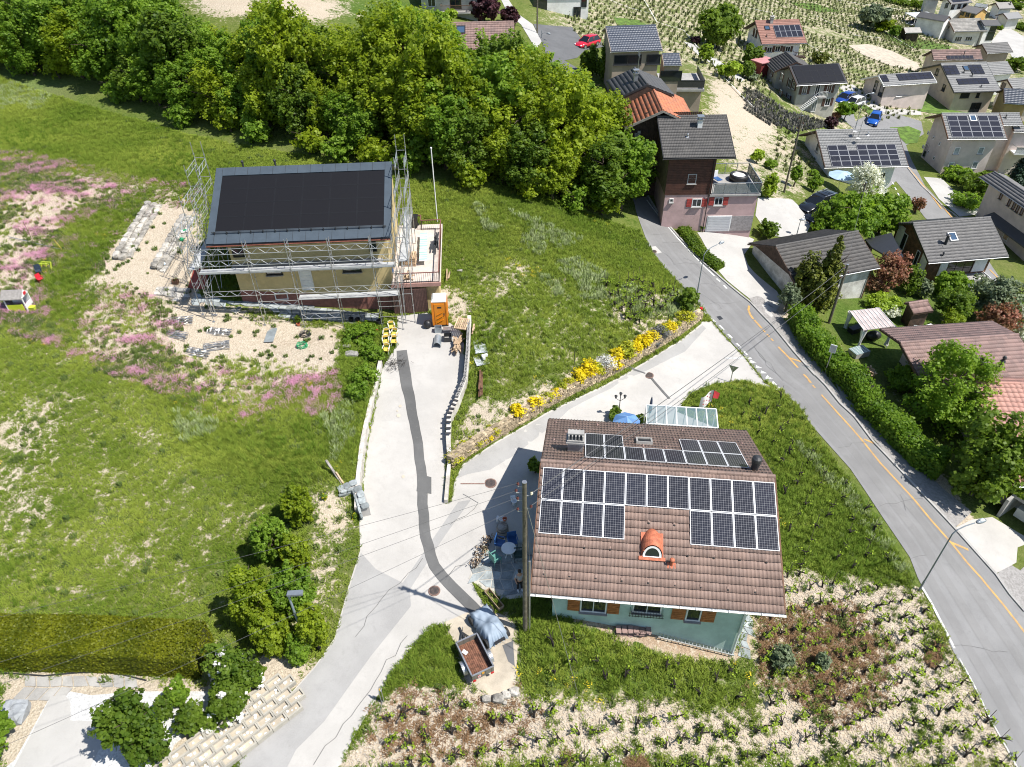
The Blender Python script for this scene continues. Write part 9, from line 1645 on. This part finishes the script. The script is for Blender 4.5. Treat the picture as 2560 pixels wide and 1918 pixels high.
# rear garden of the turquoise house
t=at(z3c(1480,470),"glass_conservatory","white framed glass conservatory behind the front house roof","conservatory",A.yaw);a=un(*z3c(1190,440),t.location.z+2.0);c=un(*z3c(1755,480),t.location.z+2.0);d=un(*z3c(1315,338),t.location.z+2.35);wC=np.linalg.norm(c-a);dC=max(1.6,(d-a)[1]);t.location=(a[0],a[1],t.location.z);b=MB()
for i in range(8):x=wC*i/7;b.beam((x,0,2.0),(x,dC,2.3),.07,.08,WHITE);b.beam((x,dC,0),(x,dC,2.3),.06,.06,WHITE)
b.beam((0,0,2.0),(wC,0,2.0),.08,.08,WHITE);b.beam((0,dC,2.3),(wC,dC,2.3),.08,.08,WHITE);b.build("frame",t);pm_=MB().add([(.04,.03,2.03),(wC/7-.04,.03,2.03),(wC/7-.04,dC-.03,2.33),(.04,dC-.03,2.33)],[(0,1,2,3)],GLASSC).mesh("glass_pane")
for i in range(7):link("glass_pane",pm_,t,Matrix.Translation((wC*i/7,0,0)))
def parasol(px,label,R,h,m,z=None,closed=False,m2=None):
 P=g1(px);t=thing("parasol",label,"parasol",tuple(P));b=MB();b.tube([(0,0,0),(0,0,h)],.025,WHITE,6);b.build("pole",t);b=MB();n=8
 if closed:b.lathe((0,0,h*.35),[(.1,0),(.14,.3),(.08,h*.5),(.01,h*.66)],m,10)
 else:
  for k in range(n):a0,a1=6.283*k/n,6.283*(k+1)/n;b.add([(0,0,h),(R*math.cos(a0),R*math.sin(a0),h-.42),(R*math.cos((a0+a1)/2)*.95,R*math.sin((a0+a1)/2)*.95,h-.44),(R*math.cos(a1),R*math.sin(a1),h-.42)],[(0,1,2,3)],m if k % 2 or m2 is None else m2)
 b.build("canopy",t)
parasol(z3c(1005,640),"round blue garden parasol showing behind the front roof",.92,height_at(g1(z3c(1005,640)),*z3c(1008,385)),mat("blue_canvas",(.09,.20,.42),.7,.1),m2=mat("light_blue_canvas",(.14,.28,.52),.7,.1));parasol(z3c(1205,420),"closed dark blue parasol beside the conservatory",.2,2.4,mat("navy_canvas",(.03,.05,.10),.7,.1),closed=True);parasol(z4a(740,1500),"pale blue parasol in front of the white village house",1.6,2.3,mat("pale_blue_canvas",(.38,.52,.64),.7,.06));
t=at(z3c(965,400),"garden_lantern","black three armed garden lantern at the lane edge","lantern");h=2.2;b=MB();b.tube([(0,0,0),(0,0,h)],.03,DARKM,8);b.tube([(-.32,0,h-.25),(0,0,h-.5),(.32,0,h-.25)],.02,DARKM,6);b.build("post",t);lm=MB().lathe((0,0,0),[(.05,0),(.1,.2),(.13,.22),(.02,.32)],DARKM,6).mesh("lamp_glass")
for p in ((-.32,0,h-.25),(.32,0,h-.25),(0,0,h)):link("lamp_glass",lm,t,Matrix.Translation(p))
P=g1(z3c(1683,345));h=height_at(P,*z3c(1700,172));t=thing("cantonal_flag","white and red flag with red and white stars on a short mast","flag",tuple(P));b=MB();b.tube([(0,0,0),(.05,0,h)],.025,DARKM,6);b.build("mast",t);FW,FR_=mat("flag_white",(.72,.70,.68),.8,.05),mat("flag_red",(.62,.05,.06),.8,.05);vs=[];nx_,nz_=10,8
def fp(u,v):return (-.95*u+.05,.12*math.sin(6*u+v)-.25*u,h-.05-1.15*v-.45*u)
b=MB();b.add([fp(i/nx_,j/nz_) for i in range(nx_+1) for j in range(nz_+1)],[(i*(nz_+1)+j,(i+1)*(nz_+1)+j,(i+1)*(nz_+1)+j+1,i*(nz_+1)+j+1) for i in range(nx_) for j in range(nz_)],FW);b.add([(.05,0,h-.05),(.55,.1,h-.45),(.5,.12,h-1.0),(.05,0,h-.8)],[(0,1,2,3)],FR_);o=b.build("cloth",t)
for u,v in ((.25,.2),(.25,.5),(.25,.8),(.5,.2),(.5,.5),(.5,.8),(.75,.35),(.75,.65)):x,y,z=fp(u,v);pts=[(x+(.085 if k % 2 == 0 else .035)*math.sin(k*.6283),y-.03,z+(.085 if k % 2 == 0 else .035)*math.cos(k*.6283)) for k in range(10)];b=MB();b.add(pts+[(x,y-.035,z)],[(k,(k+1) % 10,10) for k in range(10)],FR_);b.build("star",o)
# playhouse
t=at(z1b(170,990),"playhouse","childrens playhouse of white and lime plastic with grey shingle roof","playhouse",.05);b=MB();
b.box((-.1,-.35,.32),(1.15,.05,.6),LIME);b.box((0,.5,.6),(1.3,.05,1.2),WHITE);[b.box((x,y,.6),(.07,.07,1.2),WHITE) for x in (-.65,.65) for y in (-.35,.5)];b.box((.65,.05,.3),(.05,.8,.55),WHITE);b.build("walls",t);b=MB();b.extr([(-.78,-.5,1.15),(-.78,.08,1.62),(-.78,.65,1.15),(-.78,.65,1.09),(-.78,.08,1.55),(-.78,-.5,1.09)],(1.45,0,0),mat("grey_shingle",(.30,.28,.26),.8,.15,8,.2));b.build("roof",t);b=MB();b.extr([(.69,-.4,1.15),(.69,.55,1.15),(.69,.08,1.6)],(.04,0,0),WHITE);b.box((.74,.08,1.32),(.03,.3,.22),REDP);b.build("gable",t)
b=MB();b.box((.95,-.2,.3),(.4,.35,.05),LIME);b.box((.95,-.2,.15),(.35,.3,.25),LIME);b.build("side_table",t);chair(z1b(330,780),"small red childrens chair beside the playhouse roof",REDP,REDP,1,name="kids_chair",round_=False,s=.8);chair(z1b(320,720),"dark blue folding pushchair behind the playhouse",mat("dark_blue_cloth",(.03,.05,.08),.7,.1),DARKM,.5,name="pushchair",round_=False,s=.9);b=MB();[b.beam((-.4,y,.5),(.4,y,.5),.06,.06,LIME) for y in (-.15,.15)];[b.beam((x,-.15,.02),(x,.15,.5),.05,.05,LIME) for x in (-.4,0,.4)];one(z1b(375,670),"climbing_frame","small lime plastic frame on the grass above the playhouse","toy",b,-.1)
one(z1b(270,470),"iron_rod","tall rusty rod standing in the flower slope","rod",MB().tube([(0,0,0),(-.03,0,1.9)],.02,RUSTM,5));a,c=g1(z1b(75,430)),g1(z1b(490,530));o=MB().tube([a+[0,0,.15],c+[0,0,.15]],.03,STEEL,6).build("lying_pipe");tag(o,"long grey pipe lying across the flower slope","pipe");a=g1(z1b(497,530));o=MB().tube([a,a+[-.35,.1,1.0]],.025,YC,6).build("marker_stick");tag(o,"leaning yellow marker stick at the end of the lying pipe","stick")
o=MB().tube([g1(z1d(*q))+[0,0,.06] for q in ((0,915),(170,925),(350,938),(600,915),(800,905),(950,925),(1160,975))],.035,DARKM,6).build("black_water_pipe");tag(o,"black water pipe lying along the foot of the clipped hedge","pipe")
# gardens on the right
zg_=g1(z4b(930,1285))[2];P4=[un(*z4b(*q),zg_+1.95) for q in ((945,1160),(1190,1128),(1062,982),(832,1008))];t=thing("garden_pavilion","square garden pavilion with pale ribbed roof and white tied curtains","pavilion",tuple(g1(z4b(1000,1180))));L0=np.array(t.location);q=[p-L0 for p in P4];b=MB();b.extr([tuple(p) for p in q],(0,0,.06),mat("pavilion_roof",(.50,.43,.41),.6,.12,1.5,.1));o=b.build("roof",t)
for i in range(9):f_=i/8;a=q[0]*(1-f_)+q[1]*f_;c=q[3]*(1-f_)+q[2]*f_;b=MB();b.beam(a+[0,0,.08],c+[0,0,.08],.03,.04,WHITE);b.build("roof_rib",o)
CUR=mat("white_curtain",(.70,.69,.66),.8,.06)
for p in q:b=MB();b.tube([(p[0],p[1],-.1),tuple(p)],.04,WHITE,6);b.build("post",t);b=MB();b.lathe((p[0]*.93,p[1]*.93,0),[(.20,.1),(.12,.5),(.1,.9),(.28,p[2]-.05)],CUR,12);b.build("curtain",t,True)
one(z4b(1010,1230),"covered_barbecue","black covered barbecue under the pavilion","barbecue",MB().ball((0,0,.45),.55,BLACKP,12,7,(1.3,.8,.9)),smooth=True);one(z4b(870,1170),"covered_bench","black covered seat at the left side of the pavilion","bench",MB().box((0,0,.3),(1.2,.6,.5),BLACKP),.4)
for q,lb,r in (((1365,1170),"grey sun lounger right of the pavilion",1.3),((1540,1180),"dark lounger in the shade by the planter wall",-.3),((1445,1150),"white garden chair between the loungers",.4)):t=at(z4b(*q),"sun_lounger",lb,"lounger",r);b=MB();b.box((0,0,.3),(1.3,.55,.06),SLATE if q[0] != 1445 else WHITE);b.build("bed",t);b=MB();b.box((-.7,0,.45),(.5,.55,.06),SLATE if q[0] != 1445 else WHITE,Matrix.Rotation(.6,3,'Y'));b.build("headrest",t)
t=at(z4b(1560,1235),"glass_canopy","long pale translucent canopy along the brown roofed wing","canopy");z_=t.location.z+1.6;q=[un(*z4b(*p),z_)-np.array(t.location) for p in ((1380,1258),(1812,1243),(1745,1187),(1335,1207))];b=MB();b.extr([tuple(p) for p in q],(0,0,.04),mat("translucent_sheet",(.42,.47,.50),.3,.08));b.build("sheet",t)
t=at(z4b(900,1350),"cold_frame","glazed cold frame with a green hose on it beside the hedge","cold frame",.35);b=MB();b.box((0,0,.25),(1.5,1.0,.5),CONC);b.build("box",t);b=MB();b.box((0,0,.53),(1.5,1.0,.04),mat("frame_glass",(.25,.33,.33),.2,.1));[b.box((-.6+.3*i,0,.56),(.03,1.0,.02),WHITE) for i in range(5)];b.build("glazing",t);coil(z4b(895,1318),"green garden hose coiled on the cold frame",GRN,.3,.03)
heap(z4b(1005,1500),"chopped_wood","pale heap of chopped firewood behind the road hedge",40,.4,.5,WOODL,jit=1.5,hh=.4,sz=(.1,.08));b=MB();b.box((0,0,1.0),(1.9,1.5,2.0),REDP);one(z3a(2095,590),"red_shed","small dark red shed with pink flat roof left of the grey chalet","shed",MB().box((0,0,1.1),(3,2.2,2.2),mat("red_shed_wall",(.20,.03,.03),.7,.15)).box((0,0,2.26),(3.4,2.6,.12),mat("pink_sheet_roof",(.55,.25,.25),.6,.1)),.5)
# terrace of the pink house: whirlpool, folding chair
pz=Minv;W2m=Ch.inv.inverted();q=W2m @ Vector(((X0+X1)/2+.6,Y0+3.0,zt+.0)) if False else W2m @ Vector((xe-1.2,Ch.y0+3.2,zw+.03));t=thing("whirlpool","black and white inflatable whirlpool on the glazed terrace of the pink house","whirlpool",tuple(q));b=MB();b.lathe((0,0,0),[(.85,0),(.95,.3),(.9,.6),(.7,.62),(.65,.4)],BLACKP,24);b.build("wall",t,True);b=MB();b.cyl((0,0,.3),.66,.2,WHITE,24);b.build("lid",t)
q=W2m @ Vector((Ch.x1+1.2,Ch.y0+2.6,zw+.03));t=thing("folding_chair","blue and white folding chair with laundry on the glazed terrace","chair",tuple(q),.4);b=MB();b.box((0,0,.4),(.6,.9,.05),BLUEP);b.build("seat",t);b=MB();b.box((0,.5,.75),(.6,.06,.7),WHITE);b.build("backrest",t)
# person half hidden behind the pole
P=g1(zq(505,530));t=thing("person","person in grey top, black trousers and white trainers, half hidden behind the wooden pole","person",tuple(P),.3)
def skin(name,pts,edges,rad_,m,root=0):
 me=bpy.data.meshes.new(name);me.from_pydata(pts,edges,[]);o=link(name,me,t);md=o.modifiers.new("skin",'SKIN')
 for i,r in enumerate(rad_):me.skin_vertices[0].data[i].radius=(r,r)
 me.skin_vertices[0].data[root].use_root=True;s_=o.modifiers.new("sub",'SUBSURF');s_.levels=s_.render_levels=2;dg=bpy.context.evaluated_depsgraph_get();m2=bpy.data.meshes.new_from_object(o.evaluated_get(dg));o.modifiers.clear();o.data=m2;m2.materials.clear();m2.materials.append(m);m2.polygons.foreach_set("use_smooth",[True]*len(m2.polygons));return o
SK=mat("skin",(.48,.28,.20),.6,.05);GT=mat("grey_top",(.40,.40,.42),.8,.06);BT=mat("black_trousers",(.02,.02,.022),.8,.1)
skin("body",[(0,0,.92),(0,0,1.15),(0,0,1.38),(0,0,1.5),(0,-.01,1.58),(0,-.02,1.68),(-.18,0,1.38),(-.26,.02,1.12),(-.22,-.12,.92),(-.2,-.17,.84),(.18,0,1.38),(.25,.02,1.12),(.2,-.14,.94),(.18,-.19,.86),(-.09,0,.88),(-.1,-.02,.48),(-.11,.03,.09),(.09,0,.88),(.1,-.04,.48),(.12,.0,.09)],[(0,1),(1,2),(2,3),(3,4),(4,5),(2,6),(6,7),(7,8),(8,9),(2,10),(10,11),(11,12),(12,13),(0,14),(14,15),(15,16),(0,17),(17,18),(18,19)],[.13,.13,.14,.055,.085,.09,.055,.042,.034,.03,.055,.042,.034,.03,.09,.06,.045,.09,.06,.045],SK)
skin("top",[(0,0,.95),(0,0,1.15),(0,0,1.4),(-.18,0,1.39),(-.24,.01,1.22),(.18,0,1.39),(.24,.01,1.22)],[(0,1),(1,2),(2,3),(3,4),(2,5),(5,6)],[.15,.15,.15,.07,.06,.07,.06],GT);skin("trousers",[(0,0,.95),(-.09,0,.86),(-.1,-.02,.48),(-.11,.03,.14),(.09,0,.86),(.1,-.04,.48),(.12,0,.14)],[(0,1),(1,2),(2,3),(0,4),(4,5),(5,6)],[.14,.105,.075,.06,.105,.075,.06],BT)
for x in (-.11,.12):b=MB();b.ball((x,-.05,.06),.1,WHITE,10,6,(.55,1.35,.6));b.build("shoe",t,True)
b=MB();b.ball((0,.0,1.72),.105,mat("dark_hair",(.03,.02,.015),.7,.1),12,8,(1,1.1,.9));b.build("hair",t,True)
